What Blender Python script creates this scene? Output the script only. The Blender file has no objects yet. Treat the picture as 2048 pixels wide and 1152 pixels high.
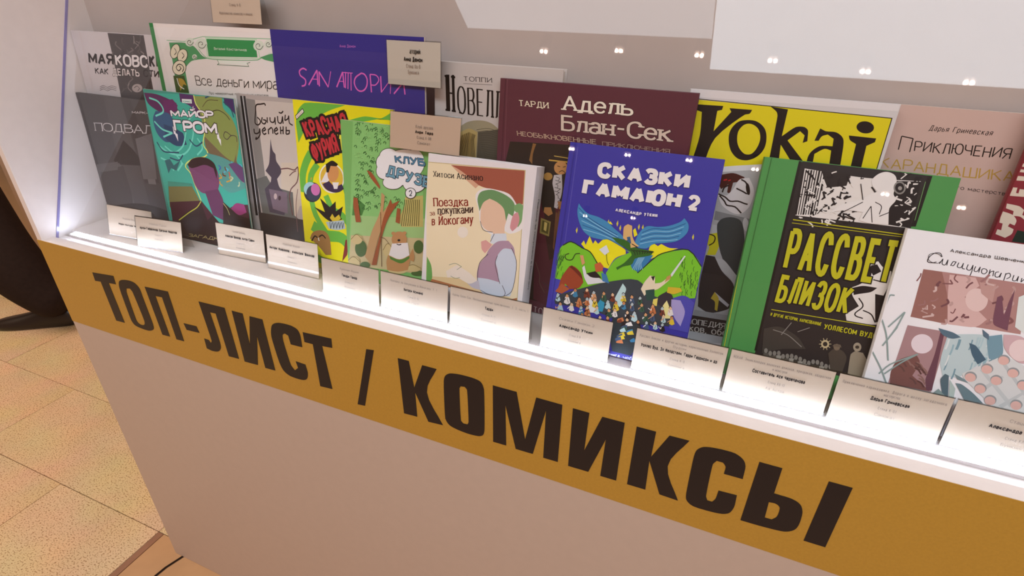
import bpy, bmesh, math, random
from mathutils import Vector, Matrix
from mathutils.geometry import tessellate_polygon
sc = bpy.context.scene
col = sc.collection
R = math.radians
ZL = 0.907                       # height of the case ledge above the floor, metres

# ------------------------------------------------------------------ camera, world, lights, exposure
cam_d = bpy.data.cameras.new('camera'); cam = bpy.data.objects.new('camera', cam_d); col.objects.link(cam)
cam_d.sensor_width = 36; cam_d.lens = 19.0774; cam_d.clip_start = 0.02
cam.matrix_world = Matrix([[0.922883, -0.198099, 0.330218, 1.14807], [0.384774, 0.440157, -0.811302, -0.516269], [0.015371, 0.875796, 0.482437, 1.325784], [0.0, 0.0, 0.0, 1.0]])
sc.camera = cam
sc.view_settings.view_transform = 'Standard'; sc.view_settings.look = 'None'
sc.view_settings.gamma = 1; sc.view_settings.use_curve_mapping = False
sc.view_settings.exposure = 0.46
world = bpy.data.worlds.new('hall'); sc.world = world; world.use_nodes = True
wb = world.node_tree.nodes['Background']
wb.inputs[0].default_value = (1.0, 0.55, 0.35, 1); wb.inputs[1].default_value = 0.30

def area(name, loc, target, size, power, colr):
    l = bpy.data.lights.new(name, 'AREA'); l.shape = 'RECTANGLE'; l.size, l.size_y = size; l.energy = power; l.color = colr
    o = bpy.data.objects.new(name, l); col.objects.link(o); o.location = loc
    o.rotation_euler = (Vector(target) - Vector(loc)).to_track_quat('-Z', 'Y').to_euler(); return o
area('ceiling_light_panel', (2.05, -1.44, 2.7), (2.05, -1.44, 0), (2.2, 0.52), 30, (0.80, 0.91, 1.0))
area('ceiling_light_panel_small', (0.32, -1.24, 2.7), (0.32, -1.24, 0), (1.25, 0.5), 9, (0.84, 0.92, 1.0))
area('fill_light_left', (-2.2, -0.5, 2.7), (-2.2, -0.5, 0.0), (1.6, 1.3), 36, (1.0, 0.80, 0.62))  # warm fill added to brighten the left floor, no known fixture there
LED_STRENGTH = 14.0

# ------------------------------------------------------------------ materials
MATS = {}
def lin(c): return c / 12.92 if c <= 0.04045 else ((c + 0.055) / 1.055) ** 2.4
def rgb(h): return tuple(lin(int(h[i:i+2], 16) / 255) for i in (1, 3, 5)) + (1,)
def mat(name, h, rough=0.5, spec=0.5, noise=0.0, nscale=40, bump=0.0, emit=0.0, coat=0.0):
    if name in MATS: return MATS[name]
    m = bpy.data.materials.new(name); m.use_nodes = True; nt = m.node_tree; b = nt.nodes['Principled BSDF']
    c = rgb(h); b.inputs['Base Color'].default_value = c; b.inputs['Roughness'].default_value = rough
    b.inputs['Specular IOR Level'].default_value = spec
    if coat: b.inputs['Coat Weight'].default_value = coat; b.inputs['Coat Roughness'].default_value = 0.12
    if noise or bump:
        tc = nt.nodes.new('ShaderNodeTexCoord'); n = nt.nodes.new('ShaderNodeTexNoise'); n.inputs['Scale'].default_value = nscale
        n.inputs['Detail'].default_value = 3; nt.links.new(tc.outputs['Object'], n.inputs['Vector'])
        if noise:
            r = nt.nodes.new('ShaderNodeValToRGB'); r.color_ramp.elements[0].position = .3; r.color_ramp.elements[1].position = .7
            r.color_ramp.elements[0].color = tuple(v * (1 - noise) for v in c[:3]) + (1,)
            r.color_ramp.elements[1].color = tuple(min(1, v * (1 + noise * .5)) for v in c[:3]) + (1,)
            nt.links.new(n.outputs['Fac'], r.inputs[0]); nt.links.new(r.outputs[0], b.inputs['Base Color'])
        if bump:
            bp = nt.nodes.new('ShaderNodeBump'); bp.inputs['Strength'].default_value = bump; bp.inputs['Distance'].default_value = .002
            nt.links.new(n.outputs['Fac'], bp.inputs['Height']); nt.links.new(bp.outputs[0], b.inputs['Normal'])
    if emit:
        b.inputs['Emission Color'].default_value = c; b.inputs['Emission Strength'].default_value = emit
    MATS[name] = m; return m
def ink(h): return mat('ink_' + h[1:], h, 0.42, 0.35)
def clear(name, tint, refl_ior):
    m = bpy.data.materials.new(name); m.use_nodes = True; nt = m.node_tree; nt.nodes.clear()
    out = nt.nodes.new('ShaderNodeOutputMaterial'); mx = nt.nodes.new('ShaderNodeMixShader')
    fr = nt.nodes.new('ShaderNodeFresnel'); fr.inputs[0].default_value = refl_ior
    tr = nt.nodes.new('ShaderNodeBsdfTransparent'); tr.inputs[0].default_value = tint
    gl = nt.nodes.new('ShaderNodeBsdfGlossy'); gl.inputs['Roughness'].default_value = 0.015; gl.inputs[0].default_value = (1, 1, 1, 1)
    ge = nt.nodes.new('ShaderNodeNewGeometry'); mu = nt.nodes.new('ShaderNodeMath'); mu.operation = 'MULTIPLY'
    iv = nt.nodes.new('ShaderNodeMath'); iv.operation = 'SUBTRACT'; iv.inputs[0].default_value = 1
    nt.links.new(ge.outputs['Backfacing'], iv.inputs[1]); nt.links.new(fr.outputs[0], mu.inputs[0]); nt.links.new(iv.outputs[0], mu.inputs[1])
    nt.links.new(mu.outputs[0], mx.inputs[0]); nt.links.new(tr.outputs[0], mx.inputs[1]); nt.links.new(gl.outputs[0], mx.inputs[2])
    nt.links.new(mx.outputs[0], out.inputs[0]); MATS[name] = m; return m
M_white = mat('white_laminate', '#f2ebe8', 0.5, 0.4, 0.02, 60, 0.05)
M_front = mat('pinkish_laminate', '#cbbbae', 0.5, 0.35, 0.02, 60, 0.05)
M_wall = mat('back_board', '#c8bcb6', 0.6, 0.3, 0.02, 30, 0.04)
M_gold = mat('gold_vinyl', '#c0963a', 0.38, 0.5, 0.05, 300, 0.06)
M_led = mat('led_glow', '#dde8ff', 0.4, 0.2, emit=LED_STRENGTH)
M_alu = mat('led_profile', '#cfc8c8', 0.35, 0.5, 0.04, 80)
M_page = mat('paper_edges', '#e6ddd2', 0.8, 0.1, 0.10, 400)
M_card = mat('card_paper', '#ead8c6', 0.55, 0.3, 0.02, 90)
M_pane = clear('pane_glass', (0.985, 0.99, 0.99, 1), 1.42)
M_paneedge = mat('glass_edge', '#8a84c0', 0.15, 0.8, 0.05, 50)
M_acryl = clear('clear_acrylic', (0.93, 0.93, 0.92, 1), 1.35)
M_bulb = mat('bulb_glow', '#ffdcc8', 0.4, 0.2, emit=150.0)
M_metal = mat('dark_metal', '#2a2a2c', 0.4, 0.6, 0.05, 60)

# ------------------------------------------------------------------ object helpers
def link(o, parent=None):
    col.objects.link(o)
    if parent: o.parent = parent
    return o
def empty(name, loc, label=None, cat=None, group=None, rot=(0, 0, 0), kind=None):
    o = bpy.data.objects.new(name, None); o.empty_display_size = .05; link(o); o.location = loc; o.rotation_euler = rot
    tag(o, label, cat, group, kind); return o
def tag(o, label=None, cat=None, group=None, kind=None):
    if label: o['label'] = label
    if cat: o['category'] = cat
    if group: o['group'] = group
    if kind: o['kind'] = kind
    return o
def mesh_obj(name, bm, mats, parent=None, smooth=False):
    me = bpy.data.meshes.new(name)
    if smooth:
        for f in bm.faces: f.smooth = True
    bm.to_mesh(me); bm.free()
    for m in (mats if isinstance(mats, (list, tuple)) else [mats]): me.materials.append(m)
    return link(bpy.data.objects.new(name, me), parent)
def prism_x(bm, prof, x0, x1, mi=0):
    """extrude a (y, z) outline along x"""
    a = [bm.verts.new((x0, y, z)) for y, z in prof]; b = [bm.verts.new((x1, y, z)) for y, z in prof]
    fs = [bm.faces.new(a), bm.faces.new(b[::-1])]
    for i in range(len(prof)):
        j = (i + 1) % len(prof); fs.append(bm.faces.new((a[j], a[i], b[i], b[j])))
    for f in fs: f.material_index = mi
    bmesh.ops.recalc_face_normals(bm, faces=fs)
def box(bm, x0, y0, z0, x1, y1, z1, bev=0.0, mi=0):
    n0 = len(bm.faces)
    g = bmesh.ops.create_cube(bm, size=1, matrix=Matrix.Translation(((x0+x1)/2, (y0+y1)/2, (z0+z1)/2)) @ Matrix.Diagonal((x1-x0, y1-y0, z1-z0, 1)))
    fs = {f for v in g['verts'] for f in v.link_faces}
    for f in fs: f.material_index = mi
    if bev:
        es = list({e for v in g['verts'] for e in v.link_edges})
        bmesh.ops.bevel(bm, geom=es, offset=bev, segments=2, profile=.5, affect='EDGES')
def box_obj(name, d, m, parent=None, bev=0.0):
    bm = bmesh.new(); box(bm, *d, bev=bev); return mesh_obj(name, bm, m, parent)

# ------------------------------------------------------------------ print (flat lettering and pictures as thin ink layers)
GLY = {
 'А': [7, '0 0 3.5 10 7 0|1.2 3.4 5.8 3.4'],
 'Б': [6, '5.6 10 0 10 0 0 4 0 6 1.2 6 4.4 4.3 5.6 0 5.6'],
 'В': [6, '4 5.3 5.5 6.5 5.5 8.8 4 10 0 10 0 0 4.3 0 6 1.3 6 4 4 5.3 0 5.3'],
 'Г': [5.5, '0 0 0 10 5.5 10'],
 'Д': [7.6, '0 -1.8 0 0 7.6 0 7.6 -1.8|1.3 0 2.6 10 6.3 10 6.3 0'],
 'Е': [5.6, '5.6 10 0 10 0 0 5.6 0|0 5.2 4.8 5.2'],
 'Ж': [9, '4.5 0 4.5 10|0 10 4.5 5.2 9 10|0 0 4.5 5.2 9 0'],
 'З': [5.8, '0 8.4 1.5 10 4.3 10 5.6 8.7 5.6 6.5 4.2 5.3 2 5.3|4.2 5.3 5.8 4 5.8 1.4 4.4 0 1.5 0 0 1.6'],
 'И': [6.5, '0 10 0 0|0 .5 6.5 9.5|6.5 10 6.5 0'],
 'Й': [6.5, '0 10 0 0|0 .5 6.5 9.5|6.5 10 6.5 0|1.6 12.6 3.2 11.8 4.9 12.6'],
 'К': [6.2, '0 0 0 10|6 10 0 4.8|1.4 6 6.2 0'],
 'Л': [6, '-.4 0 .9 .4 2 10|2 10 6 10 6 0'],
 'М': [8, '0 0 0 10|0 9.5 4 2.5 8 9.5|8 10 8 0'],
 'Н': [6, '0 0 0 10|6 10 6 0|0 5.2 6 5.2'],
 'О': [7, '2 0 5 0 7 2.2 7 7.8 5 10 2 10 0 7.8 0 2.2 2 0'],
 'П': [6, '0 0 0 10|0 10 6 10|6 10 6 0'],
 'Р': [6, '0 0 0 10|0 10 4.3 10 6 8.7 6 6 4.3 4.7 0 4.7'],
 'С': [6.4, '6.4 7.6 5 10 2 10 0 7.8 0 2.2 2 0 5 0 6.4 2.4'],
 'Т': [6.4, '3.2 0 3.2 10|0 10 6.4 10'],
 'У': [6.4, '0 10 3.3 4.2|6.4 10 2.6 1 1.6 0 .4 0'],
 'Ф': [8, '4 -.5 4 10.5|2 2.2 0 3.8 0 6.8 2 8.4 6 8.4 8 6.8 8 3.8 6 2.2 2 2.2'],
 'Х': [6.4, '0 0 6.4 10|0 10 6.4 0'],
 'Ц': [6.8, '0 10 0 0 6.8 0 6.8 -1.8|5.8 10 5.8 0'],
 'Ч': [5.8, '0 10 0 5.5 1.4 4.4 5.8 4.4|5.8 10 5.8 0'],
 'Ш': [9, '0 10 0 0 9 0 9 10|4.5 0 4.5 10'],
 'Щ': [9.8, '0 10 0 0 9.8 0 9.8 -1.8|4.5 0 4.5 10|9 0 9 10'],
 'Ь': [6, '0 10 0 0 4.3 0 6 1.3 6 4.2 4.3 5.6 0 5.6'],
 'Ы': [8.4, '0 10 0 0 4 0 5.6 1.3 5.6 4.2 4 5.6 0 5.6|8.4 10 8.4 0'],
 'Э': [6.5, '0 7.8 1.5 10 4.5 10 6.5 7.8 6.5 2.2 4.5 0 1.5 0 0 2.2|2.5 5.2 6.5 5.2'],
 'Ю': [9, '0 0 0 10|0 5.2 3 5.2|5 0 7.3 0 9 2.2 9 7.8 7.3 10 5 10 3 7.8 3 2.2 5 0'],
 'Я': [6, '6 0 6 10|6 10 1.7 10 0 8.7 0 6.2 1.7 4.9 6 4.9|3 4.9 0 0'],
 'Ё': [5.6, '5.6 10 0 10 0 0 5.6 0|0 5.2 4.8 5.2|1.5 12 2.3 12|3.5 12 4.3 12'],
 'а': [4.8, '.5 6 1.5 7 3.5 7 4.8 5.8 4.8 0|4.8 4 1.5 4 0 2.8 0 1 1.2 0 3.5 0 4.8 1.3'],
 'е': [5, '0 3.7 5 3.7 5 5.3 3.6 7 1.6 7 0 5.2 0 1.6 1.6 0 3.6 0 5 1.3'],
 'р': [5, '0 -3 0 7|0 5.5 1.6 7 3.6 7 5 5.4 5 1.6 3.6 0 1.6 0 0 1.4'],
 'у': [5, '0 7 2.4 .6|5 7 2 -2 1 -3 0 -3'],
 'б': [5, '5 10 1.5 8.8 0 6 0 1.6 1.6 0 3.5 0 5 1.6 5 4.6 3.5 6.2 1.5 6.2 0 4.4'],
 '0': [6, '2 0 4 0 6 2.2 6 7.8 4 10 2 10 0 7.8 0 2.2 2 0'],
 '1': [3, '0 8 3 10 3 0'],
 '2': [6, '0 7.8 1.5 10 4.5 10 6 8.2 6 6 0 0 6 0'],
 '5': [6, '5.6 10 .6 10 0 5.5 4.3 6.2 6 4.4 6 1.8 4.3 0 0 0'],
 '6': [6, '5 9.6 3.4 10 0 6 0 2 1.8 0 4.2 0 6 2 6 4.2 4.2 6 0 5'],
 '7': [6, '0 10 6 10 2 0'],
 '8': [6, '1.7 5.3 .4 6.5 .4 8.8 1.8 10 4.2 10 5.6 8.8 5.6 6.5 4.3 5.3 1.7 5.3 0 4 0 1.4 1.8 0 4.2 0 6 1.4 6 4 4.3 5.3'],
 '9': [6, '1 .4 2.6 0 6 4 6 8 4.2 10 1.8 10 0 8 0 5.8 1.8 4 6 5'],
 '-': [3.6, '0 4.8 3.6 4.8'],
 '.': [0.6, '0 .2 .6 .2'],
 ',': [0.6, '.6 .4 0 -1.4']}
def glyph(ch):
    sx = sy = 1.0
    if ch in GLY: g = GLY[ch]
    elif ch.upper() in GLY: g = GLY[ch.upper()]; sx, sy = .82, .70
    else: return 3.0, []
    st = []
    for s in g[1].split('|'):
        v = [float(q) for q in s.split()]; st.append([(v[i] * sx, v[i+1] * sy) for i in range(0, len(v), 2)])
    return g[0] * sx, st
def clip(poly, rect):
    x0, y0, x1, y1 = rect
    for ax, lim, sg in ((0, x0, 1), (0, x1, -1), (1, y0, 1), (1, y1, -1)):
        out = []; n = len(poly)
        if not n: return []
        for i in range(n):
            a, b = poly[i], poly[(i + 1) % n]; da = (a[ax] - lim) * sg; db = (b[ax] - lim) * sg
            if da >= 0: out.append(a)
            if (da >= 0) != (db >= 0):
                t = da / (da - db); out.append((a[0] + t * (b[0] - a[0]), a[1] + t * (b[1] - a[1])))
        poly = out
    return poly
def spline(p, closed, k=5):
    n = len(p); out = []
    if n < 3: return p
    rng = range(n if closed else n - 1)
    for i in rng:
        g = (lambda j: p[j % n]) if closed else (lambda j: p[max(0, min(n - 1, j))])
        a, b, c, d = g(i - 1), g(i), g(i + 1), g(i + 2)
        for s in range(k):
            t = s / k
            out.append(tuple(.5 * (2*b[m] + (c[m]-a[m])*t + (2*a[m]-5*b[m]+4*c[m]-d[m])*t*t + (3*b[m]-a[m]-3*c[m]+d[m])*t**3) for m in (0, 1)))
    if not closed: out.append(p[-1])
    return out
def smart(p, closed, lim=52, k=4):
    """round off gentle bends, keep true corners"""
    n = len(p)
    if n < 3: return p
    V = [Vector(q) for q in p]; tg = []
    for i in range(n):
        if not closed and i in (0, n - 1): tg.append(None); continue
        a = V[i] - V[i-1]; b = V[(i+1) % n] - V[i]
        if a.length < 1e-6 or b.length < 1e-6: tg.append(None); continue
        cs = max(-1, min(1, a.normalized().dot(b.normalized()))); ang = math.degrees(math.acos(cs))
        tg.append(None if ang > lim or ang < 2 else (a.normalized() + b.normalized()).normalized() * min(a.length, b.length))
    out = []
    for i in range(n if closed else n - 1):
        j = (i + 1) % n; out.append(p[i])
        if tg[i] is None and tg[j] is None: continue
        d = V[j] - V[i]; m0 = tg[i] if tg[i] is not None else d * .9; m1 = tg[j] if tg[j] is not None else d * .9
        for s in range(1, k):
            u = s / k; h00 = 2*u**3 - 3*u*u + 1; h10 = u**3 - 2*u*u + u; h01 = -2*u**3 + 3*u*u; h11 = u**3 - u*u
            out.append(tuple(V[i] * h00 + m0 * h10 + V[j] * h01 + m1 * h11))
    if not closed: out.append(p[-1])
    return out
class Print:
    """collects ink shapes in millimetre cover coordinates; one bmesh, one material slot per colour"""
    def __init__(s, rect): s.rect = rect; s.bm = bmesh.new(); s.mats = []; s.idx = {}; s.layer = 0; s.step = 0.005; s.cyc = 0
    def mi(s, c):
        if c not in s.idx: s.idx[c] = len(s.mats); s.mats.append(ink(c))
        return s.idx[c]
    def face(s, pts, c, y=None):
        if s.rect: pts = clip(pts, s.rect)
        if len(pts) < 3: return
        y = -(0.02 + s.layer * s.step) if y is None else y
        y -= (s.cyc % 6) * 0.0007; m = s.mi(c)
        v3 = [Vector((p[0], p[1], 0)) for p in pts]
        if len(pts) <= 4 and s.convex(pts): tris = [range(len(pts))]
        else: tris = tessellate_polygon([v3])
        vs = [s.bm.verts.new((p[0] / 1000, y / 1000, p[1] / 1000)) for p in pts]
        for t in tris:
            try: f = s.bm.faces.new([vs[i] for i in t]); f.material_index = m
            except ValueError: pass
    def convex(s, p):
        sg = 0; n = len(p)
        for i in range(n):
            a, b, c = p[i], p[(i+1) % n], p[(i+2) % n]
            z = (b[0]-a[0])*(c[1]-b[1]) - (b[1]-a[1])*(c[0]-b[0])
            if abs(z) < 1e-9: continue
            if sg == 0: sg = 1 if z > 0 else -1
            elif (z > 0) != (sg > 0): return False
        return True
    def poly(s, c, loops, smooth):
        L = [[(l[i], l[i+1]) for i in range(0, len(l), 2)] for l in loops]
        L = [smart(l, True, 75 if smooth else 52) if len(l) > 4 else l for l in L]
        s.layer += 1
        if len(L) == 1:
            s.face(L[0], c); return
        allp = [p for l in L for p in l]; m = s.mi(c); y = -(0.02 + s.layer * s.step)
        vs = [s.bm.verts.new((p[0] / 1000, y / 1000, p[1] / 1000)) for p in allp]
        for t in tessellate_polygon([[Vector((p[0], p[1], 0)) for p in l] for l in L]):
            try: f = s.bm.faces.new([vs[i] for i in t]); f.material_index = m
            except ValueError: pass
    def strip(s, c, pts, wf, y=None, ext=0.0):
        for i in range(1, len(pts) - 1):            # a hairpin turn: draw the two sides as strips of their own
            a = Vector(pts[i]) - Vector(pts[i-1]); b = Vector(pts[i+1]) - Vector(pts[i])
            if a.length > 1e-9 and b.length > 1e-9 and a.normalized().dot(b.normalized()) < -.3:
                s.strip(c, pts[:i+1], wf, y, ext); s.strip(c, pts[i:], wf, y, ext); return
        s.cyc += 1; n = len(pts)
        P = [Vector(p) for p in pts]
        closed = n > 3 and (P[0] - P[-1]).length < 1e-6
        dirs = [(P[i+1] - P[i]).normalized() if (P[i+1] - P[i]).length > 1e-9 else Vector((1, 0)) for i in range(n - 1)]
        if ext and not closed: P[0] = P[0] - dirs[0] * ext; P[-1] = P[-1] + dirs[-1] * ext
        def off(d): return Vector((-d.y, d.x)) * (wf(d) / 2)
        Lp = []; Rp = []
        for i in range(n):
            a = dirs[i-1] if i > 0 else (dirs[-1] if closed else dirs[0]); b = dirs[i] if i < n - 1 else (dirs[0] if closed else dirs[-1])
            oa, ob = off(a), off(b); den = a.x * b.y - a.y * b.x
            if abs(den) < 0.12 or a.dot(b) < -.75: o1 = (oa + ob) / 2; o1 = o1 if o1.length > 1e-6 else oa
            else:
                t = ((ob - oa).x * b.y - (ob - oa).y * b.x) / den; o1 = oa + a * t
                mx = 1.5 * max(oa.length, ob.length)
                if o1.length > mx: o1 = o1 * (mx / o1.length)
            Lp.append(P[i] + o1); Rp.append(P[i] - o1)
        for i in range(n - 1):
            s.face([tuple(Lp[i]), tuple(Lp[i+1]), tuple(Rp[i+1]), tuple(Rp[i])], c, y)
            if dirs[i-1 if i else 0].dot(dirs[i]) < .3 and i:      # sharp turn: square the corner
                r = wf(dirs[i]) / 2; q = P[i]; s.cyc += 1; s.face([(q.x-r, q.y-r), (q.x+r, q.y-r), (q.x+r, q.y+r), (q.x-r, q.y+r)], c, y) if wf(dirs[i]) < .6 else None
    def stroke(s, c, smooth, w, l):
        p = [(l[i], l[i+1]) for i in range(0, len(l), 2)]
        if smooth and len(p) > 2: p = smart(p, False, 100, 3 if len(p) > 4 else 5)
        s.layer += 1; s.strip(c, p, lambda d: w)
    def text(s, txt, c, q, pen, hw, serif, jit, gap, ol=None, olw=0):
        B, E, Tp = Vector(q[0:2]), Vector(q[2:4]), Vector(q[4:6])
        H = (Tp - B).length; W = (E - B).length; ex = (E - B) / W; ey = (Tp - B) / H
        gl = [glyph(ch) for ch in txt]; n = len(gl); asp = W / H
        sw = sum(g[0] for g in gl)
        sx = (asp - n * pen - (n - 1) * gap * .55) / sw
        if sx < .035: pen = min(pen, asp / n * .3); gap = min(gap, .12); sx = max(.02, (asp - n * pen - (n - 1) * gap * .55) / sw)
        rnd = random.Random(txt)
        for pas in ((1, 0) if ol else (0,)):
            s.layer += 1; y = -(0.02 + s.layer * s.step); cc = ol if pas else c; grow = olw * H if pas else 0
            rnd.seed(txt); x = pen / 2
            for w, sts in gl:
                ja, jo = (rnd.uniform(-jit, jit), rnd.uniform(-jit, jit)) if jit else (0, 0)
                for st in sts:
                    pp = []; st = smart(st, False, 60, 3)
                    for (a, b) in st:
                        gx = x + a * sx; gy = hw / 2 + b / 10 * (1 - hw)
                        gx2 = gx + ja * (gy - .5); gy2 = gy + jo * .8 + ja * (a - w / 2) / 10
                        pp.append(tuple(B + ex * (gx2 * H) + ey * (gy2 * H)))
                    wf = lambda d: (pen * abs(d.dot(ey)) + hw * abs(d.dot(ex))) * H / max(.6, (abs(d.dot(ey)) + abs(d.dot(ex)))) + grow
                    s.strip(cc, pp, wf, y, ext=grow / 2)
                    if serif:
                        for e_, nb in ((0, 1), (-1, -2)):
                            d = Vector(pp[e_]) - Vector(pp[nb])
                            if abs(d.normalized().dot(ey)) > .6:
                                s.cyc += 1; q0 = Vector(pp[e_]); sl = pen * H * (.55 + .45 * serif); th = max(hw, .07) * H * .8 + grow
                                up = ey * (1 if d.dot(ey) > 0 else -1); q1 = q0 - up * (th * .15)
                                s.face([tuple(q1 - ex * sl - up * th / 2), tuple(q1 + ex * sl - up * th / 2), tuple(q1 + ex * sl + up * th / 2), tuple(q1 - ex * sl + up * th / 2)], cc, y)
                x += w * sx + pen + gap * .55
    def run(s, items, kinds='PST'):
        for e in items:
            if e[0] == 'P' and 'P' in kinds: s.poly(e[1], e[3], e[2])
            elif e[0] == 'S' and 'S' in kinds: s.stroke(e[1], e[2], e[3], e[4])
            elif e[0] == 'T' and 'T' in kinds: s.text(*e[1:])
    def done(s, name, parent, y=0.0):
        if not s.bm.faces: s.bm.free(); return None
        o = mesh_obj(name, s.bm, s.mats, parent); o.location = (0, y, 0)
        return o

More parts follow.
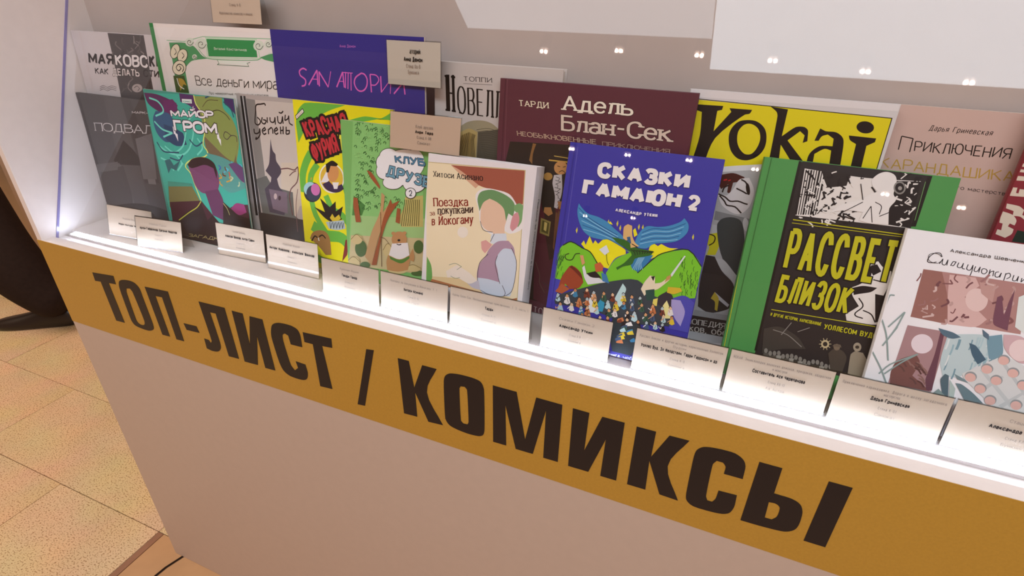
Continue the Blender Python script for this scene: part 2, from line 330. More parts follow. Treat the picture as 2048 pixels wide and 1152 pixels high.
ART = {
 'panel': [
  ['P', '#241f20', 0, [[120.4, -40.5, 178.4, -35.2, 176.8, -52.4, 156.9, -54.1, 158.6, -138.1, 135.1, -139.3, 134.6, -56.3, 118.9, -58]]],
  ['P', '#241f20', 0, [[190.7, -42.6, 211.7, -36.3, 230.6, -37.3, 239.4, -45.8, 240.3, -64.5, 241.5, -119, 238.7, -130.6, 224.7, -138.1, 204.2, -138.8, 187, -135.6, 181.9, -126.3, 183.4, -57.6], [202.9, -54.9, 212.9, -52.7, 216.8, -58.9, 220.2, -118.4, 216.4, -126.9, 208.1, -130.1, 200.3, -128.3, 197.1, -122.4, 199.1, -62.9]]],
  ['P', '#241f20', 0, [[255.8, -39.5, 313, -35.9, 312.3, -137.1, 293.4, -138, 292.8, -51.8, 276.3, -53, 277.5, -136.7, 258.2, -137.7]]],
  ['P', '#241f20', 0, [[327.1, -95.4, 357.9, -93.6, 360.5, -106.3, 329.6, -108.3]]],
  ['P', '#241f20', 0, [[382.8, -38.6, 440.3, -36.7, 441, -137.3, 417.7, -138.6, 415.7, -53.6, 402.8, -54.3, 405.4, -113, 403.1, -126.3, 394.6, -135.2, 380.2, -138.4, 367.4, -136.5, 368.4, -116, 378.7, -115.9, 381.9, -121.4, 385.9, -115.7]]],
  ['P', '#241f20', 0, [[455.3, -38.3, 478.1, -38, 476.4, -98.4, 492.3, -39.3, 518.6, -38.7, 519.9, -137.5, 498.5, -138.7, 497.8, -75.3, 482.6, -137.6, 453.2, -139.1]]],
  ['P', '#241f20', 0, [[532.3, -54.3, 537.8, -43.1, 550.8, -36.5, 574.7, -35, 586.9, -38.9, 590.9, -47.9, 590.2, -70.9, 567.5, -71.9, 566, -55.9, 559.7, -53.5, 554.2, -58.3, 553, -70.6, 557.7, -114.8, 563.8, -123.5, 572.1, -116.1, 570, -103.8, 589.1, -104.5, 590.3, -121.4, 585.4, -134.4, 574.6, -139.2, 551.2, -139, 539.2, -132, 533.7, -116.8, 529.5, -68.7]]],
  ['P', '#241f20', 0, [[597.3, -41.3, 651.2, -38.2, 649.8, -55.2, 630.7, -57, 635.5, -138.1, 611.4, -140.2, 613, -58.7, 596.9, -59.2]]],
  ['P', '#241f20', 0, [[713, -39.5, 726.1, -37.6, 695.3, -151.4, 681.4, -153.1]]],
  ['P', '#241f20', 0, [[766.3, -39.6, 784.3, -39.1, 789.4, -84.6, 805.9, -39.9, 828.6, -39.6, 810.1, -86.9, 833.2, -139.8, 808.9, -142.1, 790.2, -93, 790, -139.3, 767.1, -140.8]]],
  ['P', '#241f20', 0, [[839, -56.6, 841.9, -46.7, 849.2, -40.7, 864.8, -37.7, 885.9, -37.6, 895.6, -40.5, 900.3, -51.4, 900.3, -124.1, 898.2, -133.7, 891.8, -138.6, 873.9, -140.7, 853.7, -138.7, 843.7, -135, 838, -125.1], [863, -62.4, 865.3, -57.3, 871.3, -56.4, 874.8, -60.4, 875.7, -118.1, 873.6, -123.5, 867.1, -124.2, 863.5, -120.2]]],
  ['P', '#241f20', 0, [[913.4, -40.3, 947.3, -40, 961.4, -117.9, 974.5, -40.2, 1009.6, -40, 1009.5, -139.9, 988.7, -140.7, 988.7, -56.9, 973.4, -139.9, 948.1, -140.7, 931.7, -67.1, 933.7, -140, 913.7, -140.7]]],
  ['P', '#241f20', 0, [[1023.7, -40.7, 1044.9, -40.7, 1043.6, -105, 1061.4, -41.1, 1089.2, -40.5, 1089.5, -139.9, 1068.4, -140.5, 1069.3, -75.8, 1052.1, -140.1, 1024.2, -141]]],
  ['P', '#241f20', 0, [[1103.9, -41.1, 1127, -40.6, 1126.7, -81.8, 1142.7, -40.8, 1165.4, -40.1, 1147.8, -88.9, 1168.1, -140.4, 1145.2, -139.7, 1125.6, -88.9, 1127.3, -139.4, 1103.8, -140]]],
  ['P', '#241f20', 0, [[1174.1, -62, 1175.7, -50.5, 1182.2, -43.3, 1196.7, -39.9, 1215.9, -39.8, 1225.9, -45.8, 1229.8, -54.1, 1231, -74.1, 1210.3, -74.5, 1210, -63.1, 1206.3, -58.1, 1199.3, -58.1, 1196.2, -65.2, 1198.1, -118.2, 1200.8, -124.6, 1206.3, -124.4, 1209, -117.9, 1209.8, -103.2, 1230.2, -101.8, 1231.1, -121.8, 1227.7, -134, 1220.1, -139.1, 1202.1, -141.6, 1185.5, -141.1, 1177.8, -134.8, 1175.6, -123.9]]],
  ['P', '#241f20', 0, [[1242, -42.1, 1265.6, -41.8, 1266.2, -81.7, 1285.3, -82.1, 1295, -86.9, 1299.7, -97.4, 1301, -116.8, 1298.5, -128, 1289.8, -135.4, 1266.8, -138.5, 1241.9, -139.6], [1264.2, -97.1, 1271.4, -96.3, 1276.1, -99.6, 1277.4, -106, 1276.9, -116.4, 1273, -122.8, 1265.6, -123.1]]],
  ['P', '#241f20', 0, [[1311.9, -41.8, 1334.5, -41.5, 1334.1, -139.6, 1311.5, -140]]]],
 'may': [
  ['P', '#4a4648', 0, [[99, 242.8, 188.9, 243.9, 182.2, 150.9, 176.2, -11.9, 67.7, -26.7, 93.4, 144.2]]],
  ['S', '#77706f', 1, 2.36, [149.6, 220.5, 155, 217.4, 138, 211.1]],
  ['S', '#333032', 1, 1.92, [127.8, 215.9, 130, 214, 119.3, 205.7]],
  ['S', '#5e5959', 1, 2.2, [172.8, 220.9, 164.5, 215, 170, 212.2]],
  ['S', '#5e5959', 1, 2.45, [184.7, 242.2, 179.2, 239.2, 179.1, 233.2]],
  ['S', '#5e5959', 1, 2.47, [171, 224.7, 173.3, 217.4, 177.4, 215.4]],
  ['S', '#5e5959', 1, 1.46, [134.6, 235.8, 130.4, 229, 133.5, 224.1]],
  ['S', '#8d8684', 1, 2.27, [163.4, 239.7, 163.2, 236.1, 159.9, 227.3]],
  ['S', '#77706f', 1, 2.62, [100.5, 211.5, 97.6, 207, 98.9, 200.6]],
  ['S', '#333032', 1, 1.14, [128.5, 216.7, 121.1, 208.7, 118.3, 203.1]],
  ['S', '#8d8684', 1, 1.82, [172.1, 216, 179.6, 213, 168.6, 204.1]],
  ['S', '#8d8684', 1, 1.08, [166.1, 231.6, 174.9, 229.6, 159.9, 219.6]],
  ['S', '#77706f', 1, 1.49, [177.2, 232.8, 174.3, 229.8, 166.6, 223.8]],
  ['S', '#5e5959', 1, 2.17, [152.3, 213.5, 143.9, 207.6, 160, 205.9]],
  ['S', '#8d8684', 1, 1.72, [163.1, 232.1, 162.4, 229.9, 170.7, 224.6]],
  ['S', '#5e5959', 1, 2.59, [138.1, 217.2, 139.8, 214.6, 144.3, 206.9]],
  ['S', '#77706f', 1, 2.4, [116.7, 229.3, 112.5, 224.5, 123.9, 216.1]],
  ['S', '#333032', 1, 2.15, [180.4, 169.1, 177.3, 165.3, 176.3, 154.5]],
  ['S', '#5e5959', 1, 2.18, [104.8, 153.4, 104.8, 149.2, 92.8, 142.2]],
  ['S', '#8d8684', 1, 1.18, [160.5, 156.1, 166.1, 152.3, 161, 147.7]],
  ['S', '#8d8684', 1, 2.49, [124.1, 162.3, 118, 153.8, 124.9, 147.2]],
  ['S', '#77706f', 1, 1.86, [131.1, 173.6, 136.5, 170, 123.7, 162.9]],
  ['S', '#8d8684', 1, 1.66, [139.2, 160.1, 141.1, 153.7, 144.2, 149.8]],
  ['S', '#333032', 1, 2.65, [165.5, 156.4, 173.8, 151.8, 164.3, 146.9]],
  ['S', '#333032', 1, 1.54, [164.3, 154.4, 155.6, 147.6, 159.5, 141.4]],
  ['S', '#333032', 1, 1.55, [176.6, 167.1, 176.6, 159.9, 167.8, 151.4]],
  ['S', '#5e5959', 1, 1.48, [114.5, 160.9, 117.5, 155.1, 101, 148.2]],
  ['P', '#d8cfd0', 0, [[22.4, 240.5, 27.5, 240.6, 20.1, 139.4, 14.8, 139]]],
  ['T', 'МАЯ', '#181418', [26.9, 188.3, 94.7, 189.3, 33.1, 207], 0.27, 0.16, 0, 0.05, 0.16, None, 0],
  ['T', 'КИЙ', '#181418', [185.6, 191.9, 235.9, 192.9, 190.1, 211.1], 0.27, 0.16, 0, 0.05, 0.16, None, 0],
  ['T', 'КОВС', '#f2eeee', [98.9, 188.8, 182.7, 191.3, 103.9, 208], 0.26, 0.16, 0, 0.05, 0.14, '#181418', 0.1],
  ['T', 'КАК', '#181418', [37.6, 171.1, 74.3, 172.2, 40.9, 182.1], 0.2, 0.15, 0, 0.05, 0.16, None, 0],
  ['T', 'ДЕЛАТЬ', '#efe8e6', [85.3, 172.1, 155.2, 174.6, 88.1, 184.1], 0.2, 0.15, 0, 0.05, 0.16, '#181418', 0.12],
  ['T', 'СТИХИ', '#181418', [165.6, 175.2, 230.6, 176.2, 168.9, 187.3], 0.2, 0.15, 0, 0.05, 0.16, None, 0],
  ['S', '#6a6062', 1, 0.86, [41.2, 149.5, 52.6, 152.8, 61.4, 150.1, 74.4, 153.7, 86.8, 152.1]],
  ['S', '#6a6062', 1, 0.86, [39.9, 146.4, 51.3, 149.8, 60.2, 147, 73.2, 150.7, 85.6, 149.1]],
  ['S', '#6a6062', 1, 0.87, [38.6, 143.3, 50.1, 146.7, 58.9, 144, 72, 147.7, 84.4, 146.1]],
  ['P', '#b9aeac', 0, [[155.3, 155.6, 152.8, 152.4, 148.2, 149.6, 142.3, 147.9, 136.3, 147.4, 131.4, 148.4, 128.5, 150.6, 128.3, 153.6, 130.8, 156.9, 135.5, 159.6, 141.4, 161.3, 147.3, 161.8, 152.2, 160.8, 155, 158.6]]],
  ['S', '#4a4648', 1, 1.09, [134, 154.5, 143.1, 158.2, 148, 154.5, 141.7, 149.9]]],
 'vse': [
  ['P', '#f0ece9', 0, [[15.2, 260.7, 430.6, 265.9, 439, 74.1, 32.9, 22.5]]],
  ['S', '#8fc79c', 0, 1.09, [33.5, 237.3, 73.6, 237.2, 116.2, 246.2, 261, 248.8, 322.6, 247.3]],
  ['P', '#4fa26a', 0, [[38.2, 234.2, 73.1, 235.4, 93.7, 230.9, 106.7, 219, 113.9, 215.7, 118.9, 214.2, 82.3, 208.5, 63.8, 196.3, 63.3, 158.1, 62, 110.3, 23, 106.7, 37.2, 187.1]]],
  ['P', '#2f9a57', 0, [[122.9, 243.3, 224.6, 245.2, 225, 221.6, 122.4, 217.6]]],
  ['S', '#bfe6c4', 0, 1.75, [121.1, 244.6, 227.3, 246.5, 229.7, 220.1, 119.2, 215.6, 123.1, 244.3]],
  ['S', '#6db681', 1, 1.11, [97.3, 234.7, 105.4, 224.3, 118.9, 214.5, 168.6, 214.7, 224.3, 217.8, 234.9, 222.2]],
  ['S', '#eef6ee', 0, 4.88, [140.5, 210.8, 203.3, 211.4]],
  ['S', '#4b7a5a', 0, 0.89, [139.8, 213.5, 142.5, 208.2, 138.1, 206.2, 205, 207.4, 202.1, 211.6, 208.8, 213.8]],
  ['P', '#dfe9da', 0, [[123.6, 235.5, 121.4, 231.7, 117.1, 228.6, 111.5, 226.6, 105.7, 226.3, 100.9, 227.8, 98.1, 230.7, 97.8, 234.4, 100.1, 238.2, 104.4, 241.3, 110, 243.2, 115.7, 243.5, 120.4, 242, 123.2, 239.2]]],
  ['S', '#2c3a2e', 1, 0.91, [121.7, 235.5, 113.6, 229.4, 104.8, 230.4, 104.2, 235.4, 110, 238.3, 113.9, 236.9, 113, 234.5, 110.8, 234.2]],
  ['P', '#dfe9da', 0, [[241.2, 238.7, 239.6, 235.4, 236.1, 232.6, 231.6, 230.9, 226.8, 230.7, 222.7, 231.9, 220.2, 234.4, 219.8, 237.7, 221.5, 241, 225, 243.8, 229.5, 245.4, 234.3, 245.6, 238.3, 244.4, 240.8, 241.9]]],
  ['S', '#2c3a2e', 1, 0.84, [239.5, 238.6, 233.3, 233.4, 225.9, 234.2, 225.1, 238.6, 229.6, 241, 233, 239.8, 232.4, 237.8, 230.7, 237.7]],
  ['P', '#dfe9da', 0, [[95.6, 237.3, 93.9, 234.4, 90.5, 232, 86.3, 230.6, 81.9, 230.4, 78.2, 231.5, 76.1, 233.6, 75.9, 236.4, 77.6, 239.3, 81, 241.7, 85.3, 243.1, 89.7, 243.3, 93.2, 242.2, 95.4, 240.1]]],
  ['S', '#2c3a2e', 1, 0.92, [94.2, 237.2, 87.9, 232.7, 81.3, 233.4, 81, 237.2, 85.1, 239.4, 88.3, 238.4, 87.3, 236.6, 85.6, 236.3]],
  ['P', '#dfe9da', 0, [[258.4, 241.7, 257.2, 239.1, 254.6, 237, 251.1, 235.8, 247.5, 235.6, 244.4, 236.5, 242.5, 238.4, 242.1, 240.9, 243.4, 243.5, 246, 245.6, 249.4, 246.8, 253.1, 247, 256.1, 246, 258, 244.1]]],
  ['S', '#2c3a2e', 1, 0.82, [257.2, 241.6, 252.3, 237.7, 246.7, 238.3, 246.3, 241.6, 249.7, 243.4, 252.2, 242.6, 251.7, 241, 250.2, 240.8]],
  ['P', '#dfe9da', 0, [[96.4, 215.7, 95.5, 214.1, 93.6, 212.7, 91.2, 211.9, 88.7, 211.7, 86.7, 212.3, 85.5, 213.5, 85.4, 215.1, 86.4, 216.8, 88.2, 218.1, 90.6, 218.9, 93.1, 219.1, 95.1, 218.5, 96.3, 217.3]]],
  ['S', '#2c3a2e', 1, 0.93, [95.6, 215.7, 92.2, 213.1, 88.5, 213.4, 88.3, 215.6, 90.5, 216.8, 92.2, 216.2, 92, 215.3, 90.8, 215]],
  ['P', '#dfe9da', 0, [[256.9, 225.9, 256, 224.1, 254.2, 222.5, 251.7, 221.6, 249.2, 221.5, 246.9, 222.1, 245.6, 223.5, 245.3, 225.3, 246.2, 227.1, 248.1, 228.6, 250.6, 229.5, 253.1, 229.7, 255.3, 229, 256.6, 227.6]]],
  ['S', '#2c3a2e', 1, 0.83, [255.9, 225.8, 252.6, 222.9, 248.6, 223.4, 248.3, 225.8, 250.7, 227.1, 252.5, 226.5, 252.1, 225.5, 251.1, 225.2]],
  ['P', '#4fa26a', 0, [[230, 221.9, 257.6, 228.5, 273.1, 222.5, 269.7, 215.5, 239.1, 218.9]]],
  ['P', '#23301f', 0, [[58.6, 220.1, 54.2, 215.2, 48.6, 211.5, 43, 209.8, 38.4, 210.4, 35.9, 213.2, 35.8, 217.7, 38.3, 222.8, 42.8, 227.7, 48.3, 231.4, 53.9, 233, 58.4, 232.4, 60.9, 229.7, 61, 225.3]]],
  ['P', '#efe9cf', 0, [[57.3, 220.3, 53.3, 215.8, 48.3, 212.4, 43.4, 210.7, 39.4, 211.2, 37.2, 213.8, 37.3, 217.9, 39.6, 222.7, 43.7, 227.2, 48.7, 230.5, 53.6, 232.1, 57.5, 231.6, 59.6, 229, 59.6, 225]]],
  ['P', '#23301f', 0, [[74.7, 214.3, 70.6, 209.9, 65.1, 206.6, 59.2, 205.1, 54.2, 205.8, 51.1, 208.4, 50.5, 212.5, 52.5, 217.3, 56.6, 221.7, 62.1, 224.9, 67.9, 226.3, 72.8, 225.6, 75.9, 223, 76.6, 219]]],
  ['P', '#efe9cf', 0, [[73.4, 214.5, 69.7, 210.5, 64.7, 207.5, 59.5, 206.1, 55.1, 206.7, 52.4, 209.1, 51.9, 212.8, 53.8, 217.1, 57.5, 221.1, 62.5, 224.1, 67.6, 225.4, 72, 224.8, 74.6, 222.4, 75.1, 218.8]]],
  ['P', '#23301f', 0, [[66.1, 194.6, 61.3, 189.6, 54.4, 185.9, 46.8, 184.3, 40.1, 185.2, 35.5, 188.2, 34.1, 193, 36.2, 198.4, 41.2, 203.4, 48.1, 207, 55.6, 208.4, 62.2, 207.6, 66.6, 204.6, 68, 199.9]]],
  ['P', '#efe9cf', 0, [[64.8, 194.8, 60.3, 190.2, 54, 186.8, 47.1, 185.3, 41, 186.1, 36.8, 188.9, 35.6, 193.2, 37.5, 198.2, 42.1, 202.8, 48.4, 206.1, 55.3, 207.5, 61.3, 206.7, 65.4, 203.9, 66.6, 199.7]]],
  ['S', '#181418', 1, 1.2, [48.4, 226.1, 51.1, 220.7, 45.5, 215.8]],
  ['S', '#181418', 1, 1.19, [63.5, 220.4, 67.3, 216, 61.5, 211.1]],
  ['S', '#181418', 1, 1.46, [52, 199.3, 55.2, 195.8, 48.4, 191.6, 44, 196, 52.8, 202.2, 61.5, 198, 56.5, 190.2]],
  ['P', '#3c5a2c', 0, [[33.2, 183, 59.2, 184.7, 63.3, 158.1, 32.6, 155.8]]],
  ['P', '#b99a3a', 0, [[43.7, 179.8, 54.7, 178.7, 60.7, 169.5, 54, 170.9, 43.7, 159.5, 43.8, 170.2]]],
  ['S', '#f0ece0', 1, 1.74, [40.8, 179.7, 43.3, 168.3, 53.3, 163.2]],
  ['T', 'Все', '#2a2a26', [83.6, 171.5, 119.5, 172.7, 83.4, 186.6], 0.09, 0.08, 0, 0.05, 0.2, None, 0],
  ['T', 'деньги', '#2a2a26', [129, 172.8, 199.2, 175.2, 130.9, 188.9], 0.09, 0.08, 0, 0.05, 0.2, None, 0],
  ['T', 'мира', '#2a2a26', [207.7, 175.8, 258.6, 176.6, 209.6, 192.6], 0.09, 0.08, 0, 0.05, 0.2, None, 0],
  ['T', 'Про невероятные приключения капитала', '#4a4438', [109.5, 159.2, 237, 165.3, 109.6, 163.1], 0.14, 0.12, 0, 0, 0.3, None, 0],
  ['T', 'Виталий Константинов', '#e4f4e2', [136.7, 228, 204.9, 229.2, 137.1, 231.9], 0.16, 0.12, 0, 0, 0.3, None, 0]],
 'san': [
  ['T', 'Анна Дюмон', '#c070cc', [124.6, 243.6, 151.9, 244.5, 124.7, 247.4], 0.12, 0.1, 0, 0, 0.3, None, 0],
  ['S', '#e067c4', 1, 2.2, [61.4, 209.8, 55.4, 211.9, 47.9, 207.9, 48.5, 201.8, 57.4, 196.2, 55.8, 188.9, 49.1, 186.7]],
  ['S', '#e067c4', 0, 2.17, [62.6, 189.3, 80.6, 211, 80, 190.6]],
  ['S', '#e067c4', 0, 1.21, [70, 198.1, 80.1, 198.4]],
  ['S', '#e067c4', 0, 2.16, [82.5, 188.7, 84.1, 209.2, 98.7, 188.8]],
  ['S', '#e067c4', 0, 1.18, [98.7, 188.8, 105.6, 210.9]],
  ['S', '#e067c4', 0, 2.1, [114, 189.9, 126.6, 211.4, 127.7, 190.3]],
  ['S', '#e067c4', 0, 1.17, [118.2, 198.3, 127.4, 198.7]],
  ['S', '#e067c4', 0, 1.62, [131.8, 211.7, 129.7, 189.6]],
  ['S', '#e067c4', 0, 1.62, [136.4, 211.4, 133.8, 188.7]],
  ['S', '#e067c4', 0, 1.61, [141, 211.3, 139.4, 187.1]],
  ['S', '#e067c4', 0, 1.15, [127.3, 210.8, 144, 210.9]],
  ['S', '#e067c4', 1, 2.04, [159.3, 211.9, 148.6, 205.3, 145.9, 197.2, 151.1, 188.5, 160, 188.2, 166.8, 194.7, 168.3, 204.6, 164.2, 210.6, 158.8, 211.8]],
  ['S', '#e067c4', 0, 2.02, [174.6, 187.3, 173.8, 211.2]],
  ['S', '#e067c4', 1, 1.56, [173.8, 211.2, 184.2, 210.5, 188.2, 205, 182.1, 197.7, 174.3, 197.2]],
  ['S', '#e067c4', 0, 2, [191.5, 188.5, 191.5, 210]],
  ['S', '#e067c4', 0, 1.11, [191.5, 188.5, 208.4, 207.3, 206.2, 187.7]],
  ['S', '#e067c4', 0, 1.96, [212.3, 188.1, 228.7, 204.8, 230.5, 188.5]],
  ['S', '#e067c4', 0, 1.51, [218.4, 205.1, 224.1, 208.3]]],
 'nov': [
  ['P', '#d4ccc4', 0, [[-15.5, 227.1, -2.7, 227.8, -6.1, 41.7, -20.3, 39.6]]],
  ['T', 'ТОППИ', '#181418', [45.3, 209.9, 87.5, 210.6, 44.8, 215.5], 0.16, 0.08, 1, 0, 0.6, None, 0],
  ['S', '#181418', 0, 0.4, [44.9, 206.5, 87.6, 207.6]],
  ['T', 'Н', '#0c0a0c', [18.6, 168.8, 32.6, 168.1, 17.3, 215.6], 0.09, 0.04, 0.5, 0, 0.2, None, 0],
  ['P', '#0c0a0c', 0, [[18.2, 216, 23.4, 216.3, 24.9, 168.8, 19.3, 168.9]]],
  ['P', '#0c0a0c', 0, [[27.3, 216.2, 30.9, 216.3, 32.8, 168.7, 28.6, 168.7]]],
  ['T', 'ОВЕЛЛЫ', '#0c0a0c', [36.5, 167.4, 122.6, 165.2, 35, 202.1], 0.085, 0.035, 0.5, 0, 0.22, None, 0],
  ['P', '#a39a7e', 0, [[40.7, 150, 52.2, 157, 70.2, 160.7, 88.1, 158.5, 103.9, 148.3, 106.7, 79.5, 34, 69.7]]],
  ['P', '#5a564a', 0, [[68.3, 144.7, 101.6, 152, 103.3, 108.2, 66.8, 107.9]]],
  ['S', '#4a463a', 1, 0.63, [66, 147.5, 83.9, 151.2, 101.8, 147.1]],
  ['S', '#4a463a', 1, 0.63, [67, 144.8, 84, 148.1, 101.9, 144.4]],
  ['S', '#4a463a', 1, 0.63, [67.9, 142.1, 84.1, 144.9, 102, 141.6]],
  ['S', '#4a463a', 1, 0.63, [68.9, 139.4, 84.2, 141.8, 102.1, 138.9]],
  ['S', '#4a463a', 1, 0.64, [69.9, 136.7, 84.3, 138.6, 102.2, 136.1]],
  ['S', '#4a463a', 1, 0.64, [70.8, 134, 84.4, 135.4, 102.3, 133.3]],
  ['S', '#4a463a', 1, 0.64, [71.8, 131.2, 84.5, 132.2, 102.4, 130.5]],
  ['S', '#4a463a', 1, 0.64, [72.8, 128.5, 84.6, 129, 102.5, 127.7]],
  ['S', '#4a463a', 1, 0.64, [73.8, 125.8, 84.7, 125.8, 102.6, 125]],
  ['S', '#4a463a', 1, 0.64, [74.7, 123, 84.8, 122.5, 102.8, 122.1]],
  ['S', '#4a463a', 1, 0.64, [75.7, 120.3, 84.9, 119.3, 102.9, 119.3]],
  ['S', '#4a463a', 1, 0.65, [76.7, 117.6, 85, 116, 103, 116.5]],
  ['S', '#4a463a', 1, 0.65, [77.7, 114.8, 85.1, 112.8, 103.1, 113.7]],
  ['S', '#4a463a', 1, 0.65, [78.7, 112, 85.2, 109.5, 103.2, 110.8]],
  ['P', '#b9a36a', 0, [[40.8, 141.9, 54.6, 148.3, 67.2, 144.6, 65.6, 109.9, 33.9, 108.3]]],
  ['S', '#6a5226', 1, 0.89, [36.3, 106.4, 40.9, 123.6, 43.1, 137.9]],
  ['S', '#6a5226', 1, 0.88, [38.4, 106.7, 42.5, 124.4, 44.8, 138.7]],
  ['S', '#6a5226', 1, 0.88, [40.5, 106.9, 44.2, 125.2, 46.4, 139.5]],
  ['S', '#6a5226', 1, 0.88, [42.7, 107.2, 45.8, 126, 48, 140.3]],
  ['S', '#6a5226', 1, 0.88, [44.8, 107.4, 47.4, 126.8, 49.6, 141]],
  ['S', '#3a2c16', 1, 0.88, [46.9, 107.7, 49.1, 127.6, 51.2, 141.8]],
  ['S', '#6a5226', 1, 0.88, [49, 107.9, 50.7, 128.4, 52.8, 142.6]],
  ['S', '#3a2c16', 1, 0.87, [51.2, 108.2, 52.3, 129.1, 54.4, 143.3]],
  ['S', '#6a5226', 1, 0.87, [53.3, 108.4, 53.9, 129.9, 56, 142.9]],
  ['S', '#8a7234', 1, 0.87, [55.4, 108.7, 55.5, 130.7, 57.6, 142.4]],
  ['S', '#6a5226', 1, 0.87, [57.5, 108.9, 57.1, 131.5, 59.3, 142]],
  ['S', '#3a2c16', 1, 0.87, [59.6, 109.2, 58.7, 132.3, 60.9, 141.6]],
  ['S', '#3a2c16', 1, 0.87, [61.7, 109.4, 60.3, 133, 62.5, 141.1]],
  ['S', '#3a2c16', 1, 0.87, [63.7, 109.7, 61.9, 133.8, 64.1, 140.7]]],
 'ad': [
  ['S', '#7a4c58', 0, 0.53, [10, 320.4, 11.4, 218]],
  ['T', 'ТАРДИ', '#f3e6cc', [27.9, 288.1, 69, 288.3, 26.7, 295.3], 0.19, 0.11, 1, 0, 0.3, '#2a1420', 0.08],
  ['T', 'Адель', '#f6eedd', [87.2, 287.8, 176.4, 288.7, 85.2, 305.8], 0.2, 0.11, 1, 0, 0.16, '#24101c', 0.06],
  ['T', 'Блан-Сек', '#e0cfc0', [87.7, 263.2, 226.5, 263.1, 85.8, 282.2], 0.2, 0.11, 1, 0, 0.16, '#24101c', 0.06],
  ['T', 'НЕОБЫКНОВЕННЫЕ', '#cdb49a', [28.3, 250.7, 136.2, 250.9, 27, 256.4], 0.17, 0.1, 1, 0, 0.3, None, 0],
  ['T', 'ПРИКЛЮЧЕНИЯ', '#b79c8a', [143.3, 250.4, 226.7, 249.9, 142.7, 255.2], 0.17, 0.1, 1, 0, 0.3, None, 0],
  ['P', '#2c2420', 0, [[18.5, 242, 106, 246.5, 182.7, 247.7, 245.5, 245.6, 249, 208.4, 240.5, 86.3, 180.1, 14.5, 35.4, 22.4, 10.9, 193.2]]],
  ['P', '#8a6238', 0, [[51, 243, 55.6, 242.6, 52.1, 229.6, 52.2, 215.9, 47.2, 220.5]]],
  ['P', '#5a2430', 0, [[65.5, 181.3, 99.5, 159.9, 97.6, 59.1, 96.9, 13.6, 68.8, 22.7, 65, 101.2]]],
  ['P', '#3a2420', 0, [[73.8, 191.2, 85.2, 190.6, 94.4, 129.8, 94.4, 92.4, 87.9, 86.3, 76.4, 135.9]]],
  ['P', '#24201c', 0, [[89.1, 173.7, 89, 163.2, 87, 154.4, 83.4, 149, 78.8, 148.3, 74.2, 152.4, 70.6, 160.4, 68.7, 170.8, 68.9, 181.3, 71, 189.9, 74.6, 195, 79.1, 195.6, 83.6, 191.7, 87.1, 183.9]]],
  ['P', '#caa14a', 0, [[74.9, 224.9, 101.7, 225.4, 102, 223.4, 75, 223.2]]],
  ['P', '#3a3026', 0, [[82.5, 231.4, 101, 232.5, 101.4, 228.5, 82.9, 227.3]]],
  ['S', '#e0c060', 0, 0.85, [81.5, 230.2, 101.3, 229.5]],
  ['P', '#c8925a', 0, [[101.3, 217.1, 100.8, 213.2, 98.6, 209.9, 95, 207.7, 91, 207.2, 87.1, 208.4, 84.2, 211.1, 83, 214.8, 83.5, 218.7, 85.8, 222, 89.3, 224.1, 93.4, 224.6, 97.2, 223.4, 100, 220.7]]],
  ['S', '#181418', 1, 0.86, [87.1, 218, 91.2, 217.3]],
  ['S', '#181418', 1, 0.85, [94.9, 217.3, 98.5, 218.6]],
  ['S', '#181418', 1, 0.86, [90.1, 210, 94.3, 212.6, 98.9, 210.5]],
  ['P', '#b58a48', 0, [[81.8, 203.4, 81.4, 201.1, 79.8, 199.1, 77.4, 197.8, 74.6, 197.5, 72, 198.1, 70.1, 199.7, 69.3, 201.8, 69.7, 204.1, 71.3, 206.1, 73.7, 207.4, 76.5, 207.7, 79.1, 207.1, 81, 205.5]]],
  ['P', '#cfc8c8', 0, [[83.8, 205.4, 94.3, 207.8, 96.9, 185.7, 92.6, 161, 87.9, 162.5, 87.6, 177.9, 82.6, 194.5]]],
  ['S', '#181418', 1, 0.65, [86.6, 203.6, 91.6, 202.1, 90.2, 198.8]],
  ['S', '#181418', 1, 0.65, [86.1, 198.9, 94, 197.8, 86.8, 193.6]],
  ['S', '#181418', 1, 0.66, [87.6, 194.4, 90.3, 192.6, 89.9, 189.3]],
  ['S', '#181418', 1, 0.66, [86.1, 189.4, 94.4, 188.4, 90.1, 184.6]],
  ['S', '#181418', 1, 0.66, [86, 184.6, 93.4, 183.5, 88.7, 179.6]],
  ['S', '#181418', 1, 0.66, [89.9, 180.4, 92.1, 178.5, 92.4, 175.3]],
  ['S', '#181418', 1, 0.66, [93.1, 176.1, 95.7, 174.3, 91.8, 170.4]],
  ['S', '#181418', 1, 0.67, [92.6, 171.2, 95, 169.3, 91.9, 165.6]],
  ['P', '#b07848', 0, [[92.1, 170.9, 98.7, 172.5, 100.4, 162.2, 94.9, 160.9]]],
  ['P', '#b8844e', 0, [[74.2, 160.5, 83.3, 161.8, 86.9, 153.5, 81, 149.2, 73.7, 153.6]]],
  ['P', '#9a8a4a', 0, [[70.4, 145.2, 85.2, 141.9, 84.3, 120.6, 70.4, 123.3]]],
  ['P', '#5a5428', 0, [[73, 142.2, 83, 139.7, 82.6, 123.6, 72.5, 126]]],
  ['P', '#d8c070', 0, [[76, 140.4, 80.3, 139.3, 79.5, 127.2, 75.8, 128.9]]],
  ['P', '#7a5238', 0, [[90.7, 156.3, 93.5, 155.6, 93.6, 101.7, 91.3, 106]]],
  ['P', '#7a5238', 0, [[94.6, 159.1, 97.9, 157.4, 94.3, 118.2, 93.1, 143.2]]],
  ['S', '#6a4a42', 1, 1.23, [67.9, 80.1, 75.5, 61.9, 76.5, 49.7, 85, 36.5]],
  ['S', '#4c3436', 1, 1.23, [80, 51.7, 92.7, 45.7]],
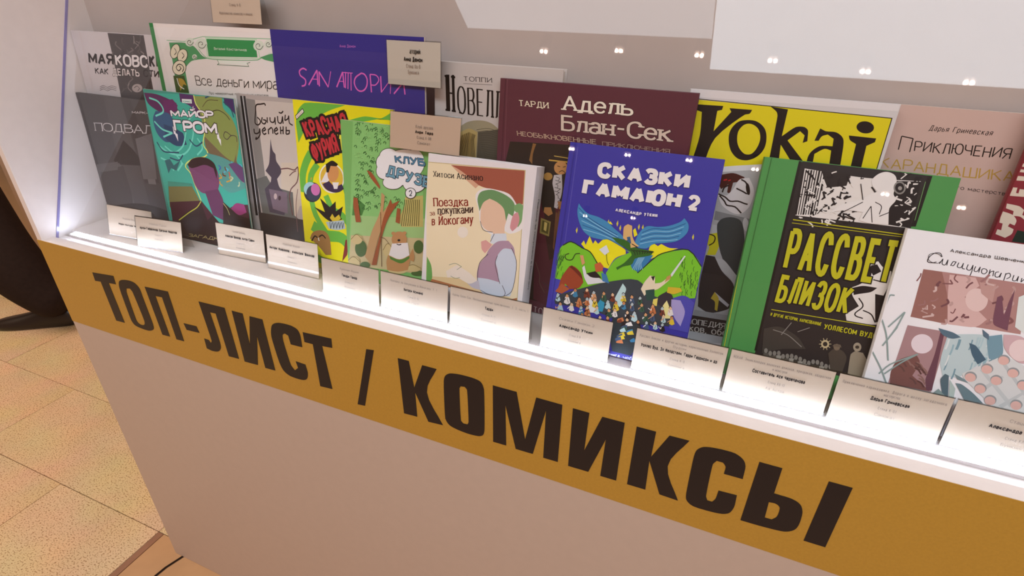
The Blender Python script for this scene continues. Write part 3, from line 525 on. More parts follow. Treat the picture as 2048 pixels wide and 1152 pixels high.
  ['T', 'ТОМ 1', '#b8a0a0', [70.4, 1.7, 105.7, -1.1, 70.1, 11.6], 0.14, 0.09, 1, 0, 0.3, None, 0]],
 'yo': [
  ['P', '#e9e6e8', 0, [[-25.1, 329.3, 224.4, 324.2, 227.3, 314.6, -22.3, 312.7]]],
  ['P', '#e8dc1e', 0, [[-34, 310.8, 208.7, 307.1, 209.4, 254.7, 202.9, 236.2, -25.3, 218.1]]],
  ['S', '#181418', 0, 0.87, [-34.1, 311.7, 208.7, 307.1, 209.6, 250.2]],
  ['P', '#181418', 0, [[10.9, 304.9, 39.6, 305.4, 39, 301, 34.1, 299.5, 34.4, 276.5, 49.5, 299.7, 46.8, 303.6, 71.3, 303.8, 69.5, 299.6, 64.5, 297.9, 37.7, 269.1, 30.2, 237.5, 15.7, 235.7, 19.8, 270.2, 17.2, 296.9, 11.2, 298.3]]],
  ['P', '#181418', 1, [[53.1, 267.8, 52.7, 279.3, 58.9, 289.3, 68.3, 292.4, 79.3, 291.6, 88.9, 284.7, 93.1, 273.9, 93, 262.5, 87.7, 253.2, 77.9, 247.6, 67.4, 248.3, 58.4, 255.7], [61.9, 270.6, 61.8, 280.2, 66.7, 287.2, 73.7, 288.5, 81.9, 284, 86.4, 274.2, 85.5, 263.6, 80.8, 255.4, 73.6, 254.5, 65.7, 261.4]]],
  ['P', '#181418', 0, [[89.7, 309, 107.9, 307.5, 108.3, 278.3, 120.2, 289.6, 128.6, 290.4, 133.1, 287.2, 135.3, 275.6, 131.1, 273.3, 131.1, 281.6, 125.5, 285.6, 115.2, 274.4, 139.2, 250.7, 126.4, 249.2, 109.4, 269, 111.7, 247.4, 101.2, 246.1, 98.9, 299.5, 97, 303.8]]],
  ['P', '#181418', 0, [[142.2, 276.8, 144.6, 290.5, 151.1, 288.1, 161.1, 287.9, 169, 282.7, 171.7, 274, 175.1, 243.9, 164.4, 242.5, 161.2, 268.3, 154.2, 269.3, 145.7, 262.8, 146.8, 247.9, 140.1, 247, 140.7, 262.2, 148.6, 271.5, 161.3, 272.9, 160.4, 280.9, 153.6, 284.8, 148.4, 282.4, 146.3, 277.3]]],
  ['P', '#181418', 0, [[195.2, 295.7, 194.9, 293.1, 193.1, 290.9, 190, 289.7, 186.3, 289.7, 182.8, 290.9, 180.1, 293, 178.7, 295.7, 179.1, 298.4, 180.9, 300.6, 184, 301.7, 187.7, 301.7, 191.2, 300.5, 193.9, 298.4]]],
  ['P', '#181418', 0, [[173.9, 285.9, 200.2, 285.5, 200, 281.5, 193.3, 276.9, 195.1, 246.5, 184.8, 245.1, 183.1, 277.6, 176.3, 281.2]]],
  ['P', '#b9bcc0', 0, [[32.8, 228.8, 69.4, 239.1, 92.8, 243.9, 142.3, 18.5, 55.3, -4.5]]],
  ['S', '#e4e6ea', 1, 6.24, [45.2, 232.3, 69.8, 237.3, 95.5, 242]],
  ['P', '#4a1e1c', 0, [[53.5, 227.5, 65.7, 231, 79, 227.9, 80, 223.2, 68, 219.7, 67.1, 205.8, 63.5, 207.3, 63, 217.1, 56, 210.2, 53.5, 213.8]]],
  ['P', '#e4e2e6', 0, [[53.5, 203.9, 63.9, 203.4, 69.5, 212.1, 74.3, 224.4, 84.4, 227.7, 92.9, 213.4, 91.7, 193.6, 83.8, 183.3, 75.5, 183, 60.8, 190.9]]],
  ['S', '#181418', 1, 1.71, [54.1, 204, 62.5, 201.2, 68.9, 197.1, 77.9, 198.4, 85.6, 196.6, 89.3, 196.2]],
  ['S', '#181418', 1, 1.72, [55.7, 202.2, 62.6, 196.2, 66.3, 191.7, 75.7, 191.1, 84.5, 184.4]],
  ['S', '#181418', 1, 1.68, [72.9, 213.5, 80.8, 210.7, 85.8, 208.5]],
  ['S', '#181418', 1, 1.67, [76.1, 224.7, 82.1, 221.6, 87.4, 209.7, 85.8, 208.5]],
  ['S', '#181418', 1, 1.7, [58.1, 206.5, 59.3, 212.6, 64.1, 216.2]],
  ['P', '#181418', 0, [[87.8, 215, 88.7, 211.9, 89, 209.3, 88.7, 207.7, 87.8, 207.4, 86.5, 208.5, 85.1, 210.8, 83.8, 213.7, 82.9, 216.8, 82.7, 219.4, 83, 221, 83.9, 221.3, 85.2, 220.2, 86.6, 217.9]]],
  ['S', '#d0202a', 1, 1.69, [56.6, 221.1, 60.4, 222.6]],
  ['S', '#d0202a', 1, 1.31, [61.8, 221.2, 64.6, 222.7]],
  ['P', '#8a8e92', 0, [[54.8, 182.8, 98.6, 178.6, 96.7, 170.1, 55.1, 171.5]]],
  ['P', '#c8ccd2', 0, [[54.4, 165.2, 65.9, 165, 76.3, 141.6, 57.6, 138.2]]],
  ['P', '#d9d428', 0, [[53, 152.3, 62.9, 156.1, 67.6, 142.1, 65.7, 126.7, 55.3, 124.7, 56.1, 135.7, 51.2, 141.3]]],
  ['S', '#181418', 1, 1.4, [53, 152.3, 60.1, 150.4, 60.6, 143, 55.7, 137.8]],
  ['P', '#3a464a', 1, [[60, 166.1, 64.1, 174, 74.7, 177.8, 85.4, 175.4, 91.3, 165.1, 95.6, 149.3, 97.1, 124, 96.9, 106.6, 90.4, 100.8, 76.8, 120.1, 67, 139.9]]],
  ['P', '#d4d8dc', 0, [[95.5, 172.3, 96.2, 168.7, 96.2, 165.6, 95.4, 163.7, 94, 163.3, 92.3, 164.5, 90.6, 167.2, 89.2, 170.6, 88.5, 174.2, 88.6, 177.3, 89.3, 179.2, 90.7, 179.6, 92.4, 178.3, 94.2, 175.8]]],
  ['P', '#c4c8cc', 0, [[65.6, 122.3, 76.4, 122.2, 97.8, 102.3, 96.3, 90.9, 86.2, 102.2, 77.4, 107]]],
  ['P', '#2c2c30', 0, [[54.3, 124.5, 65.2, 124.4, 77.4, 107, 94, 92.6, 101.2, 67, 93.5, 56, 73.2, 46.5, 57.7, 52.3, 53.9, 84.1]]],
  ['P', '#c9c8d2', 0, [[74.4, 77.1, 95.1, 63.3, 93.8, 59.5, 74.5, 71.3]]],
  ['P', '#c8b23a', 0, [[71.3, 67.1, 74.4, 77.1, 80.9, 69.3, 82.5, 51, 79.1, 52.6, 77, 63.8]]],
  ['P', '#a0a2a6', 0, [[54.5, 46.8, 101.1, 48.4, 102.9, 34.6, 53, 32]]],
  ['P', '#1c1a1e', 0, [[53, 38.1, 104.6, 41, 107.5, 16.6, 51.9, 14.6]]],
  ['T', 'ЭНЦИКЛОПЕДИЯ', '#c9c4be', [11.8, 22, 97.1, 28.4, 11.2, 29.8], 0.16, 0.1, 1, 0, 0.2, None, 0],
  ['T', 'призраков, обо', '#c9c4be', [13.6, 11, 101.5, 18.4, 12.6, 20.7], 0.14, 0.1, 0, 0, 0.2, None, 0]],
 'pri': [
  ['T', 'Дарья Гриневская', '#2c2424', [78.8, 294.3, 134.1, 294.4, 79.3, 299.9], 0.12, 0.1, 0, 0.04, 0.3, None, 0],
  ['T', 'П', '#1a1414', [57.2, 271.5, 69.3, 269.8, 55.9, 287], 0.07, 0.07, 0, 0.05, 0.2, None, 0],
  ['T', 'РИКЛЮЧЕНИЯ', '#1a1414', [71.9, 271.4, 157.2, 273, 70.4, 282.5], 0.1, 0.09, 0, 0.05, 0.2, None, 0],
  ['T', 'КАРАНДАШИКА', '#c9a24a', [46, 250.7, 168.9, 249.9, 43.5, 262], 0.11, 0.09, 0, 0.05, 0.2, None, 0],
  ['T', 'ИЛИ дорога загадочного мастерства', '#4a3c3c', [48.1, 237.7, 169.6, 235.6, 47.2, 241.8], 0.15, 0.12, 0, 0.03, 0.3, None, 0],
  ['P', '#a88f88', 0, [[164.8, 281.1, 186, 283.5, 193.7, 177.7, 176.2, 178.3]]]],  # right edge strip: shade drawn into the print as a darker grey
 'red': [
  ['P', '#8c2c3a', 0, [[-37.7, 309, 25, 310.4, 70.3, 164, 6, 150.5]]],
  ['P', '#e2d6c4', 0, [[-1.2, 275.4, 10.5, 275.9, 13.7, 266.9, -0.2, 267, -0.4, 269.8, 3.4, 269.8, 3.4, 272.2, -0.6, 272.7]]],
  ['P', '#e2d6c4', 0, [[0.3, 263.2, 15, 263.2, 16.3, 259.5, 1.1, 258.5]]],
  ['P', '#e2d6c4', 0, [[-0.4, 251.4, 4.3, 251.6, 4.9, 246.3, 7, 246.1, 6.6, 250.5, 19.5, 250.3, 21.8, 243.8, 1, 242.8]]],
  ['P', '#e2d6c4', 0, [[1.3, 234.8, 12.1, 233.5, 17.2, 230.2, 17.3, 225.2, 21.7, 223.9, 23.7, 218.2, 16.5, 223.1, 10.1, 223.1, 9.2, 228, 2.1, 229.9]]],
  ['P', '#e2d6c4', 0, [[0, 226.6, 9.8, 224, 14.8, 218.7, 14.9, 213.6, 10.4, 215, 9.9, 211.8, 15.5, 209.6, 15.6, 204.5, 11.6, 199.6, 2.5, 202.2, 2.4, 207.4, 5.8, 206.9, 4.7, 214, 1.6, 214.5]]],
  ['P', '#e2d6c4', 0, [[23.5, 230.2, 33, 229.7, 37.7, 216.4, 26, 218.5]]],
  ['P', '#123028', 0, [[18.9, 209.2, 41.1, 206.8, 44.6, 197.1, 18.3, 196.6]]]],
 'pod': [
  ['P', '#565455', 0, [[76.6, 244.1, 122.4, 246.5, 130.2, 16, 65.8, -20.1]]],
  ['P', '#454344', 0, [[122.4, 246.5, 145, 248.2, 172.5, 93.8, 131.7, 88.3]]],
  ['P', '#6a6768', 0, [[-9.5, 238.7, 1, 239, 10.4, 22, -1.2, 20.3]]],
  ['P', '#3c3a3b', 0, [[2.5, 238.5, 9.5, 239, 9.7, 47, 0.1, 45.7]]],
  ['P', '#343233', 0, [[100.4, 164.3, 125.6, 145.1, 138.8, 121.9, 63, 115.1, 58.3, 122.2]]],
  ['P', '#605e5f', 0, [[-2.8, 104.4, 71.9, 118.7, 81.4, 104.5, 86.1, 36.6, -16.1, 34.9]]],
  ['P', '#4b494a', 0, [[9, 95.3, 81.6, 114.8, 83.4, 49.7, 59.1, 4.7, -8.8, -6.3]]],
  ['P', '#757374', 0, [[141.6, 109.7, 163.5, 111.3, 161.5, 89.6, 141.3, 88.1]]],
  ['P', '#2c2a2b', 0, [[-10, 10.6, 72.1, 39.9, 141.1, 45, 209.3, 34.6, 191.6, -0.5, -36.8, -55.1]]],
  ['P', '#626061', 0, [[2.5, 107.6, 69, 120.9, 62.7, 104.8, 3.7, 92]]],
  ['P', '#6a6869', 0, [[134.8, 170.3, 181.4, 184.6, 166.9, 100.4, 129.4, 95.4]]],
  ['T', 'МАРК-АНТУАН МАТЬЕ', '#e4e0e0', [142.9, 215.2, 284.6, 222.5, 143.8, 219.6], 0.16, 0.12, 0, 0, 0.28, None, 0],
  ['T', 'ПОДВАЛЫ', '#e8e6e6', [27.4, 173.9, 218.7, 185.6, 30.2, 189.3], 0.15, 0.08, 1, 0, 0.22, None, 0],
  ['T', 'ПОДВАЛЫ', '#5a5859', [28.2, 174, 219.4, 185.7, 31, 189.4], 0.05, 0.03, 0, 0, 0.22, None, 0]],
 'grom': [
  ['P', '#3fb7a2', 0, [[1, 255.9, 203.5, 265.2, 224.7, 73.9, 230.6, 21.1, 13.1, -18.5, 5.8, 68.6]]],
  ['P', '#5c2a5e', 0, [[1, 255.9, 29.3, 255.9, 52.8, 251.5, 75.4, 245.1, 75.2, 232.6, 45.1, 223.6, 21.9, 230.1, 5.6, 239.4]]],
  ['P', '#6a2a66', 0, [[45.3, 246.8, 67.8, 250.6, 77.4, 241.1, 64.7, 227.5, 44.5, 221.4, 41.1, 231.7]]],
  ['P', '#56306a', 0, [[85.6, 261.2, 117.9, 260.6, 122.9, 244.9, 144.2, 236.5, 124.9, 228.6, 104.9, 243.4, 85.2, 247.9]]],
  ['P', '#44306a', 0, [[183.9, 263.7, 204.6, 264.3, 206, 235.9, 194.3, 246.8, 184.3, 251.9]]],
  ['P', '#355f86', 0, [[21.2, 227.9, 52.1, 226.4, 61.2, 214.4, 59.4, 184, 32.2, 176.7, 13.6, 190.3, 10.9, 214.1]]],
  ['P', '#2a4a70', 0, [[34.4, 207.6, 58.3, 203.5, 78.2, 196.8, 82.6, 177.8, 56.4, 172.7, 33.5, 181.3]]],
  ['P', '#8fa058', 0, [[117.7, 259.6, 180.9, 262.5, 180.2, 245.6, 194.3, 232.9, 202, 215.4, 202.9, 190.8, 191.4, 160, 163.5, 165.2, 135.3, 170.6, 126.1, 182.5, 129, 208.2, 124.4, 238.9]]],
  ['P', '#7a6a50', 0, [[126.5, 197.5, 144.2, 184.5, 164.5, 169.6, 185.5, 159.3, 199.3, 186.3, 205.3, 203.5, 192.2, 164.3, 205.2, 142.3, 183.8, 150.4, 150.6, 159.4, 126.6, 171.8]]],
  ['S', '#3a3428', 1, 1.25, [150, 237, 168.1, 241.6, 183.8, 235.9, 190.7, 228.5]],
  ['S', '#4a3a44', 1, 1.26, [188.6, 203.8, 176.8, 208.8, 172.2, 200.1, 178.6, 196.6, 188.6, 203.8, 199.6, 202.9, 199.4, 194.6]],
  ['S', '#5a4a34', 1, 1, [134.3, 243.8, 148.3, 255, 171.3, 256.8]],
  ['S', '#e4f080', 1, 2.17, [118.5, 260.7, 120.4, 246.7, 133.9, 229.5, 132, 208.5, 121.5, 182, 129.2, 169.9, 118.1, 161, 95.7, 156.2, 74.6, 145.8, 69.6, 138.4, 79.7, 128.4, 86.3, 103.9, 93.6, 81.6]],
  ['S', '#74e2cc', 1, 3.02, [11.4, 248.3, 32, 243.6, 40.5, 229.6, 18.7, 219.1]],
  ['S', '#74e2cc', 1, 3.08, [12.9, 209.9, 28.7, 198.4, 52.7, 194.3, 28.2, 185.2]],
  ['S', '#74e2cc', 1, 3.01, [113.9, 231.8, 95.5, 217.6, 83.9, 195.2, 72.5, 174.5, 46.9, 160.5, 27, 169.5]],
  ['S', '#74e2cc', 1, 3.05, [13.7, 168, 33.7, 159, 65.2, 158.2, 87.2, 171.7, 103.1, 199.3, 103.2, 212]],
  ['S', '#74e2cc', 1, 3.21, [11.1, 147.3, 32, 140.7, 38.1, 127.7]],
  ['S', '#74e2cc', 1, 3.14, [52.2, 156.7, 61.6, 144.3, 48.1, 128.9, 64.9, 144.7]],
  ['S', '#74e2cc', 1, 2.97, [110.2, 191.5, 118.9, 177.4, 103.4, 162.6]],
  ['S', '#27506e', 1, 2.57, [9, 174.3, 21.1, 159.9, 59.9, 162]],
  ['S', '#27506e', 1, 2.56, [34.5, 150.1, 56.3, 148.1, 68.4, 158.5]],
  ['S', '#27506e', 1, 2.22, [143.4, 258.6, 161.6, 264, 183.5, 261.7]],
  ['S', '#27506e', 1, 2.43, [91.1, 187.4, 104, 177.9, 121, 186.2]],
  ['S', '#27506e', 1, 2.2, [182.3, 255.7, 196.7, 245, 200, 233.4]],
  ['P', '#2c6a72', 0, [[19.9, 143.8, 33.9, 147.7, 40.7, 137.2, 59.6, 148.5, 44.8, 128.5, 32.7, 131.6, 23.4, 121.1]]],
  ['P', '#59a49c', 0, [[123, 169.2, 163.5, 165.2, 201.4, 152.6, 217.2, 146, 216.2, 124.1, 169.3, 106.4, 147.1, 114.6, 147.7, 145.9]]],
  ['S', '#7a4a2a', 1, 2.47, [138.2, 133.4, 138.7, 130.3, 132.3, 124.8]],
  ['S', '#5ac0d8', 1, 2.5, [131.5, 121.4, 124.7, 117.7, 132.3, 113.6]],
  ['S', '#5ac0d8', 1, 2.35, [180, 160.5, 186.1, 156.7, 178.9, 152.8]],
  ['S', '#c8d8b0', 1, 2.33, [204.3, 146.8, 211.9, 144, 211.1, 140.1]],
  ['S', '#e05a4a', 1, 2.36, [198.6, 141.2, 202.9, 138.3, 194.9, 133.1]],
  ['S', '#e05a4a', 1, 2.52, [124.3, 114.2, 125, 110.7, 123.7, 106.2]],
  ['S', '#c8d8b0', 1, 2.47, [136.2, 131.9, 133.3, 129.1, 130.4, 123.2]],
  ['S', '#7a4a2a', 1, 2.42, [159.3, 141.7, 156, 135, 163.4, 134.5]],
  ['S', '#3a6ac0', 1, 2.41, [149.9, 150.8, 154, 147.9, 149.6, 143.1]],
  ['S', '#7a4a2a', 1, 2.34, [205.3, 145.8, 211.2, 140.5, 198.2, 137.2]],
  ['S', '#5ac0d8', 1, 2.43, [140.3, 148.9, 138.5, 145.2, 140.5, 141.2]],
  ['S', '#5ac0d8', 1, 2.4, [166.1, 148.3, 171.7, 146.3, 158.5, 139.7]],
  ['S', '#d8a84a', 1, 2.42, [169.8, 133.1, 176.2, 129.3, 162.4, 124.4]],
  ['S', '#7a4a2a', 1, 2.36, [189.8, 148.1, 192.8, 142.2, 192, 140.8]],
  ['S', '#c8d8b0', 1, 2.39, [192.1, 128.5, 190.8, 122.4, 187.5, 120.2]],
  ['S', '#d8a84a', 1, 2.46, [148, 123.2, 146, 120.6, 152.1, 115.9]],
  ['S', '#c8d8b0', 1, 2.4, [172.5, 135.3, 179.5, 133.4, 172.1, 127.5]],
  ['S', '#e05a4a', 1, 2.4, [171.4, 142.4, 172.6, 138.5, 171.9, 134.8]],
  ['S', '#e05a4a', 1, 2.49, [129.1, 125.5, 134.3, 120.3, 131.4, 117.9]],
  ['S', '#d8a84a', 1, 2.49, [127.3, 125.7, 135.4, 121.4, 120, 116.8]],
  ['S', '#5ac0d8', 1, 2.33, [196.6, 158.8, 202.3, 156.9, 202.3, 152]],
  ['S', '#c8d8b0', 1, 2.36, [203.7, 136.6, 199.1, 131.1, 202.5, 128.8]],
  ['S', '#d8a84a', 1, 2.46, [139.4, 132.2, 140.7, 127.2, 143, 124.9]],
  ['S', '#d8a84a', 1, 2.44, [149.4, 136.1, 153.3, 130.4, 143.7, 127.5]],
  ['S', '#7a4a2a', 1, 2.39, [164, 150.3, 164.6, 146.6, 166.3, 142.9]],
  ['P', '#6a4a78', 0, [[173.2, 155.6, 191.4, 160, 217.2, 146, 216.6, 126.4, 197.3, 130.3]]],
  ['P', '#3f9c88', 0, [[17.7, 106.3, 78.3, 109.8, 81.7, 84.6, 9.3, 69.1]]],
  ['P', '#7e7c4a', 0, [[16.8, 96.7, 77.1, 105, 88.2, 85.5, 94.1, 69.8, 9.3, 56.9]]],
  ['P', '#7e4a72', 0, [[76.7, 139.3, 87.4, 147.4, 131.3, 152.7, 144.2, 143.3, 145.9, 123.5, 139.9, 109.1, 125.8, 100.2, 100.2, 96.6, 86.9, 106.3, 81.7, 124.1]]],
  ['P', '#332228', 0, [[75.3, 142.5, 89.1, 154.3, 111.9, 160.3, 129.7, 159.1, 141.5, 151.7, 143.3, 136.5, 140.8, 127.3, 137, 144.6, 118.1, 147.8, 98.5, 142, 83.6, 137.9]]],
  ['P', '#6a3c62', 0, [[107.2, 99.9, 139.9, 109.1, 147.9, 89.6, 140.4, 53.3, 116.8, 59]]],
  ['P', '#4a2430', 0, [[12, 67.1, 93.6, 81.6, 116.8, 59, 137.8, 40.9, 164.1, 80.5, 210.5, 92.1, 220.2, 63.9, 230.6, 21.1, 5.9, -19.8]]],
  ['P', '#2e1e1e', 0, [[26.9, 34.9, 92.5, 76.7, 101.5, 47, 116.8, 59, 137.3, 38.4, 147.4, 87.2, 179.9, 69, 220.6, 66.3, 212.3, 17.8, 5.9, -19.8]]],
  ['S', '#c8c84a', 1, 1.8, [26.9, 34.9, 58.3, 54.7, 80.9, 67.8, 93.3, 80.4]],
  ['S', '#d8d890', 1, 1.12, [146.9, 84.9, 154.3, 76.7, 158.2, 65.6]],
  ['P', '#9a3a78', 0, [[163.7, 78.1, 177.8, 89.5, 195.6, 89.9, 199, 76.7, 179.9, 69]]],
  ['P', '#e8f4ee', 0, [[90, 252.8, 112.7, 253.8, 111.7, 247.2, 89.6, 246.6]]],
  ['T', 'КОМИКС', '#3a8a86', [91.7, 247.6, 109.6, 248.2, 92.1, 250.5], 0.2, 0.15, 0, 0, 0.28, None, 0],
  ['T', 'МАЙОР', '#f6f4f8', [57.4, 220.9, 156.5, 227.4, 57, 233.1], 0.27, 0.24, 0, 0, 0.12, '#1e1a30', 0.14],
  ['T', 'ГРОМ', '#f6f4f8', [59.1, 197.1, 159.6, 201.9, 59.4, 216.8], 0.24, 0.22, 0, 0, 0.12, '#1e1a30', 0.12],
  ['P', '#f6f4f8', 0, [[56.3, 205.4, 63.1, 203.9, 60.7, 195.1, 64.9, 193.3, 63.3, 181.2, 58.2, 193.7, 56, 192.4]]],
  ['P', '#f6f4f8', 0, [[157.8, 206.9, 162.1, 205.3, 162.1, 196.9, 164.5, 195.1, 163.2, 184.4, 158.3, 195.5, 157, 194.7]]],
  ['P', '#f6f4f8', 0, [[113.9, 244.1, 109.4, 237.6, 113, 237.9, 107.7, 230.8, 117.3, 239.9, 113.4, 239.6]]],
  ['P', '#a8d8cc', 0, [[98.2, 250, 98.5, 250, 98.5, 249.8]]],
  ['T', 'ЗАГАДКА', '#c8b878', [43.9, 6.5, 134.1, 13.4, 47.2, 12.6], 0.12, 0.09, 1, 0, 0.3, None, 0],
  ['P', '#16161c', 0, [[204.2, 266.2, 211.3, 266.2, 237.9, 66.8, 220.2, 63.9]]],
  ['S', '#b8c4c8', 0, 1.26, [212.3, 265.9, 227.6, 65.1]],
  ['P', '#202228', 0, [[213.3, 266.8, 219.5, 267.2, 240.3, 67.2, 232, 65.9]]]],
 'byk': [
  ['P', '#b9b0ac', 0, [[18.8, 266.6, 118.3, 267, 112.1, 42.9, 22.2, 70.3]]],
  ['P', '#1c1c20', 0, [[8, 264.5, 12.3, 264.9, 14.6, 69.1, 8.9, 68.1]]],
  ['S', '#cfd4d8', 0, 1.29, [13.6, 264.7, 15.4, 69.2]],
  ['P', '#34363a', 0, [[15, 264.8, 19.2, 265.2, 22.2, 70.3, 16.5, 69.4]]],
  ['P', '#cfc6be', 0, [[38.3, 260.7, 117.7, 262.2, 115.3, 101.8, 86.4, 91.8, 30.3, 145.2]]],
  ['P', '#8c8a86', 0, [[19.7, 261.7, 38.3, 260.7, 41.2, 146.6, 36.4, 66.7, 25.5, 67.9]]],
  ['P', '#d6c9b6', 0, [[79.1, 167.4, 116.7, 172, 117.9, 124.2, 94.3, 70.2, 69.2, 94.8]]],
  ['P', '#6b6f6c', 0, [[21.2, 132.9, 44, 141.5, 55.9, 126.5, 97.1, 121.2, 95.7, 81.9, 108.5, 72.6, 112.1, 42.9, 27, 53.3]]],
  ['P', '#3f3a38', 0, [[15.6, 75.1, 119.4, 77.2, 112.5, 14.8, 18.4, -2.9]]],
  ['P', '#4f4a58', 0, [[62.2, 203.5, 62.6, 191.8, 64.2, 184.2, 68.7, 179.4, 68.9, 168.9, 76.2, 159.1, 76.8, 151.1, 66.5, 138.9, 69.9, 125.7, 85.8, 114.1, 74.1, 78.5, 41.9, 79.2, 36.9, 118.3, 51.4, 131.4, 54.4, 140.1, 43.4, 149.6, 52.3, 161.5, 56, 175.3, 59.5, 191.5]]],
  ['P', '#7c6e7c', 0, [[46.1, 119.6, 84.8, 119.5, 81.7, 82.5, 50.1, 86.2]]],
  ['P', '#c9b8b8', 0, [[62.4, 109.3, 61.7, 107, 60.4, 105.1, 58.8, 103.9, 57.2, 103.6, 55.9, 104.4, 55.1, 106.1, 55.1, 108.3, 55.8, 110.6, 57.1, 112.5, 58.6, 113.7, 60.2, 113.9, 61.5, 113.1, 62.3, 111.5]]],
  ['P', '#4a3c48', 0, [[70.3, 107.7, 69.7, 105.9, 68.7, 104.4, 67.5, 103.4, 66.2, 103.2, 65.1, 103.8, 64.5, 105.1, 64.5, 106.8, 65, 108.6, 66, 110.1, 67.3, 111, 68.6, 111.2, 69.6, 110.6, 70.2, 109.4]]],
  ['S', '#6e4a4a', 1, 1.88, [75.8, 156.4, 91.7, 159.7, 105.1, 158.7, 112.5, 164.9, 113.1, 155.7, 107.8, 139, 94.3, 126.3, 89, 111.8, 92.1, 81.3]],
  ['S', '#6e4a4a', 1, 1.55, [93.6, 147.9, 101.2, 154.2, 108.3, 157.8]],
  ['S', '#7a5a58', 1, 1.29, [108.2, 128.2, 101.3, 99.7, 99.6, 71.1, 99.3, 53.8]],
  ['S', '#171318', 1, 2.12, [58, 256.9, 49.3, 255.2, 39.8, 252.9, 37.2, 243.1, 33.2, 225, 39, 222.5, 45.2, 228.7, 39.2, 234.5]],
  ['S', '#171318', 1, 2.12, [49.7, 235.4, 47.4, 227.6, 53.3, 225.6, 57.5, 231.1, 50.8, 231.8]],
  ['S', '#171318', 1, 2.11, [60, 236.4, 59, 227.5]],
  ['S', '#171318', 1, 2.09, [65.8, 236.9, 65.9, 230.6, 72.5, 230, 76, 237.8, 75.4, 226.5]],
  ['S', '#171318', 1, 2.07, [81.6, 240.1, 81.7, 230.8, 87.5, 230.1, 91.6, 240.5, 91.4, 229.3]],
  ['S', '#171318', 1, 2.05, [97.6, 243.5, 95.4, 234.6, 101.7, 237.7, 104.3, 242.8, 104.2, 231.7, 110.4, 228.8]],
  ['S', '#171318', 1, 2.05, [84.8, 246, 89.6, 245.2, 94, 248.6]],
  ['S', '#171318', 1, 2.08, [58, 256.9, 59.2, 253.7]],
  ['S', '#171318', 1, 2.18, [29.3, 215.7, 29.9, 208.7, 38.9, 210.7, 41.7, 217.6, 40.9, 207.8, 35, 201.4, 30, 198.8, 32.4, 203]],
  ['S', '#171318', 1, 2.15, [48, 213.6, 53.6, 216.8, 52.4, 219.7, 46.4, 214.8, 49, 209.1, 54.5, 211.2]],
  ['S', '#171318', 1, 2.14, [59.7, 218.6, 59.1, 210.1]],
  ['S', '#171318', 1, 2.12, [60.9, 217.5, 66.2, 221, 68.5, 218.2, 68.2, 211.8]],
  ['S', '#171318', 1, 2.11, [72.9, 216.1, 78.7, 219.2, 77.1, 222.1, 71.7, 217.3, 74.3, 211.7, 79.4, 214.2]],
  ['S', '#171318', 1, 2.1, [85.1, 224.4, 84.5, 212.7]],
  ['S', '#171318', 1, 2.09, [90.9, 225.5, 89.3, 213.2]],
  ['S', '#171318', 1, 2.09, [84.6, 218.3, 90.1, 219.3]],
  ['S', '#171318', 1, 2.08, [96.9, 225.5, 95.3, 213.8, 101.5, 215.4, 102.7, 220.1, 96.7, 219.5]]],
 'kras': [
  ['P', '#f2ea1c', 0, [[0.1, 265.2, 188.5, 272.1, 188.1, 252, 164.1, -6.5, 0.9, -41.5, 1.1, 46.8]]],
  ['P', '#6cc04a', 0, [[22.8, 265.6, 98.1, 268.6, 64.4, 256.9, 35.2, 240, 17.8, 223.7, 4.5, 204.9, 3, 234.5, 7.5, 252]]],
  ['P', '#6cc04a', 0, [[183, 269.4, 184, 253.8, 132.2, 255.9, 111.6, 250.6, 96.6, 245.7, 110.6, 232.9, 92.9, 189.9, 98.7, 185.7, 114.2, 245, 160.5, 256.2]]],
  ['S', '#6cc04a', 1, 12.6, [27.4, 192.3, 16.1, 175.7, 7.2, 153.8, 6, 127.1]],
  ['S', '#6cc04a', 1, 10.36, [38.7, 175.9, 23.9, 156, 20.7, 123.8, 27.6, 92.2, 45.4, 67.3]],
  ['S', '#6cc04a', 1, 10.95, [107, 171.8, 90.5, 154.4, 95.1, 129.3, 106.2, 104.6]],
  ['S', '#6cc04a', 1, 8.38, [95.6, 185.3, 107.4, 179.3]],
  ['S', '#6cc04a', 1, 10.82, [50.6, 128.1, 61.9, 108.4, 80.6, 100.5, 101.4, 76.8]],
  ['S', '#6cc04a', 1, 18.74, [19.2, 74.1, 44.9, 61.6, 77.9, 61.8, 102.4, 38.2]],
  ['S', '#6cc04a', 1, 13.09, [1.8, 36.8, 20.9, 19.9, 54.3, 11.7]],
  ['P', '#b5472a', 0, [[102.5, 208.2, 112.3, 211.7, 111.2, 192.1, 104.4, 178.9]]],
  ['P', '#3a2a30', 0, [[101.3, 178.5, 110.6, 182.2, 109.2, 156.9, 99, 165.7]]],
  ['P', '#f2eeee', 0, [[2.9, 245.1, 17.9, 257, 20.1, 252.1, 4.7, 239.9]]],
  ['S', '#181418', 0, 1.07, [2.9, 245.1, 17.9, 257, 20.1, 252.1, 4.7, 239.9, 2.9, 245.1]],
  ['T', 'КОМ', '#c8b040', [6.4, 242.6, 17.3, 251.2, 5.3, 245], 0.2, 0.2, 0, 0, 0.28, None, 0],
  ['T', 'КРАСНАЯ', '#c8323e', [22.7, 213.2, 104, 232.7, 12.7, 239.1], 0.3, 0.2, 0, 0.04, 0.06, '#181418', 0.26],
  ['T', 'ФУРИЯ', '#c8323e', [34.1, 177.4, 84, 198.5, 25.4, 206.1], 0.3, 0.2, 0, 0.04, 0.06, '#181418', 0.26],
  ['T', '1966', '#f4ee4c', [85.8, 197.7, 108.4, 219.1, 83.3, 224.5], 0.2, 0.16, 0, 0.04, 0.12, '#181418', 0.2],
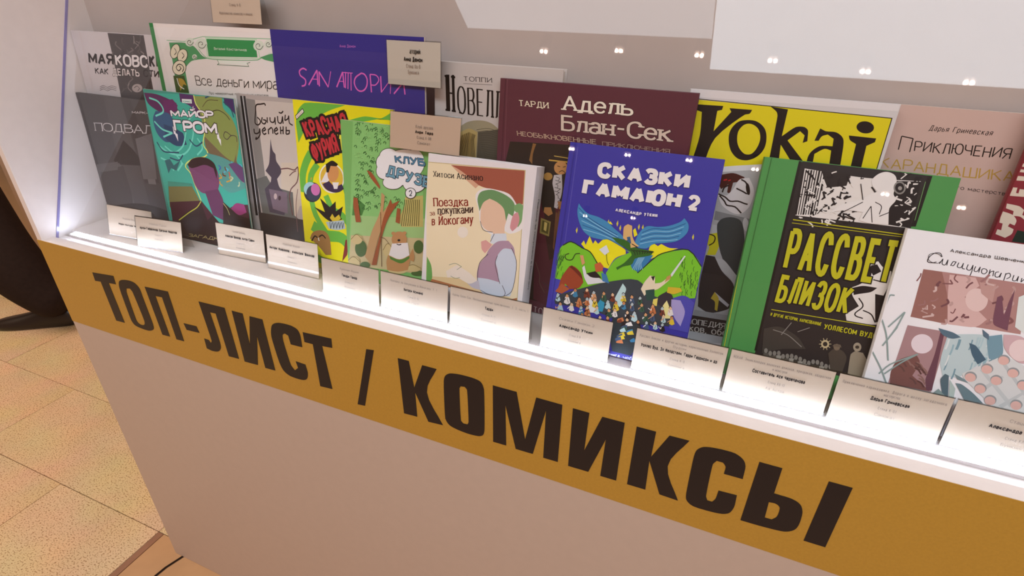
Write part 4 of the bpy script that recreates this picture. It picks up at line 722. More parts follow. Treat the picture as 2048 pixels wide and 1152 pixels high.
  ['P', '#f2f2e8', 0, [[88.5, 163.5, 88, 156.1, 85.3, 148.9, 80.5, 142.4, 74.1, 137.4, 66.7, 134.3, 59, 133.5, 51.8, 135.1, 45.9, 139, 41.8, 144.7, 39.9, 151.7, 40.5, 159.2, 43.5, 166.5, 48.4, 172.9, 54.9, 177.7, 62.3, 180.6, 69.8, 181.2, 76.8, 179.5, 82.5, 175.7, 86.5, 170.2]]],
  ['P', '#e6c040', 0, [[85.9, 162.9, 85.6, 156.2, 83.1, 149.5, 78.9, 143.7, 73.2, 139.1, 66.5, 136.3, 59.6, 135.7, 53.2, 137.2, 47.9, 140.7, 44.2, 146, 42.5, 152.3, 43, 159.2, 45.7, 165.8, 50.1, 171.6, 55.9, 176, 62.5, 178.6, 69.2, 179.1, 75.4, 177.6, 80.6, 174.1, 84.2, 169.1]]],
  ['P', '#f2eeee', 0, [[42.6, 148, 57.3, 170.6, 66, 161.4, 55.6, 149.8]]],
  ['P', '#3a2c50', 0, [[45.6, 145.8, 59, 152.3, 69.4, 143.8, 83.5, 150.9, 86.7, 143.6, 76.8, 137.1, 64, 135.3, 51.5, 138.7]]],
  ['P', '#f2eeee', 0, [[65.2, 151, 78, 152.8, 74, 141.9, 67.6, 141]]],
  ['P', '#d99a5e', 0, [[78.6, 166.1, 76.5, 160.2, 72.7, 155.3, 67.9, 152.4, 63.1, 152.1, 59.2, 154.5, 57.1, 159.1, 57.2, 164.9, 59.4, 170.8, 63.2, 175.7, 68, 178.5, 72.7, 178.7, 76.5, 176.4, 78.6, 171.9]]],
  ['P', '#181418', 0, [[55.3, 165.2, 54.8, 177.9, 67.9, 185, 78.4, 180.7, 75.1, 177.3, 64.1, 176.5, 59.4, 165.7]]],
  ['P', '#27323c', 0, [[41.8, 132.1, 40, 125.7, 35.8, 119.9, 29.8, 115.6, 23, 113.3, 16.4, 113.6, 11, 116.3, 7.8, 121.1, 7.1, 127.2, 9.1, 133.7, 13.4, 139.4, 19.4, 143.7, 26.1, 145.8, 32.6, 145.5, 37.8, 142.8, 41.1, 138.1]]],
  ['P', '#a8d8e0', 0, [[32.7, 136.1, 31, 131.1, 27.1, 126.6, 21.8, 123.7, 16.1, 122.9, 11.2, 124.4, 8.1, 127.8, 7.3, 132.6, 9.1, 137.7, 13, 142.1, 18.3, 145, 24, 145.8, 28.8, 144.3, 31.9, 140.8]]],
  ['P', '#39465a', 0, [[40.1, 130.5, 38.2, 124.7, 33.9, 119.6, 28, 116.3, 21.8, 115.4, 16.3, 117.1, 12.8, 121.1, 12, 126.6, 14, 132.4, 18.3, 137.5, 24.2, 140.7, 30.4, 141.6, 35.8, 139.9, 39.2, 135.9]]],
  ['P', '#d47ab8', 0, [[39.9, 137.3, 39.5, 133.1, 37.5, 129.2, 34.1, 126.4, 30.1, 125.2, 26.3, 126, 23.4, 128.6, 22, 132.3, 22.4, 136.6, 24.5, 140.5, 27.8, 143.3, 31.8, 144.4, 35.6, 143.6, 38.5, 141.1]]],
  ['S', '#e8a040', 1, 1.8, [23.2, 149.4, 25.2, 153.6]],
  ['P', '#181418', 0, [[25.6, 106.1, 46.6, 100.6, 38.7, 122.4, 57.2, 110.4, 69.3, 121.5, 68.8, 105.4, 83.2, 115.6, 77.2, 97.3, 80.1, 93.7, 60.2, 86.4, 47.3, 89.8, 34.9, 98.8]]],
  ['P', '#e2c838', 0, [[55.8, 92.5, 61.2, 100.2, 65.6, 94.1, 74.2, 100.9, 77.6, 94.7, 70.2, 89.4, 60.3, 87.8]]],
  ['P', '#b8ccd4', 0, [[46.9, 84.2, 83.3, 92.9, 85.6, 79.6, 69, 74.1, 52.6, 74.1]]],
  ['S', '#4a5a64', 0, 1.23, [55.2, 85.6, 56, 74.7, 59.4, 84.9]],
  ['S', '#4a5a64', 0, 1.23, [61.2, 86.6, 62, 75.7, 65.3, 85.9]],
  ['S', '#4a5a64', 0, 1.22, [67.1, 87.5, 67.9, 76.7, 71.3, 86.8]],
  ['S', '#4a5a64', 0, 1.22, [73, 88.5, 73.8, 77.7, 77.1, 87.8]],
  ['S', '#4a5a64', 0, 1.21, [78.9, 89.4, 79.7, 78.7, 83, 88.8]],
  ['P', '#a97e4c', 0, [[11.7, 50.2, 17.9, 61.2, 32.1, 67.9, 45.4, 67.3, 52.9, 57.4, 54, 29.1, 42, 26.8, 29.5, 38.9]]],
  ['S', '#181418', 1, 2.25, [14.8, 46.4, 22.6, 56.3, 27.5, 54.3]],
  ['S', '#181418', 1, 2.22, [31.1, 56.4, 38.2, 60.4, 44.5, 55.9]],
  ['S', '#f2eeee', 1, 1.92, [29.2, 54.6, 30.4, 49.2]],
  ['P', '#8c2a22', 0, [[84.3, 60.1, 92.6, 64.3, 85.9, 35.1, 75.1, 21.5]]]],
 'klub': [
  ['P', '#8fcf7c', 0, [[22.8, 252, 137.4, 257, 142.9, 38.9, 0.9, 21.8]]],
  ['P', '#d3c294', 0, [[8, 73.4, 142.8, 91.6, 142.9, 33.5, 0.9, 21.8]]],
  ['P', '#a6d088', 0, [[11.3, 106.2, 142.8, 122, 142.8, 91.6, 7.4, 73.3]]],
  ['P', '#4c8a44', 0, [[17.5, 138.4, 38.2, 126, 31.3, 109.3, 12.5, 106.4]]],
  ['P', '#c9be74', 0, [[109.2, 149.1, 140, 156, 140, 108.9, 102.7, 102.7, 97.1, 114.6, 109, 136.7]]],
  ['S', '#4a4a20', 1, 1.09, [109.2, 145.4, 106, 126.2, 102.2, 103.9]],
  ['S', '#4a4a20', 1, 1.08, [112.3, 145.8, 109.5, 126.7, 106, 104.6]],
  ['S', '#4a4a20', 1, 1.08, [115.4, 146.3, 112.9, 127.3, 109.7, 105.2]],
  ['S', '#4a4a20', 1, 1.08, [118.5, 146.7, 116.3, 127.8, 113.5, 105.8]],
  ['S', '#4a4a20', 1, 1.08, [121.6, 147.2, 119.7, 128.3, 117.2, 106.4]],
  ['S', '#4a4a20', 1, 1.07, [124.7, 147.6, 123.1, 128.9, 121, 107]],
  ['S', '#4a4a20', 1, 1.07, [127.8, 148.1, 126.5, 129.4, 124.7, 107.7]],
  ['S', '#4a4a20', 1, 1.07, [130.8, 148.5, 129.9, 129.9, 128.4, 108.3]],
  ['S', '#4a4a20', 1, 1.06, [133.9, 149, 133.3, 130.4, 132.1, 108.9]],
  ['S', '#2f6a30', 1, 0.87, [46.6, 178.1, 48.7, 180.6, 51, 179.7, 50.3, 176.9]],
  ['S', '#2f6a30', 1, 0.83, [43.2, 242.6, 45.3, 244.8, 47.6, 243.9, 46.9, 241.3]],
  ['S', '#2f6a30', 1, 0.9, [39.6, 141.6, 41.8, 144.2, 44.2, 143.3, 43.5, 140.4]],
  ['S', '#2f6a30', 1, 0.91, [43, 122.4, 45.2, 125.1, 47.6, 124.2, 46.9, 121.2]],
  ['S', '#2f6a30', 1, 0.87, [89.9, 144.7, 92, 147.3, 94.3, 146.3, 93.7, 143.5]],
  ['S', '#2f6a30', 1, 0.83, [35.8, 247.4, 37.9, 249.7, 40.2, 248.7, 39.5, 246.1]],
  ['S', '#2f6a30', 1, 0.87, [50.7, 178, 52.8, 180.5, 55.1, 179.6, 54.4, 176.8]],
  ['S', '#2f6a30', 1, 0.91, [21.2, 134.7, 23.5, 137.4, 25.9, 136.4, 25.1, 133.5]],
  ['S', '#2f6a30', 1, 0.85, [55.5, 193.1, 57.6, 195.5, 59.9, 194.6, 59.2, 191.9]],
  ['S', '#2f6a30', 1, 0.89, [52.9, 141.4, 55.1, 144, 57.4, 143.1, 56.7, 140.2]],
  ['S', '#2f6a30', 1, 0.91, [25.2, 128.6, 27.5, 131.3, 29.9, 130.4, 29.1, 127.4]],
  ['S', '#2f6a30', 1, 0.83, [65.5, 226.3, 67.6, 228.6, 69.8, 227.7, 69.1, 225]],
  ['S', '#2f6a30', 1, 0.87, [46.3, 169.8, 48.5, 172.3, 50.8, 171.3, 50.1, 168.5]],
  ['S', '#2f6a30', 1, 0.92, [20.2, 116.4, 22.5, 119.1, 24.9, 118.2, 24.1, 115.2]],
  ['S', '#2f6a30', 1, 0.84, [42, 227.7, 44.1, 230, 46.4, 229.1, 45.7, 226.5]],
  ['S', '#2f6a30', 1, 0.84, [29.8, 244.5, 32, 246.8, 34.2, 245.9, 33.5, 243.3]],
  ['S', '#2f6a30', 1, 0.84, [39.4, 225.6, 41.6, 227.9, 43.8, 227, 43.1, 224.3]],
  ['S', '#2f6a30', 1, 0.89, [61.8, 130.6, 64, 133.2, 66.3, 132.2, 65.6, 129.3]],
  ['S', '#2f6a30', 1, 0.84, [59.6, 214.4, 61.7, 216.8, 63.9, 215.8, 63.2, 213.2]],
  ['S', '#2f6a30', 1, 0.86, [100.7, 138.5, 102.7, 141, 105, 140.1, 104.4, 137.3]],
  ['S', '#2f6a30', 1, 0.86, [49.7, 192.5, 51.9, 194.9, 54.1, 194, 53.4, 191.3]],
  ['S', '#2f6a30', 1, 0.88, [36.9, 165.6, 39.1, 168.1, 41.4, 167.2, 40.7, 164.3]],
  ['S', '#2f6a30', 1, 0.91, [24.4, 134.4, 26.7, 137, 29.1, 136.1, 28.3, 133.2]],
  ['S', '#2f6a30', 1, 0.82, [71.1, 239.5, 73.1, 241.7, 75.3, 240.8, 74.7, 238.2]],
  ['S', '#2f6a30', 1, 0.81, [81.3, 249.9, 83.3, 252.1, 85.5, 251.2, 84.9, 248.7]],
  ['S', '#2f6a30', 1, 0.84, [29.5, 246.4, 31.7, 248.7, 34, 247.8, 33.2, 245.2]],
  ['S', '#2f6a30', 1, 0.88, [59.3, 142.3, 61.5, 144.8, 63.8, 143.9, 63.1, 141]],
  ['S', '#2f6a30', 1, 0.9, [32.7, 147.1, 35, 149.7, 37.3, 148.8, 36.6, 145.9]],
  ['S', '#2f6a30', 1, 0.86, [49.9, 193.6, 52, 196, 54.3, 195.1, 53.6, 192.3]],
  ['S', '#2f6a30', 1, 0.91, [38.9, 119.2, 41.2, 121.9, 43.6, 121, 42.8, 118]],
  ['S', '#2f6a30', 1, 0.9, [22.2, 155.3, 24.4, 157.9, 26.8, 156.9, 26, 154.1]],
  ['S', '#2f6a30', 1, 0.88, [73.2, 135.7, 75.3, 138.3, 77.6, 137.4, 77, 134.5]],
  ['S', '#2f6a30', 1, 0.86, [38.2, 204.2, 40.4, 206.6, 42.6, 205.7, 41.9, 202.9]],
  ['S', '#2f6a30', 1, 0.92, [23, 116.8, 25.3, 119.5, 27.7, 118.6, 27, 115.6]],
  ['S', '#2f6a30', 1, 0.85, [38.4, 223.8, 40.6, 226.1, 42.8, 225.2, 42.1, 222.5]],
  ['S', '#2f6a30', 1, 0.89, [23.9, 169.9, 26.2, 172.4, 28.5, 171.5, 27.8, 168.6]],
  ['S', '#2f6a30', 1, 0.82, [81.6, 233.2, 83.6, 235.4, 85.8, 234.5, 85.2, 231.9]],
  ['S', '#2f6a30', 1, 0.91, [21.2, 138.6, 23.5, 141.2, 25.9, 140.3, 25.1, 137.4]],
  ['S', '#2f6a30', 1, 0.89, [39.9, 145.7, 42.2, 148.3, 44.5, 147.4, 43.8, 144.5]],
  ['S', '#2f6a30', 1, 0.87, [29.3, 188.8, 31.5, 191.3, 33.8, 190.3, 33, 187.6]],
  ['S', '#2f6a30', 1, 0.91, [22.5, 139.1, 24.8, 141.7, 27.2, 140.8, 26.4, 137.8]],
  ['S', '#2f6a30', 1, 0.87, [95.5, 133.9, 97.5, 136.4, 99.8, 135.5, 99.2, 132.7]],
  ['S', '#2f6a30', 1, 0.89, [36.8, 159.9, 39.1, 162.4, 41.4, 161.5, 40.7, 158.6]],
  ['S', '#2f6a30', 1, 0.82, [78.1, 230.5, 80.2, 232.8, 82.4, 231.9, 81.7, 229.3]],
  ['S', '#2f6a30', 1, 0.91, [38.8, 128.5, 41.1, 131.2, 43.4, 130.2, 42.7, 127.3]],
  ['S', '#2f6a30', 1, 0.8, [90.9, 244.3, 92.9, 246.5, 95.1, 245.6, 94.5, 243.1]],
  ['S', '#2f6a30', 1, 0.9, [25.8, 153.7, 28.1, 156.3, 30.5, 155.3, 29.7, 152.5]],
  ['S', '#2f6a30', 1, 0.85, [52.9, 197.9, 55.1, 200.3, 57.3, 199.4, 56.6, 196.7]],
  ['S', '#2f6a30', 1, 0.83, [36, 248.2, 38.1, 250.5, 40.4, 249.5, 39.7, 246.9]],
  ['S', '#2f6a30', 1, 0.87, [96.7, 127.3, 98.8, 129.9, 101.1, 129, 100.5, 126.1]],
  ['S', '#2f6a30', 1, 0.82, [71.1, 235.9, 73.2, 238.2, 75.4, 237.3, 74.7, 234.7]],
  ['S', '#2f6a30', 1, 0.86, [44.8, 199.6, 47, 202, 49.3, 201.1, 48.6, 198.4]],
  ['S', '#2f6a30', 1, 0.88, [32.4, 180.5, 34.6, 183, 36.9, 182.1, 36.2, 179.3]],
  ['S', '#2f6a30', 1, 0.87, [88.8, 130.4, 90.9, 133, 93.2, 132.1, 92.5, 129.3]],
  ['S', '#2f6a30', 1, 0.83, [65.4, 221.6, 67.5, 223.9, 69.7, 223, 69.1, 220.4]],
  ['S', '#2f6a30', 1, 0.86, [96.3, 142.7, 98.4, 145.2, 100.6, 144.3, 100, 141.5]],
  ['S', '#2f6a30', 1, 0.9, [25.2, 148.3, 27.5, 150.8, 29.9, 149.9, 29.1, 147]],
  ['S', '#2f6a30', 1, 0.88, [52.9, 152.1, 55.1, 154.7, 57.4, 153.8, 56.7, 150.9]],
  ['S', '#2f6a30', 1, 0.86, [22.5, 212.2, 24.7, 214.6, 27, 213.6, 26.2, 210.9]],
  ['S', '#2f6a30', 1, 0.85, [26, 230.8, 28.2, 233.1, 30.5, 232.2, 29.7, 229.5]],
  ['S', '#2f6a30', 1, 0.84, [25.9, 242.9, 28, 245.2, 30.3, 244.2, 29.6, 241.6]],
  ['S', '#2f6a30', 1, 0.82, [60.6, 238.9, 62.7, 241.1, 64.9, 240.2, 64.2, 237.6]],
  ['S', '#2f6a30', 1, 0.85, [50.4, 212.6, 52.6, 215, 54.8, 214.1, 54.1, 211.4]],
  ['S', '#2f6a30', 1, 0.87, [33.1, 185.8, 35.3, 188.3, 37.6, 187.3, 36.9, 184.5]],
  ['S', '#2f6a30', 1, 0.82, [52.1, 247, 54.2, 249.3, 56.4, 248.4, 55.8, 245.8]],
  ['S', '#2f6a30', 1, 0.85, [26.1, 233.6, 28.3, 235.9, 30.6, 234.9, 29.9, 232.3]],
  ['S', '#2f6a30', 1, 0.84, [60.6, 219.9, 62.6, 222.2, 64.9, 221.3, 64.2, 218.6]],
  ['S', '#2f6a30', 1, 0.82, [68.9, 237.4, 71, 239.6, 73.2, 238.7, 72.5, 236.1]],
  ['S', '#2f6a30', 1, 0.86, [39.7, 204.8, 41.8, 207.2, 44.1, 206.2, 43.4, 203.5]],
  ['S', '#2f6a30', 1, 0.88, [34.6, 169.8, 36.8, 172.4, 39.1, 171.4, 38.4, 168.6]],
  ['S', '#2f6a30', 1, 0.92, [32, 119.7, 34.3, 122.3, 36.6, 121.4, 35.9, 118.4]],
  ['S', '#2f6a30', 1, 0.87, [44, 172.8, 46.2, 175.3, 48.5, 174.4, 47.8, 171.6]],
  ['S', '#2f6a30', 1, 0.82, [77.5, 235.9, 79.5, 238.2, 81.7, 237.3, 81.1, 234.7]],
  ['S', '#2f6a30', 1, 0.84, [59.6, 210.2, 61.7, 212.6, 64, 211.6, 63.3, 209]],
  ['S', '#2f6a30', 1, 0.83, [61.5, 223.8, 63.6, 226.1, 65.9, 225.1, 65.2, 222.5]],
  ['S', '#2f6a30', 1, 0.82, [74.5, 232.2, 76.5, 234.5, 78.7, 233.6, 78.1, 231]],
  ['S', '#2f6a30', 1, 0.89, [23.9, 161.9, 26.1, 164.4, 28.5, 163.5, 27.7, 160.6]],
  ['S', '#2f6a30', 1, 0.87, [35.3, 189.3, 37.5, 191.7, 39.8, 190.8, 39.1, 188]],
  ['S', '#2f6a30', 1, 0.81, [66.5, 252.4, 68.5, 254.6, 70.7, 253.7, 70.1, 251.1]],
  ['S', '#2f6a30', 1, 0.9, [29.6, 137.7, 31.9, 140.4, 34.3, 139.4, 33.5, 136.5]],
  ['S', '#2f6a30', 1, 0.82, [81.8, 228.5, 83.8, 230.8, 86, 229.9, 85.4, 227.3]],
  ['S', '#2f6a30', 1, 0.92, [17.6, 127.9, 19.9, 130.5, 22.3, 129.6, 21.5, 126.6]],
  ['S', '#2f6a30', 1, 0.88, [40.5, 159.1, 42.7, 161.6, 45, 160.7, 44.3, 157.9]],
  ['S', '#2f6a30', 1, 0.86, [52.4, 192.5, 54.5, 195, 56.8, 194, 56.1, 191.3]],
  ['S', '#2f6a30', 1, 0.9, [36.6, 142.7, 38.8, 145.3, 41.2, 144.4, 40.4, 141.5]],
  ['S', '#2f6a30', 1, 0.86, [47.6, 185.2, 49.8, 187.7, 52.1, 186.7, 51.4, 184]],
  ['S', '#2f6a30', 1, 0.89, [51.5, 146.6, 53.7, 149.2, 56, 148.2, 55.3, 145.4]],
  ['S', '#2f6a30', 1, 0.85, [35.4, 219.7, 37.5, 222, 39.8, 221.1, 39.1, 218.4]],
  ['S', '#2f6a30', 1, 0.83, [56.8, 240.1, 58.8, 242.4, 61.1, 241.4, 60.4, 238.8]],
  ['S', '#2f6a30', 1, 0.88, [54.5, 154.5, 56.7, 157, 59, 156.1, 58.3, 153.3]],
  ['S', '#2f6a30', 1, 0.9, [43.2, 130, 45.4, 132.6, 47.8, 131.7, 47, 128.8]],
  ['S', '#2f6a30', 1, 0.82, [69.6, 241.7, 71.7, 243.9, 73.9, 243, 73.2, 240.4]],
  ['S', '#2f6a30', 1, 0.89, [37.3, 160.9, 39.5, 163.4, 41.8, 162.5, 41.1, 159.6]],
  ['S', '#2f6a30', 1, 0.88, [29.3, 171, 31.5, 173.5, 33.9, 172.6, 33.1, 169.8]],
  ['S', '#2f6a30', 1, 0.9, [21.4, 160.2, 23.7, 162.8, 26, 161.8, 25.3, 159]],
  ['S', '#2f6a30', 1, 0.85, [28.9, 230.7, 31, 233, 33.3, 232.1, 32.6, 229.4]],
  ['S', '#2f6a30', 1, 0.9, [55.1, 126.6, 57.3, 129.3, 59.7, 128.3, 59, 125.4]],
  ['S', '#2f6a30', 1, 0.9, [20.5, 147.5, 22.8, 150.1, 25.2, 149.2, 24.4, 146.3]],
  ['S', '#2f6a30', 1, 0.85, [40.6, 214.1, 42.8, 216.5, 45, 215.6, 44.3, 212.9]],
  ['S', '#2f6a30', 1, 0.9, [21.1, 147.1, 23.4, 149.7, 25.8, 148.8, 25, 145.9]],
  ['S', '#2f6a30', 1, 0.88, [72.8, 142.3, 74.9, 144.9, 77.2, 143.9, 76.6, 141.1]],
  ['S', '#2f6a30', 1, 0.84, [27.2, 237.9, 29.4, 240.2, 31.7, 239.2, 30.9, 236.6]],
  ['S', '#2f6a30', 1, 0.89, [50.2, 147.4, 52.4, 150, 54.7, 149.1, 54, 146.2]],
  ['S', '#2f6a30', 1, 0.84, [31.7, 234.2, 33.9, 236.5, 36.1, 235.6, 35.4, 232.9]],
  ['S', '#2f6a30', 1, 0.89, [49.5, 149.4, 51.6, 152, 54, 151.1, 53.3, 148.2]],
  ['S', '#2f6a30', 1, 0.9, [55.7, 125.2, 57.9, 127.9, 60.2, 126.9, 59.5, 124]],
  ['S', '#2f6a30', 1, 0.88, [38.1, 162.5, 40.3, 165, 42.6, 164.1, 41.9, 161.3]],
  ['S', '#2f6a30', 1, 0.85, [50.3, 210.4, 52.5, 212.7, 54.7, 211.8, 54, 209.1]],
  ['S', '#2f6a30', 1, 0.87, [92.9, 141.7, 95, 144.2, 97.2, 143.3, 96.6, 140.5]],
  ['S', '#2f6a30', 1, 0.88, [79.1, 126.8, 81.2, 129.4, 83.5, 128.5, 82.9, 125.6]],
  ['S', '#2f6a30', 1, 0.83, [45.4, 238.2, 47.5, 240.5, 49.8, 239.5, 49.1, 236.9]],
  ['S', '#2f6a30', 1, 0.89, [45.1, 147.2, 47.3, 149.8, 49.6, 148.9, 48.9, 146]],
  ['S', '#2f6a30', 1, 0.8, [91.5, 245.4, 93.5, 247.7, 95.6, 246.7, 95, 244.2]],
  ['S', '#2f6a30', 1, 0.83, [59, 228.9, 61, 231.2, 63.3, 230.2, 62.6, 227.6]],
  ['S', '#2f6a30', 1, 0.87, [41.5, 188.7, 43.6, 191.2, 45.9, 190.2, 45.2, 187.5]],
  ['S', '#2f6a30', 1, 0.83, [74.2, 223.1, 76.2, 225.4, 78.5, 224.5, 77.8, 221.9]],
  ['S', '#2f6a30', 1, 0.82, [59.9, 241.6, 62, 243.8, 64.2, 242.9, 63.5, 240.3]],
  ['S', '#2f6a30', 1, 0.83, [59.9, 233.5, 62, 235.8, 64.2, 234.9, 63.5, 232.3]],
  ['S', '#2f6a30', 1, 0.87, [46.7, 179.9, 48.9, 182.4, 51.2, 181.5, 50.5, 178.7]],
  ['S', '#2f6a30', 1, 0.83, [52, 238.6, 54.1, 240.8, 56.3, 239.9, 55.6, 237.3]],
  ['S', '#a4dc8c', 1, 0.86, [22.2, 124.9, 24.8, 126.9, 26.5, 125.1]],
  ['S', '#a4dc8c', 1, 0.82, [29.3, 183.7, 31.8, 185.5, 33.5, 183.8]],
  ['S', '#a4dc8c', 1, 0.8, [27.7, 225.6, 30.1, 227.2, 31.8, 225.5]],
  ['S', '#a4dc8c', 1, 0.8, [50.5, 203.6, 52.9, 205.3, 54.6, 203.6]],
  ['S', '#a4dc8c', 1, 0.82, [74.4, 140.6, 76.8, 142.5, 78.5, 140.7]],
  ['S', '#a4dc8c', 1, 0.83, [57.2, 150.9, 59.7, 152.7, 61.4, 151]],
  ['S', '#a4dc8c', 1, 0.76, [74.4, 253.1, 76.6, 254.7, 78.2, 253]],
  ['S', '#a4dc8c', 1, 0.77, [64.1, 238.9, 66.4, 240.5, 68, 238.8]],
  ['S', '#a4dc8c', 1, 0.8, [42.6, 204.8, 45, 206.5, 46.6, 204.8]],
  ['S', '#a4dc8c', 1, 0.79, [49.2, 211.2, 51.6, 212.9, 53.3, 211.2]],
  ['S', '#a4dc8c', 1, 0.77, [69.5, 230.7, 71.8, 232.3, 73.4, 230.6]],
  ['S', '#a4dc8c', 1, 0.83, [54.7, 141, 57.1, 142.9, 58.8, 141.1]],
  ['S', '#a4dc8c', 1, 0.77, [72.1, 229.4, 74.4, 231.1, 76, 229.4]],
  ['S', '#a4dc8c', 1, 0.79, [43, 229.2, 45.4, 230.9, 47.1, 229.2]],
  ['S', '#a4dc8c', 1, 0.83, [73.3, 127.8, 75.7, 129.7, 77.4, 128]],
  ['S', '#a4dc8c', 1, 0.78, [69, 222.9, 71.3, 224.6, 72.9, 222.9]],
  ['S', '#a4dc8c', 1, 0.87, [17.4, 120.4, 20, 122.3, 21.8, 120.5]],
  ['S', '#a4dc8c', 1, 0.76, [80.9, 238, 83.2, 239.6, 84.8, 237.9]],
  ['S', '#a4dc8c', 1, 0.82, [22, 200.7, 24.5, 202.4, 26.1, 200.7]],
  ['S', '#a4dc8c', 1, 0.83, [40.6, 155.9, 43.1, 157.8, 44.8, 156]],
  ['S', '#a4dc8c', 1, 0.84, [48.7, 130.9, 51.2, 132.8, 52.9, 131]],
  ['S', '#a4dc8c', 1, 0.76, [66.9, 250.7, 69.2, 252.3, 70.8, 250.6]],
  ['S', '#a4dc8c', 1, 0.83, [68.2, 125.6, 70.7, 127.5, 72.4, 125.7]],
  ['S', '#a4dc8c', 1, 0.77, [68.4, 229.1, 70.7, 230.7, 72.3, 229]],
  ['S', '#a4dc8c', 1, 0.78, [44.4, 233.2, 46.8, 234.8, 48.4, 233.1]],
  ['S', '#a4dc8c', 1, 0.77, [69.7, 242.2, 72, 243.8, 73.6, 242.1]],
  ['S', '#a4dc8c', 1, 0.81, [28.4, 198, 30.9, 199.7, 32.5, 198]],
  ['S', '#a4dc8c', 1, 0.76, [80.1, 246.3, 82.4, 247.8, 84, 246.2]],
  ['S', '#a4dc8c', 1, 0.79, [49.3, 224, 51.6, 225.6, 53.3, 223.9]],
  ['S', '#a4dc8c', 1, 0.77, [66.8, 235, 69.1, 236.6, 70.7, 234.9]],
  ['S', '#a4dc8c', 1, 0.78, [49.5, 229, 51.9, 230.6, 53.5, 229]],
  ['S', '#a4dc8c', 1, 0.82, [71, 145.2, 73.4, 147, 75.1, 145.3]],
  ['S', '#a4dc8c', 1, 0.81, [36.5, 193.2, 38.9, 195, 40.6, 193.2]],
  ['S', '#a4dc8c', 1, 0.79, [31.8, 239.1, 34.2, 240.7, 35.9, 239]],
  ['S', '#a4dc8c', 1, 0.77, [72.5, 236.1, 74.8, 237.8, 76.4, 236.1]],
  ['S', '#a4dc8c', 1, 0.76, [72.6, 250.6, 74.9, 252.1, 76.5, 250.5]],
  ['S', '#a4dc8c', 1, 0.84, [53.1, 129, 55.5, 130.9, 57.3, 129.1]],
  ['S', '#a4dc8c', 1, 0.76, [75.7, 244, 78, 245.6, 79.6, 243.9]],
  ['S', '#a4dc8c', 1, 0.77, [81.3, 230.6, 83.6, 232.2, 85.2, 230.5]],
  ['S', '#a4dc8c', 1, 0.76, [72.2, 251.6, 74.5, 253.2, 76.1, 251.5]],
  ['S', '#a4dc8c', 1, 0.84, [50.4, 128.7, 52.8, 130.6, 54.6, 128.8]],
  ['S', '#a4dc8c', 1, 0.83, [56, 145.2, 58.4, 147.1, 60.1, 145.3]],
  ['S', '#a4dc8c', 1, 0.77, [52.6, 248.6, 55, 250.1, 56.6, 248.5]],
  ['S', '#a4dc8c', 1, 0.84, [28.9, 150.5, 31.5, 152.4, 33.2, 150.6]],
  ['S', '#a4dc8c', 1, 0.84, [49.7, 141.5, 52.2, 143.4, 53.9, 141.6]],
  ['S', '#a4dc8c', 1, 0.81, [34.8, 197, 37.3, 198.7, 39, 197]],
  ['S', '#a4dc8c', 1, 0.76, [77.7, 251.8, 79.9, 253.4, 81.6, 251.7]],
  ['S', '#a4dc8c', 1, 0.77, [72.3, 233, 74.6, 234.6, 76.2, 232.9]],
  ['S', '#a4dc8c', 1, 0.8, [43.1, 213, 45.5, 214.7, 47.2, 213]],
  ['S', '#a4dc8c', 1, 0.85, [30.4, 142.2, 33, 144.1, 34.7, 142.3]],
  ['S', '#a4dc8c', 1, 0.81, [26.6, 202.7, 29.1, 204.4, 30.8, 202.7]],
  ['S', '#a4dc8c', 1, 0.79, [47.1, 227.4, 49.5, 229.1, 51.1, 227.4]],
  ['S', '#a4dc8c', 1, 0.81, [30.5, 203.9, 33, 205.7, 34.7, 203.9]],
  ['S', '#a4dc8c', 1, 0.84, [20, 167.6, 22.5, 169.4, 24.2, 167.7]],
  ['S', '#a4dc8c', 1, 0.84, [24.3, 161, 26.8, 162.9, 28.5, 161.1]],
  ['S', '#a4dc8c', 1, 0.82, [23.8, 197.3, 26.3, 199, 28, 197.3]],
  ['S', '#a4dc8c', 1, 0.83, [29.2, 166.9, 31.7, 168.7, 33.4, 166.9]],
  ['S', '#a4dc8c', 1, 0.81, [40.9, 193, 43.3, 194.8, 45, 193.1]],
  ['S', '#a4dc8c', 1, 0.78, [52.2, 241.9, 54.6, 243.5, 56.2, 241.8]],
  ['S', '#a4dc8c', 1, 0.82, [42.8, 172.5, 45.2, 174.3, 46.9, 172.5]],
  ['S', '#a4dc8c', 1, 0.85, [19.4, 143.6, 21.9, 145.5, 23.6, 143.7]],
  ['S', '#a4dc8c', 1, 0.79, [28.9, 232.9, 31.3, 234.6, 32.9, 232.8]],
  ['S', '#a4dc8c', 1, 0.8, [35.6, 213.3, 38.1, 215, 39.7, 213.3]],
  ['S', '#a4dc8c', 1, 0.82, [74, 140.7, 76.4, 142.6, 78.1, 140.8]],
  ['S', '#a4dc8c', 1, 0.79, [56.4, 216.9, 58.8, 218.5, 60.4, 216.8]],
  ['P', '#a55a34', 0, [[17.4, 135.8, 25, 135.6, 29.2, 98.4, 19.8, 96.9, 16.6, 122.7]]],
  ['P', '#a55a34', 0, [[43.8, 180.7, 52.5, 178.1, 66.4, 160.3, 66.2, 155.3, 52.1, 168.3]]],
  ['P', '#c9a070', 0, [[34.1, 42.3, 48.5, 85.7, 65, 119.8, 69, 150.8, 74.7, 146.6, 70.9, 120.7, 81.6, 135.1, 73.6, 110.9, 60.4, 77.1, 46.2, 30.7]]],
  ['P', '#a55a34', 0, [[46.2, 30.7, 63.6, 83, 70.6, 110.4, 84.8, 143, 87.5, 135.9, 100.6, 142.9, 79.5, 111.8, 66.5, 78.2, 55.6, 32.6]]],
  ['P', '#a55a34', 0, [[96, 130.9, 101.8, 130.6, 99.9, 107.4, 92.7, 108.8]]],
  ['S', '#6a4a2a', 0, 1.16, [66.4, 120, 65.5, 31.7]],
